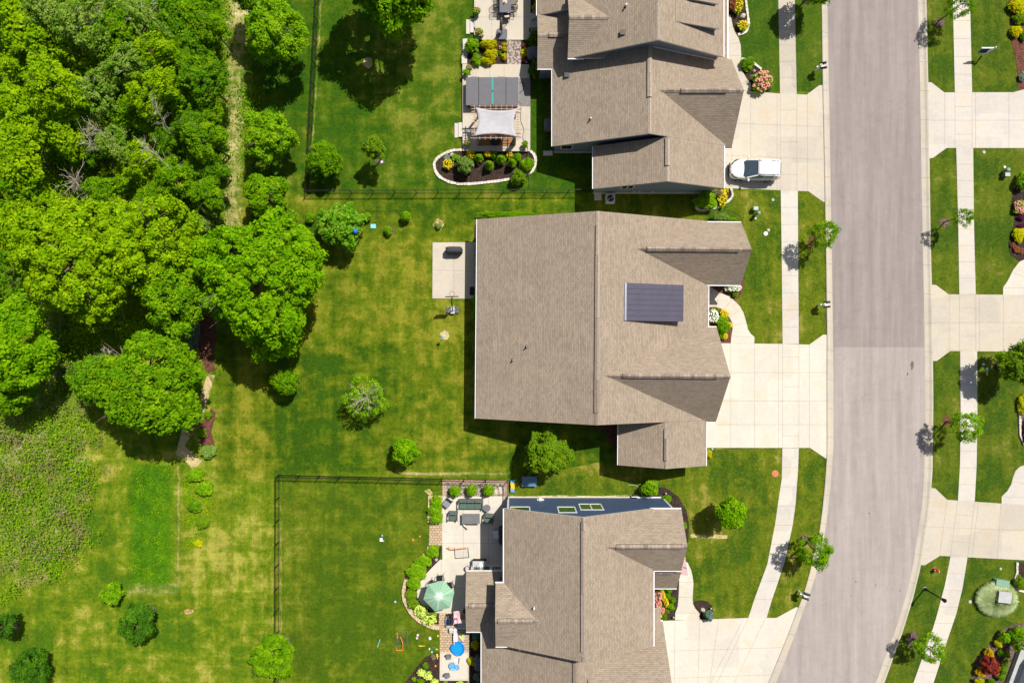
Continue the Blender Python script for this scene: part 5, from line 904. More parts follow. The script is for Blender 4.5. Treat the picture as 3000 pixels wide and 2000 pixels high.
for zn, x, y, r, ry, h, st, lb_, nm in (
 ('D',570,50,60,80,.9,'copper','reddish brown shrub in the narrow bed at the top','copper_shrub'),('D',630,60,62,95,.8,'lily','yellow lilies right of the reddish shrub at the top','daylily'),('D',690,300,65,58,.6,'lily','yellow lilies at the tip of the narrow bed','daylily'),
 ('D',745,730,78,68,.7,'dark','dark low shrub at the head of the curved bed','low_shrub'),('D',735,795,40,32,.4,'deep','small green mound under the dark shrub in the curved bed','low_shrub'),('D',905,940,112,120,1.1,'rose','large pink flowering bush at the driveway corner','rose_bush'),
 ('F1',380,820,140,118,1.4,'lime','large green bush at the garage corner below the white car','leafy_bush'),('F1',590,790,65,110,.7,'lily','golden lilies at the garage corner right of the green bush','daylily'),('F1',510,720,85,50,1.0,'straw','straw coloured shrub tucked under the garage eave','faded_shrub'),('F1',640,685,35,30,.4,'gold','small yellow plant at the driveway corner','golden_shrub'),
 ('F1',570,1035,100,60,1.1,'spruce','pale green rounded shrub at the north gutter of the middle house','dwarf_conifer'),('F1',715,1060,55,25,.5,'lime','low green plant right of the pale shrub by the north gutter','perennial'),
 ('F2',460,375,95,60,.8,'white','green bush with white flowers under the front gable gutter','flower_bush'),('F2',480,470,36,42,.5,'deep','small round shrub at the tip of the red mulch','low_shrub'),('F2',360,400,32,30,.4,'white','little white flowers left of the green bush','flower_clump'),
 ('F2',180,760,70,90,.8,'white','white hydrangea against the porch gutter of the middle house','hydrangea'),('F2',325,735,60,58,.6,'lily','yellow flowers inside the curve of the front path','daylily'),('F2',300,830,95,70,.8,'lime','green shrub mass beside the white hydrangea','leafy_bush'),('F2',400,885,42,38,.5,'lily','small yellow flower clump at the path edge','daylily'),('F2',320,930,78,80,.8,'deep','deep green shrub below the yellow clump','leafy_bush'),('F2',335,1035,38,42,.5,'lily','lowest yellow flowers in the red mulch by the path','daylily'),('F2',280,1040,35,40,.5,'deep','green shrub at the lower end of the path bed','low_shrub'),('F2',220,675,36,32,.4,'deep','small shrub at the top of the path bed','low_shrub'),
 ('F3',362,82,26,32,.5,'gold','yellow plant at the south driveway corner of the middle house','golden_shrub'),
 ('P5',380,830,110,140,1.0,'mix','pink and green flower mass under the porch gutter','flower_bush'),('P5',370,1080,100,150,1.0,'rose','pink rose bush against the lower house wall','rose_bush'),('P5',500,830,60,120,.7,'lily','golden flowers in a strip through the front bed','daylily'),('P5',580,1000,62,110,.7,'lily','golden flowers lower in the front bed strip','daylily'),('P5',480,1200,70,90,.7,'rose','small pink roses near the downspout','rose_bush'),
 ('P5',655,745,62,48,.6,'deep','round green shrub topmost in the front bed','round_shrub'),('P5',620,850,75,70,.6,'deep','round green shrub second in the front bed','round_shrub'),('P5',735,970,72,78,.7,'deep','round green shrub third in the front bed','round_shrub'),('P5',710,1120,80,82,.7,'lime','bright round green shrub fourth in the front bed','round_shrub'),('P5',600,1230,70,50,.6,'deep','flat green shrub fifth in the front bed','round_shrub'),('P5',540,1350,62,78,.7,'deep','green shrub nearest the driveway in the front bed','round_shrub'),('P5',370,1340,95,80,.8,'hyd','yellow green bush in the wall corner by the downspout','leafy_bush'),
 ('P5',1615,1340,118,118,1.0,'bluespruce' if 0 else 'blue','pale blue grey bush at the edge of the round mulch bed','blue_shrub'),
 ('G',1360,170,60,58,1.6,'lime','large green bush at the corner of the blue wall','leafy_bush'),('G',1480,245,32,28,.6,'deep','small round shrub in the mulch near the blue wall corner','round_shrub'),('G',1608,437,14,22,.4,'lime','tiny green plant beside the gable of the lower house','perennial'),
 ('E',925,340,80,88,1.2,'round','left of three clipped balls in the pebble bed','ball_shrub'),('E',1170,330,78,88,1.2,'round','middle of three clipped balls in the pebble bed','ball_shrub'),('E',1420,328,84,84,1.2,'round','right of three clipped balls in the pebble bed','ball_shrub'),
 ('E',655,500,95,95,.9,'lime','leafy bush at the top of the paver walk strip','leafy_bush'),('E',635,620,108,90,.9,'lime','leafy bush in the middle of the paver walk strip','leafy_bush'),('E',655,750,100,85,.9,'lime','leafy bush at the bottom of the paver walk strip','leafy_bush'),
 ('E',600,1240,92,95,.9,'lime','leafy bush at the top of the curved bed','leafy_bush'),('E',470,1380,120,90,.9,'lime','leafy bush second down the curved bed','leafy_bush'),('E',400,1500,110,90,.9,'lime','leafy bush third down the curved bed','leafy_bush'),('F',330,60,135,110,.9,'lime','leafy bush left of the umbrella, upper','leafy_bush'),('F',300,210,90,110,.9,'lime','leafy bush left of the umbrella, lower','leafy_bush'),
 ('F',240,375,85,75,.8,'tips','yellow green bush lining the curved bed, upper','leafy_bush'),('F',275,490,85,75,.8,'tips','yellow green bush lining the curved bed, lower','leafy_bush'),('F',385,590,85,80,.8,'hyd','hydrangea with pale blooms below the umbrella, left','hydrangea'),('F',500,690,110,80,.8,'hyd','hydrangea with pale blooms below the umbrella, right','hydrangea'),
 ('F',1140,925,62,60,.6,'blue','blue green hosta beside the low rear roof','blue_hosta'),('F',1117,1050,52,60,.6,'gold','round golden shrub in the rear bed, upper','golden_shrub'),('F',1070,1268,50,55,.6,'gold','golden shrub in the rear bed beside the covered grill','golden_shrub'),('F',1155,1485,60,68,.6,'blue','blue green hosta near the bottom in the rear bed','blue_hosta'),
 ('F',445,1335,42,42,.5,'dark','small dark plant in the mulch corner by the toys','low_shrub'),('F',390,1415,55,50,.6,'hyd','flowering hydrangea left of its twin in the corner mulch','hydrangea'),('F',485,1460,55,50,.6,'hyd','flowering hydrangea right of its twin in the corner mulch','hydrangea'),('F',292,1515,30,30,.4,'lime','small grass plant near the bottom in the corner mulch','perennial'),('F',375,1550,45,35,.5,'deep','green plant cut by the bottom edge in the corner mulch','perennial'),('F',570,1540,50,45,.6,'hyd','hydrangea at the corner of the small patio','hydrangea'),('F',555,1215,38,38,.4,'straw','tan grass tuft in the corner mulch','grass_tuft'),('F',715,1555,30,20,.4,'spruce','grey green plant under the small patio','perennial'),('F',915,1555,45,20,.5,'hyd','leafy plant under the small patio, right','perennial'),
 ('P3',725,610,105,125,1.0,'lime','bright round bush in the corner garden','round_bush'),('P3',600,735,72,80,.7,'gold','small golden ball uppermost in the corner garden','golden_shrub'),('P3',405,935,88,85,.8,'orange','orange gold ball left of the uppermost golden one','golden_shrub'),('P3',225,1330,95,88,.8,'orange','golden ball below the red maple','golden_shrub'),('P3',210,1525,95,60,.8,'gold','golden ball at the bottom edge of the corner garden','golden_shrub'),('P3',420,1200,175,185,1.5,'red','dark red Japanese style maple shrub in the corner garden','red_maple'),
 ('P3',1040,550,140,140,1.3,'lime','large green bush at the right edge of the corner garden','leafy_bush'),('P3',645,935,58,60,.6,'deep','deep green shrub left of its pair','round_shrub'),('P3',780,975,68,60,.6,'lime','green shrub right of its pair','round_shrub'),('P3',745,1135,82,75,.7,'tips','yellow green shrub by the pale step, topmost','round_shrub'),('P3',690,1290,85,78,.7,'tips','yellow green shrub by the pale step, middle','round_shrub'),('P3',640,1430,85,80,.7,'tips','yellow green shrub by the pale step, lowest','round_shrub'),('P3',860,540,70,70,.9,'dark','dark shrub between the two bright bushes','round_shrub'),('P3',440,1540,90,60,.8,'dark','dark shrub cut by the bottom edge','round_shrub'),
 ('R1',1090,60,85,80,.8,'gold','yellow bush at the right edge near the top','golden_shrub'),('R1',1110,180,75,60,.7,'tips','yellow green bush below the yellow one at the right edge','leafy_bush'),('R1',1065,300,58,52,.6,'gold','small yellow bush lowest of the top right group','golden_shrub'),('R1',1128,735,32,45,.5,'silver','silver plant at the right edge above the first driveway','silver_plant'),('R1',1140,350,30,40,.5,'dark','dark plant at the right edge in red mulch','low_shrub'),
 ('R2',1130,365,50,92,1.1,'lime','round green bush at the right edge casting an oval shadow','round_bush'),('R2',1100,610,60,68,.6,'rose','pale pink flowering bush at the right edge','rose_bush'),('R2',1115,710,35,30,.4,'purple','purple plant above the golden bush at the right edge','purple_plant'),('R2',1120,795,38,30,.4,'purple','second purple plant at the right edge','purple_plant'),('R2',1095,875,62,68,.6,'gold','golden bush at the right edge between purple and copper plants','golden_shrub'),
 ('R2',1038,972,25,22,.3,'copper','salmon coloured plant leftmost of three','copper_plant'),('R2',1073,1012,35,30,.3,'copper','copper plant in the middle of three','copper_plant'),('R2',1120,1030,32,28,.3,'copper','copper plant rightmost of three','copper_plant'),
 ('R3',1045,620,38,92,.6,'gold','yellow hedge like bush at the right edge over pale edging','golden_shrub'),('R3',1052,860,12,100,.4,'purple','dark red plants behind the pale edging','purple_plant'),('R4',1530,650,45,60,.7,'tips','green shrub in the small bed above the ornamental grass','round_shrub'),
 ('Y1',232,305,52,55,1.0,'round','small cone bush at the fence side left of the large leaved tree','small_conifer'),('Y1',882,295,46,46,1.0,'round','small bush right of the large leaved tree','small_conifer'),('Y1',1125,455,46,48,.9,'round','small bush with a straw ring right of the utility lid','small_conifer'),('Y1',1328,290,58,60,1.3,'round','taller pointed bush alone on the lawn below the fence','small_conifer'),('Y1',1705,400,38,32,.5,'spruce','tiny spruce in a wide ring of dry mulch','small_conifer'),
 ('M',250,132,150,22,1.1,'deep','low hedge showing above the north eave of the middle house','hedge'),('Y1',2140,1250,50,55,1.0,'lime','bush peeking from under the west eave, upper','leafy_bush'),('Y1',2145,1400,52,100,1.0,'lime','bush peeking from under the west eave, middle','leafy_bush'),('Y1',2145,1520,50,60,1.0,'deep','bush peeking from under the west eave, lower','leafy_bush'),('Y1',2145,800,22,220,.5,'dark','narrow dark planting between patio and west wall','low_hedge'),
 ('L3',1125,375,48,40,.9,'lime','round shrub topmost in the loose row of the field','round_shrub'),('L3',1178,455,45,42,.9,'lime','bright shrub second in the loose row of the field','round_shrub'),('L3',1120,558,38,32,.8,'dark','dark shrub third in the loose row of the field','round_shrub'),('L3',1160,645,40,38,.7,'yg' if 0 else 'tips','yellow green shrub fourth in the loose row of the field','round_shrub'),('L3',1140,768,25,20,.4,'gold','tiny yellow shrub last in the loose row of the field','round_shrub'),('L3',1195,240,45,40,.8,'spruce','pale feathery conifer below the red mulch','small_conifer'),('L3',1157,132,25,24,.5,'lime','small green plant in the middle of the red mulch','perennial'),('L3',1195,32,22,20,.5,'deep','small green plant at the top of the lower red mulch','perennial'),
 ('L2',1110,850,35,90,.8,'blue','blue green conifer at the left side of the upper red mulch','blue_conifer'),('L2',240,1045,35,35,.8,'dark','dark round shrub above the bare gully','round_shrub'),('L3',230,1540,50,35,.9,'mid' if 0 else 'deep','green bush at the bottom left beside bare mulch','leafy_bush'),('F1',80,770,0.1,0.1,.1,'deep','x','x')):
    if lb_ != 'x': shrub(zn, x, y, r, h, st, lb_, nm, None, ry)
# leaning column evergreen beside the corner house and the big ornamental grass
b_ = KP('P3', 850, 690, 0); t_ = thing('column_evergreen', 'tall narrow evergreen leaning in from the right in the corner garden', 'evergreen', b_); rng = np.random.default_rng(3)
p, n, s = crown(.55, .55, 1.9, .2, .12, rng, 1.8, -1); p += np.array([0, 0, 2.0]); o = link(bpy.data.objects.new('crown', leaf_mesh('crown', p, n, s, LEAF['mid'], rng))); o.parent = t_
m = MB(); m.tube([b_, b_+Vector((0,0,2.5))], .07, 6); m.build('trunk', 'bark', t_)
def reeds(zn, x, y, R, Ry, h, n, label, hole=None):
    c = KP(zn, x, y, h*.4); rng = np.random.default_rng(8); m = MB(); V = []; F = []
    for i in range(n):
        a = rng.uniform(0, 2*PI); q = math.sqrt(rng.random()); x0, y0 = q*R*.8*math.cos(a), q*Ry*.8*math.sin(a)
        if hole and abs(x0-hole[0]) < hole[2] and abs(y0-hole[1]) < hole[3]: continue
        d = Vector((math.cos(a)+rng.normal()*.35, math.sin(a)+rng.normal()*.35, 0)).normalized(); L_ = rng.uniform(.35, .75); w = Vector((-d.y, d.x, 0))*.022; z = h*(1-q*.5)
        p0, p1, p2 = Vector((x0, y0, 0)), Vector((x0, y0, z))+d*L_*.45, Vector((x0, y0, z*rng.uniform(.45, .8)))+d*L_; k = len(V)
        V += [c+v-Vector((0,0,c.z)) for v in (p0-w, p0+w, p1-w, p1+w, p2)]; F += [(k,k+1,k+3,k+2),(k+2,k+3,k+4)]
    m.add(V, F); return single('ornamental_grass', m, LEAF['reed'], label, 'ornamental grass')
reeds('R4', 1325, 800, 1.72, 1.35, 1.0, 7500, 'large fountain of pale ornamental grass around a grey utility cabinet', (.18,.22,.55,.45))
# ---------------------------------------------------------------- fences
def fence(name, pts, label, H=1.2):
    pts = [Q(*p) for p in pts]; t = thing(name, label, 'fence', pts[0])
    for a, b in zip(pts, pts[1:]):
        L_ = (b-a).length; n = max(1, round(L_/1.95)); d = (b-a)/n; u = d.normalized()
        for i in range(n):
            p = a+d*i; m = MB(); m.box(p.x, p.y, 0, .06, .06, H+.06, math.atan2(u.y, u.x)); m.box(p.x, p.y, H+.06, .09, .09, .03, math.atan2(u.y, u.x)); m.build('post', 'blackmetal', t)
            m = MB(); q0, q1 = p+u*.035, p+d-u*.035
            for z in (.12, H-.16, H-.02): m.beam(q0+Vector((0,0,z)), q1+Vector((0,0,z)), .028, .028)
            k = int((q1-q0).length/.11)
            for j in range(1, k): c = q0.lerp(q1, j/k); m.beam(c+Vector((0,0,.04)), c+Vector((0,0,H-.02)), .014, .014)
            m.build('panel', 'blackmetal', t)
    p = pts[-1]; m = MB(); m.box(p.x, p.y, 0, .07, .07, H+.08); m.build('post', 'blackmetal', t); return t
fence('metal_fence', [(938,-60),(905,566),(1727,563)], 'black metal picket fence around the upper lawn')
fence('metal_fence', [(817,2040),(819,1390),(1297,1401),(1487,1406),(1487,1452)], 'black metal picket fence around the lower lawn and its pebble bed')
# ---------------------------------------------------------------- small builders
def ob(name, label, cat, zn=None, x=0, y=0, z=0, rz=0, group=None): return thing(name, label, cat, KP(zn, x, y, z) if zn else (x, y, z), group, rz)
def loc(t): return ORG[t.name]
def part(t, name, mat, fn, **kw): m = MB(); fn(m, loc(t)); return m.build(name, mat, t, **kw)
def lit(name, label, cat, zn, x, y, fn, mat, z=0, group=None, rz=0, **kw):   # one mesh thing built at its own origin
    c = KP(zn, x, y, z); m = MB(); fn(m, Vector((0,0,0))); o = m.build(name, mat, None, **kw); o.location = c; o.rotation_euler.z = rz; return tag(o, label, cat, group)
for n_, c_, r_ in (('red',(.55,.03,.02),.5),('orange',(.80,.26,.04),.5),('yellow',(.80,.52,.02),.5),('teal',(.02,.35,.28),.6),('cyan',(.25,.60,.72),.4),('navy',(.01,.02,.14),.7),('cushion',(.085,.135,.10),.85),('tarp',(.045,.045,.048),.8),('poolblue',(.01,.24,.72),.25),('sky',(.12,.38,.75),.4),
    ('green',(.18,.32,.22),.6),('sail',(.46,.45,.47),.9),('tan',(.60,.47,.33),.8),('purple',(.09,.05,.22),.4),('rug',(.30,.14,.06),.95),('rugblack',(.03,.03,.03),.95),('brownorange',(.55,.20,.09),.9),('pinkish',(.70,.48,.46),.6),('curtain',(.22,.17,.15),.9),('uteg',(.20,.36,.25),.6),('slate',(.13,.13,.145),.7),('lime2',(.5,.72,.05),.5),('fl_red',(.50,.02,.03),.8),('fl_blue',(.03,.03,.20),.8),('fl_white',(.78,.78,.78),.8)): MT[n_] = plain(n_, c_, r_, 0, .08)
MT['umb'] = (lambda: None)()
def umbmat():
    m, nt, b = newmat('faded_canvas'); v = N(nt, 'TexCoord').outputs['Object']; s = N(nt, 'SeparateXYZ', {0: v})
    an = N(nt, 'Math', {0: s.outputs[1], 1: s.outputs[0]}, operation='ARCTAN2').outputs[0]
    w = noi(nt, N(nt, 'CombineXYZ', {0: ma(nt, 'MULTIPLY', ma(nt, 'COSINE', an), 1), 1: ma(nt, 'SINE', an), 2: 0}).outputs[0], 6, 3, .7)
    r = ma(nt, 'SQRT', ma(nt, 'ADD', ma(nt, 'POWER', s.outputs[0], 2), ma(nt, 'POWER', s.outputs[1], 2)))
    f = ma(nt, 'ADD', mr(nt, w, .5, .68, 0, .8), mr(nt, r, .1, .5, .9, 0)); f = ma(nt, 'ADD', ma(nt, 'MULTIPLY', f, mr(nt, r, .2, 1.25, 1, .4)), .12)
    nt.links.new(mixc(nt, f, (.17,.38,.22), (.62,.72,.64)), b.inputs['Base Color']); b.inputs['Roughness'].default_value = .9; return m
MT['umb'] = umbmat()
FW = MT['fl_white']
# ---------------------------------------------------------------- white car on the upper driveway
def car():
    c = P(2140+73, 497, .8); t = thing('car', 'white hatchback SUV parked on the upper driveway facing the garage', 'car', (c.x, c.y, 0), rz=math.radians(-1.5)); o = ORG[t.name]
    L_, W = 4.5, 1.86; X = lambda x: o.x-L_/2+x
    st = [(0,.50,.42,.66),(.10,.70,.32,.78),(.35,.83,.26,.90),(.8,.90,.24,.99),(1.25,.92,.24,1.05),(2.2,.93,.24,1.04),(3.2,.93,.24,1.06),(3.9,.90,.26,1.10),(4.25,.84,.30,1.08),(4.42,.74,.40,.98),(4.5,.62,.48,.80)]
    V = []; F = []; k = 12
    for x, w, zb, zt in st:
        zm = zb+(zt-zb)*.55
        ring = [(-w*.80,zb),(-w,zb+.10),(-w*1.0,zm),(-w*.95,zt-.09),(-w*.74,zt),(-w*.3,zt+.025),(w*.3,zt+.025),(w*.74,zt),(w*.95,zt-.09),(w,zm),(w,zb+.10),(w*.80,zb)]
        V += [(X(x), o.y+y, z) for y, z in ring]
    for i in range(len(st)-1):
        for j in range(k): F.append((i*k+j, i*k+(j+1) % k, (i+1)*k+(j+1) % k, (i+1)*k+j))
    F += [tuple(range(k-1, -1, -1)), tuple(range((len(st)-1)*k, len(st)*k))]
    MT['carpaint'] = plain('car_paint', (.80,.80,.80), .22, 0, .01, spec=.6)
    body = MB().add(V, F).build('body', 'carpaint', t, smooth=True, sub=1)
    # glass house
    def ring(x, w, z): return [(X(x), o.y-w, z), (X(x), o.y+w, z)]
    gl = MB(); lo = [(1.12,.62),(1.42,.82),(3.9,.80),(4.22,.66)]; up = [(2.26,.62),(2.36,.71),(3.75,.70),(4.02,.60)]
    V = []; 
    for (x, w) in lo: V += [(X(x), o.y-w, 1.03), (X(x), o.y+w, 1.03)]
    for (x, w) in up: V += [(X(x), o.y-w, 1.58 if x > 2.3 else 1.55), (X(x), o.y+w, 1.58 if x > 2.3 else 1.55)]
    F = [(0,8,9,1),(6,7,15,14)]
    for i in range(3): F += [(2*i,2*i+2,2*i+10,2*i+8),(2*i+3,2*i+1,2*i+9,2*i+11),(8+2*i,10+2*i,11+2*i,9+2*i)]
    MT['carglass'] = glassm('car_glass', (.05,.075,.10), .04)
    gl.add(V, F).build('windows', 'carglass', t)
    r = MB(); pr = [(2.22,.65,1.60),(2.5,.75,1.63),(3.0,.77,1.645),(3.7,.75,1.62),(4.20,.66,1.55)]
    V = []; F = []
    for x, w, z in pr: V += [(X(x), o.y-w, z-.04), (X(x), o.y-w*.75, z), (X(x), o.y, z+.015), (X(x), o.y+w*.75, z), (X(x), o.y+w, z-.04)]
    for i in range(4): F += [(i*5+j, i*5+5+j, i*5+6+j, i*5+1+j) for j in range(4)]
    ro = r.add(V, F).build('roof', 'carpaint', t, smooth=True); mo = ro.modifiers.new('s', 'SOLIDIFY'); mo.thickness = .05; mo.offset = -1
    m = MB()
    for s in (-1, 1):
        m = MB(); m.beam((X(1.42), o.y+s*.80, 1.05), (X(2.28), o.y+s*.67, 1.58), .10, .05); m.build('pillar', 'carpaint', t); m = MB(); m.beam((X(3.86), o.y+s*.80, 1.07), (X(3.90), o.y+s*.70, 1.56), .40, .05); m.build('pillar', 'carpaint', t); m = MB(); m.beam((X(2.85), o.y+s*.81, 1.06), (X(2.88), o.y+s*.72, 1.58), .05, .04); m.build('pillar', 'carpaint', t)
    pass
    for s in (-1, 1):
        m = MB(); m.beam((X(2.25), o.y+s*.61, 1.66), (X(3.75), o.y+s*.60, 1.66), .03, .03); m.build('roof_rail', 'dark', t)
        m = MB(); m.ball((X(1.55), o.y+s*1.02, 1.08), (.10,.15,.09)); m.build('mirror', 'carpaint', t, smooth=True)
        m = MB(); m.tube([(X(.14),o.y+s*.42,.80),(X(.30),o.y+s*.66,.87),(X(.62),o.y+s*.84,.93)], .05, 6); m.build('headlight', 'blackmetal', t)
        m = MB(); m.tube([(X(4.38),o.y+s*.58,.95),(X(4.28),o.y+s*.80,.98)], .06, 6); m.build('tail_light', 'red', t)
        for x in (.88, 3.55):
            m = MB(); m.tube([(X(x), o.y+s*.70, .34), (X(x), o.y+s*.93, .34)], .34, 20); w = m.build('wheel', 'dark', t); m = MB(); m.tube([(X(x), o.y+s*.92, .34), (X(x), o.y+s*.945, .34)], .20, 12); m.build('rim', 'steel', w)
    m = MB(); m.tube([(X(.04),o.y-.40,.70),(X(-.01),o.y,.70),(X(.04),o.y+.40,.70)], .06, 6); m.build('grille', 'dark', t); m = MB(); m.ball((X(.0), o.y, .76), (.05,.08,.05)); m.build('badge', 'steel', t)
    m = MB(); m.beam((X(4.22),o.y-.5,1.50),(X(4.22),o.y+.5,1.50), .14, .03); m.build('spoiler', 'dark', t)
    m = MB(); m.tube([(X(.12),o.y-.66,.30),(X(-.04),o.y-.3,.34),(X(-.04),o.y+.3,.34),(X(.12),o.y+.66,.30)], .07, 6); m.build('bumper', 'dark', t)
    m = MB(); 
    for y0 in (-.35, .2): m.beam((X(1.30),o.y+y0,1.13),(X(1.55),o.y+y0+.45,1.28), .02, .02)
    m.build('wiper', 'dark', t)
car()
# ---------------------------------------------------------------- mailboxes, lamp, signs, utilities
def mailbox(zn, x, y, ang, label):
    t = ob('mailbox', label, 'mailbox', zn, x, y, rz=ang, group='twin mailboxes along the curb'); o = loc(t)
    part(t, 'post', 'white', lambda m, c: (m.box(c.x, c.y, 0, .13, .13, 1.35), m.box(c.x, c.y, 1.35, .18, .18, .05), m.ball((c.x, c.y, 1.45), .07), m.beam(c+Vector((-.25,0,1.02)), c+Vector((.35,0,1.02)), .10, .12), m.box(c.x+.20, c.y, 1.10, .35, .50, .04), m.beam(c+Vector((0,0,.5)), c+Vector((.3,0,1.0)), .08, .08)))
    for s in (-.21, .21):
        def bx(m, c, s=s):
            pr = [(-.09,1.14),(.09,1.14),(.09,1.27)]+[(.09*math.cos(a), 1.27+.09*math.sin(a)) for a in (PI/4, PI/2, 3*PI/4)]+[(-.09,1.27)]; n = len(pr)
            m.add([(c.x-.02, c.y+s+a, b) for a, b in pr]+[(c.x+.52, c.y+s+a, b) for a, b in pr], [tuple(range(n-1,-1,-1)), tuple(range(n, 2*n))]+[(i, (i+1) % n, n+(i+1) % n, n+i) for i in range(n)])
        part(t, 'box', 'blackmetal', bx)
mailbox('D', 1512, 818, .1, 'white post with two black mailboxes beside the upper driveway'); mailbox('F2', 1596, 616, 0, 'white post with two black mailboxes above the middle driveway'); mailbox('F3', 1105, 1222, -.35, 'white post with two black mailboxes above the lowest driveway')
t = ob('street_lamp', 'slim black street lamp between curb and sidewalk at the lower right', 'street lamp', 'R4', 655, 700)
part(t, 'base', 'lgrey', lambda m, c: m.lathe(c, [(.17,0),(.17,.05),(.10,.09)], 14)); part(t, 'pole', 'blackmetal', lambda m, c: m.lathe(c, [(.14,.0),(.14,.14),(.07,.5),(.05,2.4),(.06,2.5)], 10)); part(t, 'lamp_head', 'blackmetal', lambda m, c: m.lathe(c, [(.06,2.5),(.13,2.56),(.17,2.85),(.19,2.9),(.03,3.08)], 8))
t = ob('sale_sign', 'white yard sign post with a dark hanging board on the upper right lawn', 'sign', 'N', 2877, 163.5, rz=0)
part(t, 'post', 'white', lambda m, c: (m.box(c.x, c.y, 0, .10, .10, 1.75), m.ball((c.x, c.y, 1.8), .07))); part(t, 'arm', 'white', lambda m, c: m.beam(c+Vector((.14,.03,1.55)), c+Vector((-1.1,.03,1.55)), .10, .09))
def brd(m, c): m.add([c+Vector(v) for v in ((-.95,.03,1.42),(-.25,.03,1.42),(-.25,-.12,.85),(-.95,-.12,.85),(-.95,.06,1.42),(-.25,.06,1.42),(-.25,-.09,.85),(-.95,-.09,.85))], [(0,3,2,1),(4,5,6,7),(0,1,5,4),(1,2,6,5),(2,3,7,6),(3,0,4,7)])
bb = part(t, 'board', 'navy', brd); m = MB(); c = loc(t)
for a, b, z in ((-.85,-.35,1.28),(-.85,-.55,1.08),(-.8,-.4,.98)): y_ = .03-.15*(1.42-z)/.57; m.beam(c+Vector((a,y_+.045,z)), c+Vector((b,y_+.045,z)), .012, .05)
m.build('lettering', 'cyan', bb)
t = ob('fire_hydrant', 'small red fire hydrant with pale caps below the third right hand driveway', 'fire hydrant', 'R4', 742, 520)
part(t, 'body', 'red', lambda m, c: m.lathe(c, [(.17,0),(.17,.05),(.11,.07),(.11,.5),(.15,.52),(.14,.6),(.05,.7)], 12)); part(t, 'cap', 'fl_white', lambda m, c: (m.tube([c+Vector((-.2,0,.4)), c+Vector((.2,0,.4))], .06, 8), m.ball((c.x, c.y, .74), .05)))
t = ob('utility_box', 'grey green utility box north of the middle house', 'utility box', 'F1', 975, 945); part(t, 'cabinet', 'uteg', lambda m, c: m.box(c.x+.12, c.y+.1, 0, .38, .28, .55), bevel=.02); part(t, 'lid', 'lgrey', lambda m, c: m.box(c.x+.12, c.y+.1, .55, .42, .32, .08), bevel=.02)
t = ob('utility_pedestal', 'green cylindrical pedestal beside the grey green utility box', 'pedestal', 'F1', 1012, 998); part(t, 'tube', 'uteg', lambda m, c: m.lathe(c, [(.14,0),(.14,.9)], 14), smooth=False); part(t, 'cap', 'uteg', lambda m, c: m.lathe(c, [(.16,.9),(.16,.98),(.10,1.05)], 14))
t = ob('utility_pedestal', 'green cylindrical pedestal on the right hand lawn below the first driveway', 'pedestal', 'R2', 945, 268); part(t, 'tube', 'uteg', lambda m, c: m.lathe(c, [(.14,0),(.14,.6)], 14)); part(t, 'cap', 'uteg', lambda m, c: m.lathe(c, [(.17,.6),(.17,.68),(.10,.74)], 14))
t = ob('utility_box', 'small grey utility box beside the right hand green pedestal', 'utility box', 'R2', 945, 312); part(t, 'cabinet', 'grey', lambda m, c: m.box(c.x, c.y, 0, .40, .28, .5), bevel=.02); part(t, 'lid', 'lgrey', lambda m, c: m.box(c.x, c.y, .5, .44, .32, .08), bevel=.02)
lit('transformer_box', 'pale green electrical box above the ornamental grass', 'utility box', 'R4', 1332, 632, lambda m, c: (m.box(0,0,0,1.12,.52,.5), m.box(0,0,.5,1.18,.58,.09)), 'uteg', rz=-.12, bevel=.04)
lit('utility_cabinet', 'pale grey cabinet in the middle of the ornamental grass', 'utility box', 'R4', 1335, 750, lambda m, c: (m.box(0,0,0,1.1,.95,.78), m.box(0,0,.78,1.16,1.0,.06)), 'lgrey', rz=-.1, bevel=.03)
for zn, x, y, r, mt_, lb_ in (('F1',1237,810,.13,'lgrey','round white cap in the lawn below the white car'),('F1',1015,1045,.12,'lgrey','small white cap below the green pedestal'),('F1',1145,1240,.20,'fl_white','larger white cap in front of the front gable'),('F1',1180,1195,.14,'lgrey','small cap just above the larger white one'),('F3',913,247,.32,'brownorange','round rust coloured manhole cover on the front lawn'),
   ('R2',955,228,.12,'fl_white','white cap beside the right hand green pedestal'),('R2',757,87,.15,'lgrey','white cap just below the first right hand driveway'),('R3',725,303,.13,'cyan','pale blue cap below the second right hand driveway'),('R3',695,262,.12,'fl_white','white stone like cap near the pale blue one'),('R4',1350,517,.12,'lgrey','white cap below the third right hand driveway'),('R4',1070,820,.16,'lgrey','round cap left of the ornamental grass'),
   ('F3',390,42,.10,'lgrey','small grey cap beside the middle driveway'),('L3',1073,1152,.16,'brownorange','orange rimmed drain cap in the field'),('L4',1250,1240,.12,'fl_white','white cap at the foot of the staked tree'),('L3',1632,517,.08,'red','tiny red cap inside the lower fence corner')):
    lit('ground_marker', lb_, 'marker', zn, x, y, lambda m, c, r=r: (m.lathe(c, [(r,0),(r,.05),(r*.8,.075)], 14), m.lathe(c, [(r*.35,.07),(r*.35,.09)], 8)), mt_, z=.0)
lit('ground_hatch', 'pale blue rectangular lid in the lawn right of the large leaved tree', 'lid', 'Y1', 955, 402, lambda m, c: (m.box(0,0,0,.48,.38,.05), m.box(.1,0,.05,.08,.05,.01)), 'cyan', bevel=.02)
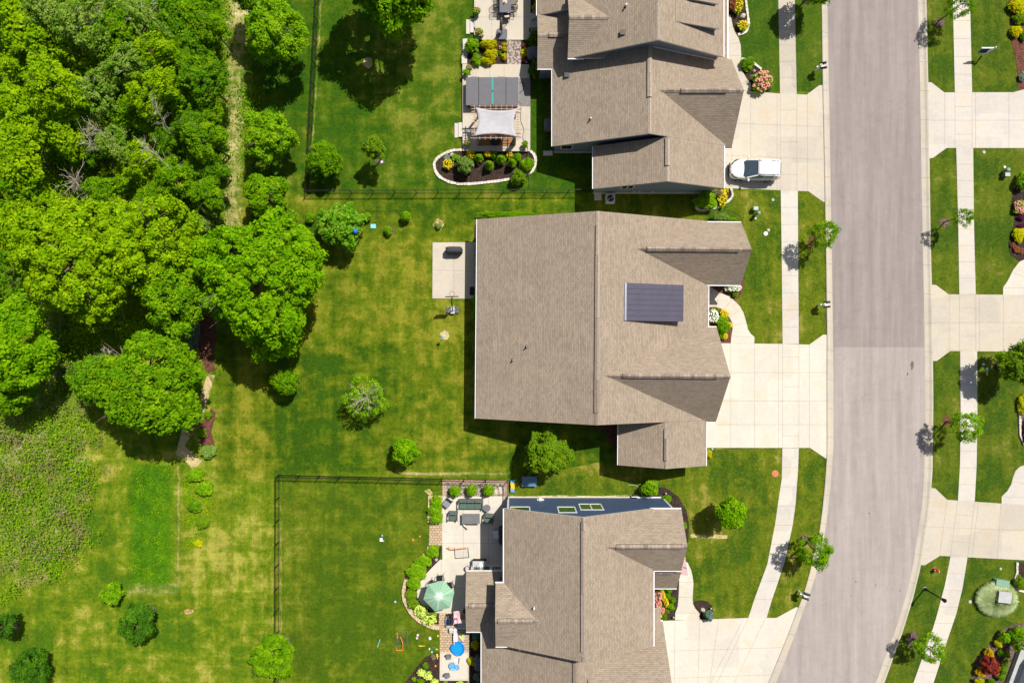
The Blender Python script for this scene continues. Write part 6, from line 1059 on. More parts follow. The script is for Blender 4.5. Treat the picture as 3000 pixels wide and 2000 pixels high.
for zn, x, y, sx, sy, lb_ in (('C',322,1068,.42,.34,'pale boulder above the golden lilies'),('D',683,197,.42,.62,'tall pale boulder in the narrow bed at the top'),('D',813,827,.28,.30,'small tan boulder above the pink bush'),('P5',1470,1190,.46,.38,'flat tan boulder in the round mulch bed'),('E',650,1352,.26,.32,'white pink stone in the curved bed'),('F',1107,962,.2,.18,'white stone by the upper blue green hosta')):
    lit('boulder', lb_, 'rock', zn, x, y, lambda m, c, sx=sx, sy=sy: m.ball((0,0,.1), (sx/2,sy/2,.22), 0, 9, 6, .16), 'stone', rz=x*.1)
for zn, x, y, lb_ in (('P5',752,1350,'white path light in the front bed near the driveway'),('P5',1655,1140,'white path light in the round mulch bed'),('B',945,818,'small path light at the edge of the upper patio'),('B',940,1250,'small path light beside the golden juniper'),('B',1625,1250,'small path light right of the cobbled path'),('G',1467,202,'small dark path light near the blue wall corner')):
    lit('path_light', lb_, 'garden light', zn, x, y, lambda m, c: m.lathe(c, [(.02,0),(.02,.28),(.08,.29),(.07,.36),(.02,.39)], 10), 'lgrey')
def hose(zn, pts, label, mat, z=.04, r=.022):
    w = [KP(zn, a, b, z) for a, b in pts]; s = [w[0]]
    for i in range(len(w)-1):
        p0, p1, p2, p3 = w[max(i-1,0)], w[i], w[i+1], w[min(i+2, len(w)-1)]
        for k in range(1, 6): q = k/5; s.append(.5*((2*p1)+(p2-p0)*q+(2*p0-5*p1+4*p2-p3)*q*q+(3*p1-p0-3*p2+p3)*q**3))
    m = MB(); m.tube(s, r, 5); single('garden_hose', m, mat, label, 'hose')
hose('C', [(1185,275),(1235,220),(1245,170),(1215,140),(1185,150)], 'black hose loop on the grey deck', 'dark', .36)
hose('C', [(1175,385),(1205,440),(1200,620),(1240,740),(1228,850),(1285,970),(1298,1090),(1318,1300),(1312,1480)], 'long black hose running down past the pergola', 'dark', .33)
hose('G', [(1060,120),(1100,180),(1140,230),(1165,170),(1130,115),(1080,150),(1120,225),(1150,200),(1180,130),(1160,115),(1100,150),(1090,190),(1240,150),(1290,150),(1330,115)], 'tangled green hose on the grass beside the blue wall', LEAF['dark'], .03, .014)
hose('G', [(1200,148),(1260,150),(1290,190),(1300,240),(1250,240),(1215,215)], 'pale hose end beside the white hose reel', 'lgrey')
t = ob('hose_reel', 'white hose reel standing against the blue wall', 'hose reel', 'G', 1245, 222); part(t, 'frame', 'fl_white', lambda m, c: (m.beam(c+Vector((-.3,0,.0)), c+Vector((-.3,0,.6)), .06,.06), m.beam(c+Vector((.2,0,0)), c+Vector((.2,0,.6)), .06,.06), m.beam(c+Vector((-.3,0,.6)), c+Vector((.2,0,.6)), .06,.06))); part(t, 'drum', 'dark', lambda m, c: m.tube([c+Vector((-.2,0,.35)), c+Vector((.12,0,.35))], .2, 12))
# air conditioner and pads by the upper house
t = ob('air_conditioner', 'square cream air conditioner with dark round fan south of the upper house', 'air conditioner', 'N', 1785, 586); part(t, 'cabinet', 'trim', lambda m, c: m.box(c.x, c.y, .06, .82, .82, .72), bevel=.06)
part(t, 'fan_grille', 'dark', lambda m, c: m.lathe((c.x, c.y, .78), [(.31,.0),(.31,.012)], 24)); part(t, 'ring', 'lgrey', lambda m, c: m.tube([c+Vector((.31*math.cos(a*PI/12), .31*math.sin(a*PI/12), .80)) for a in range(25)], .015, 5)); part(t, 'fan_blade', 'steel', lambda m, c: [m.beam(c+Vector((.05*math.cos(a), .05*math.sin(a), .80)), c+Vector((.27*math.cos(a), .27*math.sin(a), .80)), .12, .01) for a in (.4, 3.6)])
lit('concrete_pad', 'bare square concrete pad left of the air conditioner', 'concrete pad', 'N', 1751.5, 577, lambda m, c: m.box(0,0,0,.64,.62,.08), 'conc2', bevel=.01); lit('concrete_pad', 'rough concrete block below the west corner of the upper house', 'concrete pad', 'A', 797, 1175, lambda m, c: m.box(0,0,0,.85,.42,.10), 'conc2', bevel=.02)
# ---------------------------------------------------------------- covered grills
def grill(zn, x, y, w, d, h, label, mat='tarp', rz=0, emblem=False, z=0):
    c = KP(zn, x, y, z); t = thing('covered_grill', label, 'grill', (c.x, c.y, z), rz=rz); c = loc(t)
    V = []; F = []; pr = [(1.0,1.0,0),(1.0,1.0,.3),(.99,.98,.75),(.92,.80,.93),(.70,.5,1.0)]; n = 24; rg = random.Random(int(x))
    for a, b, z_ in pr:
        for j in range(n):
            q = 2*PI*j/n; ex = 1.0/max(abs(math.cos(q)), abs(math.sin(q))); ex = min(ex, 1.25); wob = 1+.03*math.sin(q*7+z_*3)
            V.append((c.x+a*w/2*math.cos(q)*ex*wob, c.y+b*d/2*math.sin(q)*ex*wob, z+h*z_))
    for i in range(len(pr)-1): F += [(i*n+j, i*n+(j+1) % n, (i+1)*n+(j+1) % n, (i+1)*n+j) for j in range(n)]
    F.append(tuple(range((len(pr)-1)*n, len(pr)*n))); MB().add(V, F).build('cover', mat, t, smooth=True)
    part(t, 'strap', 'dark', lambda m, c: (m.beam((c.x-w*.30, c.y-d*.49, z+h*.5), (c.x-w*.30, c.y+d*.49, z+h*.5), .03, .02), m.beam((c.x-w*.3, c.y-d*.3, z+h*.99), (c.x-w*.3, c.y+d*.3, z+h*.99), .04, .01), m.beam((c.x+w*.3, c.y-d*.3, z+h*.985), (c.x+w*.3, c.y+d*.3, z+h*.985), .04, .01)))
    if emblem: part(t, 'emblem', 'lgrey', lambda m, c: m.add([(c.x-w*.46+.04*math.cos(a*PI/6)*1.2, c.y+.11*math.sin(a*PI/6), z+h*.86+.03*math.cos(a*PI/6)) for a in range(12)], [tuple(range(12))]))
    return t
grill('Y1', 1888, 688, 1.5, .62, 1.1, 'black covered grill on the patio of the middle house', rz=0)
grill('E', 1650, 975, .95, 1.55, 1.1, 'black covered grill with a pale oval emblem under the lower house eave', emblem=True)
grill('B', 1800, 1100, 1.5, 1.05, 1.0, 'dark rounded covered grill between two big hostas', 'slate', emblem=True)
grill('A', 830, 968, 1.5, 1.1, 1.0, 'dark rounded covered grill west of the upper house', 'slate')
grill('F', 1180, 1262, .9, 1.25, 1.0, 'grey covered grill in the rear bed of the lower house', 'slate', emblem=True)
# basketball hoop
t = ob('basketball_hoop', 'portable basketball hoop on the grass below the small patio', 'basketball hoop', 'N', 1326.5, 908); c = loc(t)
part(t, 'base', 'slate', lambda m, c: (m.box(c.x, c.y, 0, 1.12, .52, .2)), bevel=.08); part(t, 'sandbag', 'lgrey', lambda m, c: (m.box(c.x+.02, c.y+.12, .2, .34, .5, .12), m.box(c.x+.02, c.y-.15, .2, .36, .4, .16)), bevel=.05)
part(t, 'pole', 'blackmetal', lambda m, c: (m.tube([c+Vector((0,-.1,.2)), c+Vector((.12,.55,2.6))], .05, 8), m.tube([c+Vector((-.45,0,.2)), c+Vector((.08,.35,1.7))], .02, 6), m.tube([c+Vector((.45,0,.2)), c+Vector((.1,.35,1.7))], .02, 6), m.tube([c+Vector((.12,.55,2.6)), c+Vector((.2,.98,3.2))], .035, 6), m.tube([c+Vector((.12,.5,2.3)), c+Vector((.2,.98,2.9))], .03, 6)))
part(t, 'backboard', 'dark', lambda m, c: m.box(c.x+.2, c.y+1.0, 2.85, 1.12, .04, .75, .03)); part(t, 'rim', 'red', lambda m, c: m.tube([c+Vector((.2+.23*math.cos(a*PI/12), 1.27+.23*math.sin(a*PI/12), 3.05)) for a in range(25)], .014, 6))
part(t, 'net', 'fl_white', lambda m, c: [m.tube([c+Vector((.2+.22*math.cos(a), 1.27+.22*math.sin(a), 3.04)), c+Vector((.2+.12*math.cos(a+.3), 1.27+.12*math.sin(a+.3), 2.65))], .006, 3) for a in [k*PI/6 for k in range(12)]])
lit('doormat', 'black patterned doormat on the small patio', 'doormat', 'Y1', 2090, 1146, lambda m, c: (m.box(0,0,0,.44,.76,.02), m.box(0,0,.02,.36,.68,.004)), 'rugblack', z=.043, bevel=.005)
t = ob('bird_feeder', 'thin bird feeder pole in a dry ring on the middle lawn', 'bird feeder', 'Y2', 1120, 63); part(t, 'pole', 'blackmetal', lambda m, c: m.tube([c, c+Vector((0,0,1.5))], .018, 6)); part(t, 'feeder', 'cyan', lambda m, c: m.lathe(c, [(.05,1.3),(.09,1.32),(.09,1.5),(.14,1.52),(.02,1.62)], 10))
# ---------------------------------------------------------------- upper patios
PZ = .30
t = ob('swim_spa', 'large grey covered swim spa with two teal straps on the upper patio', 'hot tub', 'N', 1444, 270, PZ); c = loc(t)
q0, q1 = P(1364.8, 227, 1.12), P(1519.8, 308.7, 1.12); cx, cy, w, d = (q0.x+q1.x)/2, (q0.y+q1.y)/2, q1.x-q0.x, q0.y-q1.y
part(t, 'tub', 'blackmetal', lambda m, c: m.box(cx, cy, PZ, w-.2, d-.2, .72)); part(t, 'cover', 'slate', lambda m, c: [m.box(cx-w/2+(a+b)/2*w, cy, PZ+.72, (b-a)*w-.02, d, .12) for a, b in ((0,.242),(.246,.5),(.504,.757),(.761,1))], bevel=.04)
for s in (1, -1): part(t, 'teal_strap', 'teal', lambda m, c: m.box(cx+.02, cy+s*d*.25, PZ+.842, .13, d*.43, .015), bevel=.02)
for a in (.244, .759): part(t, 'lift_bar', 'blackmetal', lambda m, c: m.tube([(cx-w/2+a*w, cy-d/2, PZ+.86), (cx-w/2+a*w, cy+d/2+.03, PZ+.87), (cx-w/2+a*w-.7, cy+d/2+.03, PZ+.87)], .018, 6))
t = ob('pergola', 'cedar pergola with a grey shade sail on the upper patio', 'pergola', 'N', 1455, 386, PZ); c = loc(t)
zt = 2.55; a0, a1 = P(1378.6, 0, zt).x, P(1527.8, 0, zt).x; b0, b1 = P(0, 409.8, zt).y, P(0, 308.7, zt).y; ix0, ix1, iy0, iy1 = a0+.55, a1-.55, b0+.28, b1-.3
for x in (ix0, ix1):
    for y in (iy0, iy1):
        part(t, 'post', 'wood', lambda m, c: m.box(x, y, PZ, .15, .15, zt-.15-PZ))
        if y == iy0: part(t, 'curtain', 'curtain', lambda m, c: m.lathe((x+(.15 if x == ix0 else -.15), y+.12, PZ), [(.2,0),(.09,1.0),(.16,1.4),(.12,2.0)], 9))
for y in (iy0, iy1, iy0+.3, iy1-.3): part(t, 'beam', 'wood', lambda m, c: m.beam((a0+.05, y, zt-.08), (a1-.05, y, zt-.08), .05, .15))
for i in range(9): x = ix0-.22+(ix1-ix0+.44)*i/8; part(t, 'rafter', 'wood', lambda m, c: m.beam((x, b0, zt+.04), (x, b1, zt+.04), .045, .11))
for i in range(13): y = b0+.12+(b1-b0-.24)*i/12; part(t, 'batten', 'wood', lambda m, c: m.beam((a0+.1*((i*7) % 3), y, zt+.12), (a1-.1*((i*5) % 3), y, zt+.12), .04, .04))
def sail(m, c):
    k = 14; cs = [P(1392.5,315.6,2.72), P(1517.5,320.2,2.72), P(1514,402.9,2.72), P(1387.8,400.6,2.72)]; V = []
    for j in range(k+1):
        for i in range(k+1):
            u, v = i/k, j/k; bu = .09*4*v*(1-v)*(1-2*u)*(1 if 1 else 0); bv = .10*4*u*(1-u)*(1-2*v)
            u2, v2 = u+bu, v+bv; p = (cs[0]*(1-u2)+cs[1]*u2)*(1-v2)+(cs[3]*(1-u2)+cs[2]*u2)*v2; p.z += .05-.12*math.sin(PI*u)*math.sin(PI*v)+.12; V.append(p)
    m.add(V, [(j*(k+1)+i, (j+1)*(k+1)+i, (j+1)*(k+1)+i+1, j*(k+1)+i+1) for j in range(k) for i in range(k)])
s_ = part(t, 'shade_sail', 'sail', sail, smooth=True); s_.modifiers.new('s', 'SOLIDIFY').thickness = .01
lit('outdoor_rug', 'brown woven rug under the pergola', 'rug', 'C', 880, 820, lambda m, c: (m.box(0,0,0,3.35,1.75,.015), [m.box(-1.6+i*.16,0,.015,.04,1.7,.003) for i in range(21)]), 'rug', z=PZ+.003)
t = ob('fire_bowl', 'round black fire bowl at the south side of the pergola', 'fire bowl', 'C', 880, 893, PZ); part(t, 'bowl', 'blackmetal', lambda m, c: m.lathe((c.x, c.y, PZ+.02), [(.25,0),(.3,.15),(.46,.4),(.5,.45),(.44,.46)], 20)); part(t, 'lid', 'dark', lambda m, c: m.lathe((c.x, c.y, PZ+.02), [(.44,.47),(.3,.53),(.05,.56)], 20))
def pot(zn, x, y, r, h, z, label, st='rose', pm='grey', sty=None):
    c = KP(zn, x, y, z+h); t = thing('potted_plant', label, 'potted plant', (c.x, c.y, z)); part(t, 'pot', pm, lambda m, c: m.lathe((c.x, c.y, z), [(r*.6,0),(r*.85,h),(r*.92,h),(r*.7,h-.02)], 14))
    lf = STY[st][0]; rng = np.random.default_rng(int(x)); p, n, s = crown(r*1.35, r*1.35, r, r*.45, .11, rng, 1.5, -.3); p[:, 2] += h+r*.5; o = link(bpy.data.objects.new('foliage', leaf_mesh('foliage', p, n, s, LEAF[lf], rng))); o.parent = t
    if STY[st][5]: part(t, 'flowers', FLOWER[STY[st][5]], lambda m, c: [m.ball((c.x+r*1.2*math.cos(k*2.4)*(k/14), c.y+r*1.2*math.sin(k*2.4)*(k/14), z+h+r*1.3), .05, 0, 6, 4) for k in range(3, 15)])
pot('B', 650, 235, .26, .4, PZ, 'flower pot at the west edge of the upper patio beside the dining table'); pot('B', 690, 640, .24, .4, PZ, 'pink flower pot by the patio torch'); pot('B', 735, 705, .16, .35, PZ, 'small pale pot below the pink flower pot', 'rose', 'lgrey')
pot('B', 500, 1345, .20, .35, PZ, 'flower pot at the corner above the swim spa, upper', 'mix'); pot('B', 440, 1430, .22, .35, PZ, 'flower pot at the corner above the swim spa, lower', 'lime'); pot('C', 520, 915, .20, .35, PZ, 'flower pot with pink blooms left of the pergola posts'); pot('C', 1250, 930, .22, .35, PZ, 'leafy pot right of the pergola', 'tips', 'tan')
t = ob('torch', 'slim brown patio torch beside the pink flower pot', 'torch', 'B', 628, 730, PZ); part(t, 'pole', 'wood', lambda m, c: m.tube([c, c+Vector((0,0,1.5))], .022, 6)); part(t, 'lamp', 'dark', lambda m, c: m.lathe(c, [(.04,1.5),(.08,1.55),(.07,1.75),(.03,1.8)], 8))
t = ob('dining_table', 'long grey patio table with a wooden runner at the top edge', 'table', 'N', 1481, 0, PZ); c = loc(t); ty1 = P(0, 36.5, PZ+.75).y; ty0 = ty1+2.35; tx0, tx1 = P(1463.7,0,PZ+.75).x, P(1497,0,PZ+.75).x
part(t, 'tabletop', 'slate', lambda m, c: m.box((tx0+tx1)/2, (ty0+ty1)/2, PZ+.71, tx1-tx0, ty0-ty1, .04), bevel=.02); part(t, 'runner', 'tan', lambda m, c: m.box((tx0+tx1)/2-.03, ty1+1.6, PZ+.755, .40, 1.6, .02)); part(t, 'leg', 'blackmetal', lambda m, c: [m.box(x, y, PZ, .07, .07, .71) for x in (tx0+.1, tx1-.1) for y in (ty1+.15, ty0-.15)])
lit('centrepiece', 'small dark lantern on the wooden runner', 'lantern', 'U', 685, 110, lambda m, c: m.lathe(c, [(.06,0),(.06,.14),(.02,.2)], 8), 'blackmetal', z=PZ+.78)
def patio_chair(cx_, cy_, rz, label, z=PZ, group=None, cush=None):
    t = thing('patio_chair', label, 'chair', (cx_, cy_, z), group, rz); W = .27
    part(t, 'seat', cush or 'blackmetal', lambda m, c: [m.beam(c+Vector((-W+.06+i*.08, -.25, .42)), c+Vector((-W+.06+i*.08, .25, .42)), .045 if not cush else .09, .02 if not cush else .1) for i in range(7)])
    def bk(m, c):
        for i in range(7): a = -.9+i*.3; m.tube([c+Vector((.26*math.sin(a), -.16-.12*math.cos(a), .42)), c+Vector((.28*math.sin(a), -.24-.14*math.cos(a), .90))], .012, 4)
        m.tube([c+Vector((.28*math.sin(a), -.24-.14*math.cos(a), .90+.04*math.cos(a))) for a in [-1.1+k*.22 for k in range(11)]], .022, 6)
    part(t, 'backrest', 'blackmetal', bk); part(t, 'armrest', 'blackmetal', lambda m, c: [m.tube([c+Vector((s*.28,-.3,.8)), c+Vector((s*.33,0,.66)), c+Vector((s*.30,.24,.62)), c+Vector((s*.28,.25,0))], .018, 5) for s in (-1, 1)])
    part(t, 'leg', 'blackmetal', lambda m, c: [m.tube([c+Vector((s*.24, y, .42)), c+Vector((s*.28, y*1.2, 0))], .016, 5) for s in (-1, 1) for y in (-.24,)]); return t
for sx_, k, lb_ in ((-1,0,'black chair on the left side of the dining table, nearer one'),(-1,1,'black chair on the left side of the dining table, cut by the top edge'),(1,0,'black chair on the right side of the dining table, nearer one'),(1,1,'black chair on the right side of the dining table, cut by the top edge')):
    patio_chair((tx0 if sx_ < 0 else tx1)+sx_*.22, ty1+.38+k*.62, -PI/2 if sx_ < 0 else PI/2, lb_)
ch = patio_chair((tx0+tx1)/2+.12, ty1-.18, 0, 'chair with navy cushion and tan pillow at the end of the dining table', cush='navy'); part(ch, 'pillow', 'tan', lambda m, c: m.box(c.x+.03, c.y-.14, PZ+.50, .42, .2, .14, .15), bevel=.05)
t = ob('cantilever_umbrella', 'closed patio umbrella on a square dark grey base', 'umbrella', 'U', 605, 1220, PZ)
part(t, 'base', 'slate', lambda m, c: m.prism([(c.x+.5*(abs(math.cos(a))**.45)*(1 if math.cos(a) > 0 else -1), c.y+.48*(abs(math.sin(a))**.45)*(1 if math.sin(a) > 0 else -1)) for a in [k*PI/16 for k in range(32)]], PZ+.01, PZ+.11), bevel=.03)
part(t, 'pole', 'blackmetal', lambda m, c: m.tube([c+Vector((0,0,.1)), c+Vector((.02,.02,2.3))], .04, 8)); part(t, 'arm', 'lgrey', lambda m, c: m.tube([c+Vector((.02,.02,2.3)), c+Vector((.02,.25,2.6))], .035, 6)); part(t, 'canopy', 'curtain', lambda m, c: m.lathe((c.x-.06, c.y+.22, PZ), [(.16,.6),(.13,1.2),(.10,1.8),(.05,2.35),(.02,2.5)], 9, 0))
t = ob('stoop', 'concrete back steps with a black handrail by the upper house', 'steps', 'B', 1790, 470); part(t, 'steps', 'conc2', lambda m, c: (m.box(c.x, c.y+.1, 0, 1.0, 1.3, .45), m.box(c.x-.05, c.y-.75, 0, .9, .35, .3)))
part(t, 'handrail', 'blackmetal', lambda m, c: (m.beam(c+Vector((-.35,-.3,1.3)), c+Vector((.5,.0,1.3)), .05,.05), [m.beam(c+Vector((-.35+k*.28,-.3+.1*k,.45)), c+Vector((-.35+k*.28,-.3+.1*k,1.3)), .03,.03) for k in range(4)], m.beam(c+Vector((-.35,-.3,.9)), c+Vector((.5,.0,.9)), .03,.03)))
# ---------------------------------------------------------------- lower patio furniture
def sofa(x0, x1, y0, y1, rz, n, label, pil, cat='sofa', nm='outdoor_sofa'):
    a, b = KP('E', x0, y0, .6), KP('E', x1, y1, .6); w, d = b.x-a.x, a.y-b.y; c0 = (a+b)/2; t = thing(nm, label, cat, (c0.x, c0.y, .036), rz=rz)
    for s in (-1, 1): part(t, 'armrest', 'slate', lambda m, c: (m.box(c.x+s*(w/2-.04), c.y, .62, .10, d*.9, .04), m.box(c.x+s*(w/2-.04), c.y+d*.38, .04, .07, .07, .58), m.box(c.x+s*(w/2-.04), c.y-d*.38, .04, .07, .07, .58)))
    part(t, 'frame', 'slate', lambda m, c: (m.box(c.x, c.y, .2, w-.16, d*.86, .10), m.box(c.x, c.y+d/2-.04, .3, w-.1, .07, .55)))
    for i in range(n):
        ww = (w-.2)/n; x = -(w-.2)/2+ww*(i+.5); part(t, 'seat_cushion', 'cushion', lambda m, c: m.box(c.x+x, c.y-.06, .30, ww-.02, d*.72, .14, ), bevel=.04); part(t, 'back_cushion', 'cushion', lambda m, c: m.box(c.x+x, c.y+d/2-.18, .44, ww-.04, .17, .36), bevel=.05)
    return t
sofa(975,1343,465,625,0,3,'three seat outdoor sofa with green cushions below the clipped balls',1); sofa(828,965,645,795,-.04,1,'left outdoor armchair with green cushions',1,'armchair','outdoor_armchair'); sofa(1350,1495,682,832,-.10,1,'right outdoor armchair with green cushions, half in shade',1,'armchair','outdoor_armchair')
t = ob('side_table', 'round grey slatted table at the end of the sofa', 'side table', 'E', 1398, 594, .45); part(t, 'tabletop', 'grey', lambda m, c: m.lathe((c.x, c.y, 0), [(.33,.46),(.33,.50)], 24)); part(t, 'leg', 'grey', lambda m, c: [m.tube([(c.x+.15*math.cos(a), c.y+.15*math.sin(a), .46), (c.x+.25*math.cos(a), c.y+.25*math.sin(a), .04)], .02, 5) for a in (.5,2.6,4.7)]); part(t, 'slat_gap', 'dark', lambda m, c: [m.box(c.x, c.y+y, .5, .6*math.sqrt(max(.05,1-(y/.33)**2)), .012, .003) for y in (-.18,-.06,.06,.18)])
a, b = KP('E', 1027, 678, .6), KP('E', 1292, 828, .6); t = thing('fire_table', 'rectangular grey fire table in front of the sofa', 'table', ((a.x+b.x)/2, (a.y+b.y)/2, .036)); w, d = b.x-a.x, a.y-b.y
part(t, 'tabletop', 'grey', lambda m, c: m.box(c.x, c.y, .56, w, d, .05), bevel=.01); part(t, 'base', 'slate', lambda m, c: m.box(c.x, c.y, .04, w*.8, d*.7, .52)); part(t, 'burner_lid', 'grey', lambda m, c: m.box(c.x-w*.14, c.y-.02, .61, .42, .4, .012)); part(t, 'slat_gap', 'dark', lambda m, c: [m.box(c.x+x, c.y+y, .61, ww, .014, .003) for y, x, ww in ((-.28,0,w*.94),(.28,0,w*.94),(-.1,w*.27,w*.4),(.1,w*.27,w*.4),(-.1,-w*.4,w*.16),(.1,-w*.4,w*.16))])
t = ob('lounge_chair', 'grey sling lounge chair turned at an angle in the patio corner', 'chair', 'E', 815, 505, .3, rz=-.62); part(t, 'seat', 'steel', lambda m, c: m.beam(c+Vector((0,-.38,.34)), c+Vector((0,.12,.30)), .58, .03)); part(t, 'backrest', 'grey', lambda m, c: m.beam(c+Vector((0,.12,.30)), c+Vector((0,.50,.85)), .56, .03)); part(t, 'frame', 'slate', lambda m, c: [m.tube([c+Vector((s*.3,-.42,-.26)), c+Vector((s*.3,-.38,.36)), c+Vector((s*.3,.15,.30)), c+Vector((s*.3,.52,.88)), c+Vector((s*.3,.3,-.26))], .02, 6) for s in (-1,1)])
# small dog beside the fire table
t = ob('dog', 'small white, grey and tan dog beside the fire table', 'dog', 'P1', 272, 335, .3, rz=math.radians(-38)); c = loc(t)
MT['fur'] = (lambda: None)()
def fur():
    m, nt, b = newmat('patched_fur'); v = N(nt, 'TexCoord').outputs['Object']; k = mr(nt, noi(nt, v, 4.5, 2), .47, .52); x = N(nt, 'SeparateXYZ', {0: v}).outputs[0]
    c = mixc(nt, mr(nt, x, -.02, .05), (.35,.34,.35), (.50,.30,.15)); nt.links.new(mixc(nt, k, (.72,.70,.66), c), b.inputs['Base Color']); b.inputs['Roughness'].default_value = .95; return m
MT['fur'] = fur()
def dog():
    me = bpy.data.meshes.new('body'); J = [(-.18,0,.0),(-.05,0,.01),(.10,0,.02),(.20,0,.07),(.28,0,.13),(.36,0,.12),(-.27,.02,.06),(-.34,.05,.12)]; E = [(0,1),(1,2),(2,3),(3,4),(4,5),(0,6),(6,7)]; R = [.085,.08,.09,.06,.062,.028,.016,.01]
    for x, s in ((-.17,-1),(-.17,1),(.11,-1),(.11,1)):
        k = len(J); J += [(x,s*.055,-.06),(x+(-.03 if x < 0 else .01),s*.06,-.16),(x+.01,s*.06,-.255)]; E += [(0 if x < 0 else 2, k),(k,k+1),(k+1,k+2)]; R += [.045,.026,.022]
    me.from_pydata(J, E, []); o = link(bpy.data.objects.new('body', me)); o.parent = t; me.materials.append(MT['fur'])
    sk = o.modifiers.new('skin', 'SKIN'); 
    for i, r in enumerate(R): me.skin_vertices[0].data[i].radius = (r, r)
    me.skin_vertices[0].data[0].use_root = True; o.modifiers.new('sub', 'SUBSURF').render_levels = 2
dog(); part(t, 'ear', 'curtain', lambda m, c: [m.ball(c+Vector((.26, s*.07, .15)), (.03,.025,.05), 0, 8, 5) for s in (-1,1)], smooth=True); part(t, 'nose', 'dark', lambda m, c: m.ball(c+Vector((.385,0,.12)), .015, 0, 6, 4))
t = ob('cooler', 'white cooler with a rounded lid beside the covered grill', 'cooler', 'E', 1532, 985, .4, rz=.06); part(t, 'body', 'lgrey', lambda m, c: m.box(c.x, c.y, .04, .44, .70, .36), bevel=.03); part(t, 'lid', 'fl_white', lambda m, c: m.box(c.x, c.y, .40, .48, .76, .07), bevel=.04); part(t, 'handle', 'dark', lambda m, c: m.box(c.x+.02, c.y+.41, .3, .22, .05, .06))
t = ob('rebound_net', 'small black framed sports net with orange bars on the lower patio', 'sports net', 'E', 1020, 1330); w0 = [KP('E', *p, .06) for p in ((915,1180),(1115,1180),(1130,1325),(928,1340))]
part(t, 'frame', 'blackmetal', lambda m, c: [m.tube([w0[i], w0[(i+1) % 4]], .03, 6) for i in (1,2,3)]); part(t, 'top_bar', 'orange', lambda m, c: (m.tube([KP('E',905,1205,.5), KP('E',1112,1178,.5)], .03, 6), m.tube([KP('E',822,1168,.6), KP('E',905,1205,.5), KP('E',850,1215,.3), KP('E',822,1168,.6)], .03, 6))); part(t, 'net', 'sail', lambda m, c: [m.tube([w0[0].lerp(w0[1], k/9), w0[3].lerp(w0[2], k/9)], .004, 3) for k in range(1,9)]+[m.tube([w0[0].lerp(w0[3], k/7), w0[1].lerp(w0[2], k/7)], .004, 3) for k in range(1,7)])
t = ob('serving_table', 'grey outdoor serving table with towels and bottles by the sunroom', 'table', 'E', 1290, 1425, .8); part(t, 'tabletop', 'lgrey', lambda m, c: m.box(c.x, c.y, .80, 1.25, .58, .04), bevel=.01); part(t, 'leg', 'slate', lambda m, c: [m.box(c.x+a, c.y+b, .04, .06, .06, .76) for a in (-.56,.56) for b in (-.24,.24)]); part(t, 'shelf', 'slate', lambda m, c: m.box(c.x, c.y, .3, 1.15, .5, .03)); part(t, 'rail', 'blackmetal', lambda m, c: [m.box(c.x, c.y+.36, z, 1.2, .04, .05) for z in (.45,.6,.75,.88)])
lit('towel', 'white towel hanging over the serving table', 'towel', 'P1', 655, 1290, lambda m, c: (m.box(0,0,0,.26,.62,.02), m.box(0,-.31,-.28,.24,.03,.28)), 'fl_white', z=.845, bevel=.01); lit('bottle', 'small bottle with a green label on the serving table', 'bottle', 'P1', 555, 1280, lambda m, c: m.lathe(c, [(.04,0),(.04,.14),(.015,.18),(.015,.22)], 8), 'lime2', z=.845)
lit('bottle', 'white spray bottle near the edge of the serving table', 'bottle', 'P1', 705, 1190, lambda m, c: m.lathe(c, [(.05,0),(.05,.16),(.02,.2),(.03,.24)], 8), 'fl_white', z=.845); lit('bench', 'purple grey cushion bench against the sunroom', 'bench', 'P1', 555, 1370, lambda m, c: (m.box(0,0,.0,1.05,.32,.12), m.box(-.48,0,-.36,.06,.28,.36), m.box(.48,0,-.36,.06,.28,.36)), 'purple' if 0 else 'curtain', z=.40, bevel=.03)
t = ob('planter_bowl', 'dark purple bowl planter with dry tan contents', 'planter', 'P1', 325, 1348, .2); part(t, 'bowl', 'purple', lambda m, c: m.lathe((c.x,c.y,.04), [(.12,0),(.24,.3),(.26,.32),(.21,.30)], 18)); part(t, 'soil', 'tan', lambda m, c: m.ball((c.x,c.y,.33), (.2,.2,.05), 0, 10, 6, .15))
# green umbrella with table and chairs
hx = [(690,183),(835,345),(775,548),(573,597),(417,437),(480,232)]; zc_, zr_ = 2.75, 2.25; cc = KP('F', 622, 405, zc_); t = thing('patio_umbrella', 'faded green six sided patio umbrella', 'umbrella', (cc.x, cc.y, .04)); c = loc(t)
def canopy(m, c):
    R_ = [KP('F', a, b, zr_) for a, b in hx]; n = 6; V = [Vector((cc.x, cc.y, zc_))]; k = 4
    for j in range(1, k+1):
        for i in range(6):
            for s in range(4):
                p = R_[i].lerp(R_[(i+1) % 6], s/4); f = j/k; q = Vector((cc.x, cc.y, zc_)).lerp(p, f); q.z -= .03*math.sin(PI*s/4)*f-.06*math.sin(PI*f); V.append(q)
    for j in range(24): m_ = 1+j; m.add([], [])
    F = [(0, 1+j, 1+(j+1) % 24) for j in range(24)]+[(1+r*24+j, 1+(r+1)*24+j, 1+(r+1)*24+(j+1) % 24, 1+r*24+(j+1) % 24) for r in range(k-1) for j in range(24)]
    m.add(V, F)
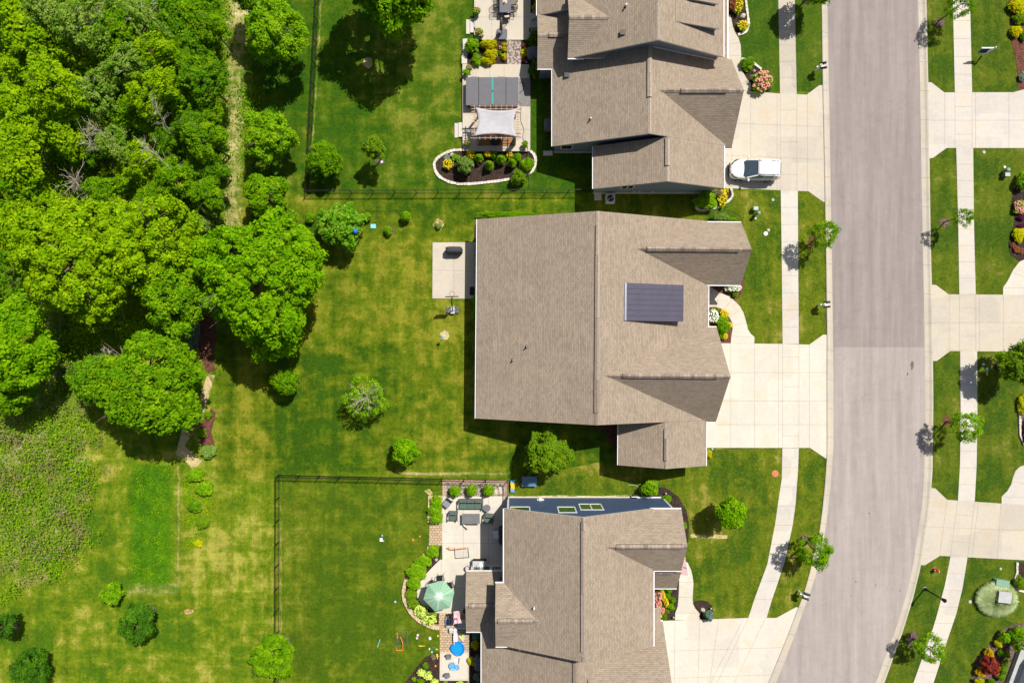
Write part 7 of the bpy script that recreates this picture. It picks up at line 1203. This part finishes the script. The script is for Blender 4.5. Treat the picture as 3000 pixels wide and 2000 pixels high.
part(t, 'canopy', 'umb', canopy).modifiers.new('s', 'SOLIDIFY').thickness = .012; part(t, 'pole', 'lgrey', lambda m, c: m.tube([(c.x, c.y, .05), (c.x, c.y, zc_+.08)], .025, 8)); part(t, 'rib', 'dark', lambda m, c: [m.tube([(c.x, c.y, zc_-.04), KP('F', a, b, zr_)-Vector((0,0,.03))], .01, 4) for a, b in hx]); part(t, 'base', 'dark', lambda m, c: m.lathe((c.x,c.y,.04), [(.28,0),(.26,.06),(.06,.12)], 16))
t = thing('dining_table', 'round dark glass table under the green umbrella', 'table', (c.x, c.y, .04)); part(t, 'tabletop', 'glass', lambda m, c: m.lathe((c.x,c.y,0), [(.62,.70),(.62,.72)], 28)); part(t, 'leg', 'blackmetal', lambda m, c: [m.tube([(c.x+.2*math.cos(a), c.y+.2*math.sin(a), .7), (c.x+.42*math.cos(a), c.y+.42*math.sin(a), .04)], .02, 5) for a in (.4,1.97,3.54,5.1)])
for x, y, lb_ in ((652,150,'black metal chair above the green umbrella'),(545,215,'black metal chair mostly hidden at the upper left of the green umbrella'),(785,250,'black metal chair at the upper right of the green umbrella'),(520,565,'black metal chair peeking out below the green umbrella')):
    p = KP('F', x, y, .5); d = Vector((cc.x-p.x, cc.y-p.y, 0)); patio_chair(p.x, p.y, math.atan2(d.y, d.x)-PI/2, lb_, .04)
# flags
def flag(base, tip, hoist, fly, label, w=1.0):
    base, tip = Vector(base), Vector(tip); t = thing('flag', label, 'flag', base); u = (tip-base).normalized(); hd = -u; fly = Vector(fly); L_ = fly.length; fd = fly.normalized(); side = u.cross(fd).normalized()
    m = MB(); m.tube([base, tip], .02, 6); m.ball(tip, .04, 0, 8, 5); m.build('pole', 'fl_white', t)
    def pt(a, b, o=0): # a along hoist from the tip, b along the fly
        p = tip-u*.05+hd*hoist*a+fd*L_*b; return p+Vector((0,0,1))*(.07*math.sin(b*7+a*2)-.10*b)+side*.05*math.sin(b*5)+Vector((0,0,o))
    K_ = 14
    def strip(m, a0, a1, b0, b1, o=0, k=K_):
        V = []; 
        for i in range(k+1): b = b0+(b1-b0)*i/k; V += [pt(a0,b,o), pt(a1,b,o)]
        m.add(V, [(2*i,2*i+1,2*i+3,2*i+2) for i in range(k)])
    cl = MB(); 
    for i in range(13): k = len(cl.f); strip(cl, i/13, (i+1)/13, 0, 1); cl.m[k:] = [i % 2]*(len(cl.f)-k)
    f = cl.build('cloth', ['fl_red', 'fl_white'], t); f.modifiers.new('s', 'SOLIDIFY').thickness = .004
    m = MB(); strip(m, 0, 7/13, 0, .42, .006, 8); m.build('canton', 'fl_blue', f); m = MB()
    for r_ in range(9):
        for q in range(6 if r_ % 2 == 0 else 5):
            a = (r_+1)/10*7/13; b = ((q+.5)/6 if r_ % 2 == 0 else (q+1)/6)*.42; s = .016; m.add([pt(a-s,b,.010), pt(a,b-s*.8,.010), pt(a+s,b,.010), pt(a,b+s*.8,.010)], [(0,1,2,3)])
    m.build('stars', 'fl_white', f)
b0, b1 = KP('P2', 560, 300, 2.1), KP('P2', 345, 330, 2.6); flag(b0, b1, .78, (-.12,.95,-.25), 'striped flag with blue canton over the tan pavers behind the lower house')
b0, b1 = KP('P5', 955, 345, 2.6), KP('P5', 1120, 372, 2.9); flag(b0, b1, .52, (-.05,1.45,-.45), 'striped flag with blue canton at the front path of the lower house')
# ---------------------------------------------------------------- toys on the pavers and the small patio
t = ob('toy_wagon', 'white toy wagon with a blue seat on the tan pavers', 'toy wagon', 'F', 745, 735, .25); part(t, 'body', 'lgrey', lambda m, c: m.prism([(c.x+a, c.y+b) for a, b in ((-.12,.46),(.12,.46),(.19,.3),(.17,-.35),(.08,-.5),(-.1,-.5),(-.18,-.3),(-.17,.3))], .08, .36), bevel=.04); part(t, 'seat', 'blue', lambda m, c: m.box(c.x, c.y, .36, .22, .44, .04), bevel=.02); part(t, 'wheel', 'dark', lambda m, c: [m.tube([(c.x+s*.16,c.y+y,.1),(c.x+s*.22,c.y+y,.1)], .09, 10) for s in (-1,1) for y in (-.3,.3)])
t = ob('storage_bin', 'grey and cream plastic bin below the toy wagon', 'bin', 'F', 795, 852, .3); part(t, 'body', 'lgrey', lambda m, c: m.box(c.x, c.y-.06, .03, .36, .36, .38), bevel=.03); part(t, 'lid', 'trim', lambda m, c: m.box(c.x, c.y+.13, .41, .38, .22, .05), bevel=.02)
t = ob('play_kitchen', 'long white plastic play set beside the blue pool', 'toy', 'F', 853, 925, .5); part(t, 'cabinet', 'fl_white', lambda m, c: (m.box(c.x, c.y+.33, .03, .36, .56, .52), m.box(c.x-.02, c.y-.28, .03, .36, .56, .46)), bevel=.04); part(t, 'sink', 'lgrey', lambda m, c: m.box(c.x+.05, c.y+.33, .55, .14, .26, .02)); part(t, 'leg', 'fl_white', lambda m, c: m.box(c.x-.15, c.y-.72, .03, .06, .3, .35))
t = ob('deck_chair', 'pale grey folding chair half under the low rear roof', 'chair', 'F', 935, 762, .4); part(t, 'seat', 'lgrey', lambda m, c: m.box(c.x, c.y, .40, .82, .56, .04), bevel=.02); part(t, 'backrest', 'lgrey', lambda m, c: m.beam(c+Vector((.35,.3,.03)), c+Vector((.6,.3,.5)), .1, .5)); part(t, 'armrest', 'fl_white', lambda m, c: [m.box(c.x, c.y+s*.36, .52, .8, .08, .03) for s in (-1,1)])
t = ob('ride_on_toy', 'teal and lime ride on toy near the rear roof corner', 'toy', 'F', 950, 915, .2); part(t, 'body', 'lime2', lambda m, c: m.box(c.x, c.y-.06, .12, .18, .5, .14), bevel=.05); part(t, 'head', 'teal', lambda m, c: (m.ball((c.x, c.y+.28, .38), (.12,.1,.1)), m.ball((c.x-.13, c.y+.28, .42), .05), m.ball((c.x+.13, c.y+.28, .42), .05)), smooth=True); part(t, 'wheel', 'cyan', lambda m, c: [m.tube([(c.x+s*.10,c.y-.2,.1),(c.x+s*.17,c.y-.2,.1)], .1, 10) for s in (-1,1)])
t = ob('rocking_toy', 'small white and pink rocking toy beside the pool', 'toy', 'F', 932, 972, .15, rz=.6); part(t, 'body', 'pinkish', lambda m, c: m.ball((c.x, c.y-.06, .15), (.11,.28,.09), 0, 12, 8), smooth=True); part(t, 'seat', 'fl_white', lambda m, c: m.ball((c.x, c.y+.22, .17), (.09,.10,.1), 0, 10, 6), smooth=True)
pp = [KP('F', *p) for p in ((885,992),(925,1005),(955,1045),(968,1085),(955,1140),(925,1172),(885,1178),(845,1160),(805,1115),(790,1080),(800,1050),(840,1015))]; cen = sum(pp, Vector())/len(pp); t = thing('kiddie_pool', 'bright blue plastic paddling pool half on pavers half on concrete', 'paddling pool', (cen.x, cen.y, .035))
part(t, 'floor', 'poolblue', lambda m, c: m.prism([(cen.x+(p.x-cen.x)*.88, cen.y+(p.y-cen.y)*.88) for p in pp], .04, .10)); part(t, 'rim', 'poolblue', lambda m, c: m.tube([Vector((p.x, p.y, .24)) for p in pp+pp[:2]], .07, 8), smooth=True); part(t, 'wall', 'poolblue', lambda m, c: m.add([(p.x,p.y,.04) for p in pp]+[(p.x,p.y,.26) for p in pp], [(i,(i+1) % 12,12+(i+1) % 12,12+i) for i in range(12)]))
def water():
    m, nt, b = newmat('pool_water'); v = N(nt, 'TexCoord').outputs['Object']; b.inputs['Base Color'].default_value = (.01,.30,.75,1); b.inputs['Roughness'].default_value = .05
    nt.links.new(N(nt, 'Bump', {'Height': noi(nt, v, 9, 2), 'Strength': .6, 'Distance': .06}).outputs[0], b.inputs['Normal']); return m
part(t, 'water', water(), lambda m, c: m.prism([(cen.x+(p.x-cen.x)*.9, cen.y+(p.y-cen.y)*.9) for p in pp], .11, .17))
for x, y, rz, lb_ in ((760,1205,.15,'dark grey kids chair near the pool'),(740,1460,.55,'dark grey kids chair near the bottom edge')):
    t = ob('kids_chair', lb_, 'chair', 'F', x, y, .2, rz=rz); part(t, 'seat', 'grey', lambda m, c: m.prism([(c.x+a, c.y+b) for a, b in ((-.26,.1),(-.2,-.24),(.15,-.26),(.26,.08),(.05,.2))], .12, .30), bevel=.04); part(t, 'backrest', 'slate', lambda m, c: m.tube([c+Vector((-.24,.08,.2)), c+Vector((-.15,.24,.25)), c+Vector((.1,.26,.25)), c+Vector((.24,.08,.2))], .06, 6))
t = ob('water_table', 'light blue toddler water table with toys on the small patio', 'water table', 'F', 840, 1350, .2, rz=-.35); part(t, 'basin', 'sky', lambda m, c: (m.lathe((c.x-.26, c.y+.02, .05), [(.26,.0),(.3,.2),(.27,.2),(.23,.1)], 18), m.lathe((c.x+.2, c.y, .05), [(.2,0),(.24,.16),(.2,.16),(.17,.08)], 18))); part(t, 'slide', 'cyan', lambda m, c: m.beam(c+Vector((-.3,-.2,.16)), c+Vector((.2,-.2,.06)), .12, .05)); part(t, 'toy', 'yellow', lambda m, c: m.ball(c+Vector((.18,.02,.02)), .06))
lit('baseball_bat', 'dark bat lying on the small patio', 'bat', 'F', 895, 1270, lambda m, c: m.tube([(0,-.27,.05),(0,0,.05),(.04,.27,.05)], .02, 8, 0, .045), 'navy', z=.035); lit('magazine', 'white printed magazine beside the dark bat', 'magazine', 'F', 860, 1258, lambda m, c: (m.box(-.06,0,0,.16,.28,.01,.25), m.box(.09,.02,.0,.14,.24,.01,-.1)), 'fl_white', z=.045)
lit('broom', 'small broom lying on the tan pavers', 'broom', 'F', 705, 870, lambda m, c: (m.tube([(-.1,.12,.03),(.28,-.42,.03)], .015, 5), m.box(-.14,.16,0,.12,.16,.05,.6)), 'tan', z=.03); lit('planter_cover', 'pale round object by the west rear roof', 'planter', 'F', 982, 580, lambda m, c: m.lathe(c, [(.16,0),(.2,.35),(.17,.36)], 14), 'dark', z=.04)
# toys on the lower lawn
def goal():
    t = ob('toy_goal', 'fallen toy goal with orange and grey bars on the lower lawn', 'toy goal', 'P4', 360, 1260); g = lambda x, y, z=.05: KP('P4', x, y, z)
    part(t, 'grey_frame', 'slate', lambda m, c: (m.tube([g(320,1148),g(425,1150),g(418,1300),g(318,1308)], .035, 6), m.tube([g(308,1165),g(308,1345)], .03, 6))); part(t, 'orange_frame', 'orange', lambda m, c: (m.tube([g(310,1162,.1),g(315,1228,.1),g(348,1212,.3),g(372,1280,.3),g(373,1360,.15),g(300,1355,.1),g(302,1325,.1)], .04, 6)))
    part(t, 'net', 'slate', lambda m, c: [m.tube([g(308,1170+k*18), g(420,1160+k*16)], .004, 3) for k in range(9)]+[m.tube([g(322+k*15,1150), g(320+k*15,1305)], .004, 3) for k in range(7)])
goal()
def ballm(zn, x, y, r, mat, label, nm='ball', mat2='dark'):
    c = KP(zn, x, y, r); t = thing(nm, label, 'ball', (c.x, c.y, r)); part(t, 'shell', mat, lambda m, c: m.ball((c.x,c.y,r), r, 0, 12, 8), smooth=True)
    part(t, 'patch', mat2, lambda m, c: [m.lathe((c.x+r*.45*math.cos(a), c.y+r*.45*math.sin(a), r+r*.80), [(r*.22,0),(r*.2,r*.12)], 5) for a in (0,2.1,4.2)])
ballm('P4', 536, 1193, .12, 'fl_white', 'white soccer ball just above the orange tinted ball'); ballm('P4', 527, 1225, .13, 'pinkish', 'orange and white ball below the soccer ball', mat2='orange'); ballm('P4', 290, 828, .11, 'cyan', 'pale blue and white ball alone on the lower lawn', mat2='fl_white'); ballm('P4', 756, 1200, .10, 'yellow', 'yellow toy ball at the edge of the tan pavers', mat2='orange'); ballm('P4', 731, 1528, .10, 'orange', 'orange ball in the corner mulch', mat2='yellow')
for zn, x, y, fn, mt_, nm, lb_ in (('P4',585,1308,lambda m,c: m.tube([(-.28,0,.05),(0,0,.05),(.3,0,.05)], .06, 8, 0, .02),'yellow','toy_bat','yellow toy bat on the lower lawn'),('P4',718,1327,lambda m,c: m.tube([(-.18,.02,.03),(.18,-.02,.03)], .025, 6),'blue','toy_stick','blue toy stick left of the tan pavers'),('P4',112,1275,lambda m,c: (m.tube([(-.1,-.3,.03),(.12,.32,.03)], .03, 6), m.ball((-.1,-.33,.04),.06,0,8,5)),'cyan','toy_club','pale teal toy club alone on the lower lawn'),
    ('P4',673,1222,lambda m,c: (m.box(0,0,0,.2,.22,.14,.2), m.box(0,0,.14,.1,.1,.03,.2)),'fl_white','toy_block','white toy block left of the yellow ball'),('P4',666,1340,lambda m,c: (m.box(0,0,0,.1,.16,.08), m.ball((0,.0,.1),.04,0,6,4)),'fl_white','toy_cup','small white toy above the mulch edge'),('P4',692,1373,lambda m,c: (m.box(0,0,0,.12,.18,.08,.4), m.ball((0,.05,.09),.04,0,6,4)),'cyan','toy_cup','small pale blue toy at the mulch edge'),('P4',745,1345,lambda m,c: (m.box(0,0,0,.18,.09,.05,-.4), m.ball((.06,-.03,.05),.04,0,6,4)),'lime2','toy_shovel','lime green toy beside the blue stick'),
    ('P4',752,1408,lambda m,c: (m.box(0,0,.03,.16,.3,.12,.25), m.ball((-.02,-.02,.18),.07,0,8,5)),'yellow','toy_truck','yellow toy truck at the mulch corner'),('P4',753,1444,lambda m,c: m.ball((0,0,.05),.05,0,8,5),'fl_white','toy_egg','tiny white ball below the yellow truck'),('P4',487,152,lambda m,c: (m.box(0,0,0,.16,.12,.1,.5), m.ball((-.05,.08,.06),.06,0,8,5), m.ball((.09,-.06,.06),.05,0,8,5)),'orange','toy_plane','orange toy nearer the middle of the lower lawn'),('P4',562,112,lambda m,c: (m.box(0,0,0,.1,.16,.08,-.6), m.ball((.06,.07,.06),.04,0,8,5)),'orange','toy_plane','orange toy nearer the paver walk'),
    ('P4',506,1330,lambda m,c: m.ball((0,0,.03),.03,0,6,4),'fl_white','pebble','x')):
    if lb_ != 'x': lit(nm, lb_, 'toy', zn, x, y, fn, mt_)
t = ob('toy_stand', 'white toy seat with a blue hoop high on the lower lawn', 'toy', 'P4', 145, 148, .1); part(t, 'seat', 'fl_white', lambda m, c: m.box(c.x-.05, c.y, .04, .26, .3, .16), bevel=.03); part(t, 'hoop', 'blue', lambda m, c: m.tube([c+Vector((.05+.16*math.cos(a), .12+.2*math.sin(a), .1)) for a in (-1.2,-.5,.2,.9,1.5)], .02, 6)); part(t, 'ball', 'cyan', lambda m, c: m.ball(c+Vector((.02,.36,.05)), .08)); part(t, 'block', 'yellow', lambda m, c: m.box(c.x+.14, c.y-.14, .04, .12, .1, .1))
t = ob('toy_truck', 'yellow orange toy truck with blue ends by the fence corner', 'toy truck', 'G', 371, 153, .2); part(t, 'cab', 'yellow' , lambda m, c: (m.box(c.x, c.y, .1, .38, .55, .28), m.box(c.x, c.y+.02, .38, .30, .34, .1)), bevel=.05); part(t, 'bumper', 'sky', lambda m, c: (m.box(c.x, c.y+.42, .06, .36, .26, .2), m.box(c.x, c.y-.42, .06, .34, .28, .2)), bevel=.05); part(t, 'wheel', 'dark', lambda m, c: [m.tube([(c.x+s*.18,c.y+y,.12),(c.x+s*.25,c.y+y,.12)], .12, 12) for s in (-1,1) for y in (-.3,.3)]); part(t, 'mirror', 'orange', lambda m, c: m.box(c.x+.2, c.y+.12, .3, .12, .1, .08))
t = ob('box_cart', 'blue ribbed box cart with red handles in the tree shade', 'cart', 'G', 492, 122, .5); part(t, 'box', 'wood', lambda m, c: m.box(c.x, c.y, .08, 1.28, .84, .38)); 
MT['lidblue'] = plain('blue_lid', (.10,.21,.32), .25, 0, .2, 2.5, .5, 14); part(t, 'lid', 'lidblue', lambda m, c: (m.box(c.x, c.y, .46, 1.34, .90, .05), [m.box(c.x-.6+i*.11, c.y, .51, .05, .86, .015) for i in range(12)]), bevel=.01); part(t, 'handle', 'red', lambda m, c: [m.box(c.x-.72, c.y+s*.24, .35, .10, .1, .06) for s in (-1,1)]); part(t, 'wheel', 'dark', lambda m, c: [m.tube([(c.x+a,c.y+s*.4,.12),(c.x+a,c.y+s*.46,.12)], .12, 10) for s in (-1,1) for a in (-.4,.4)])
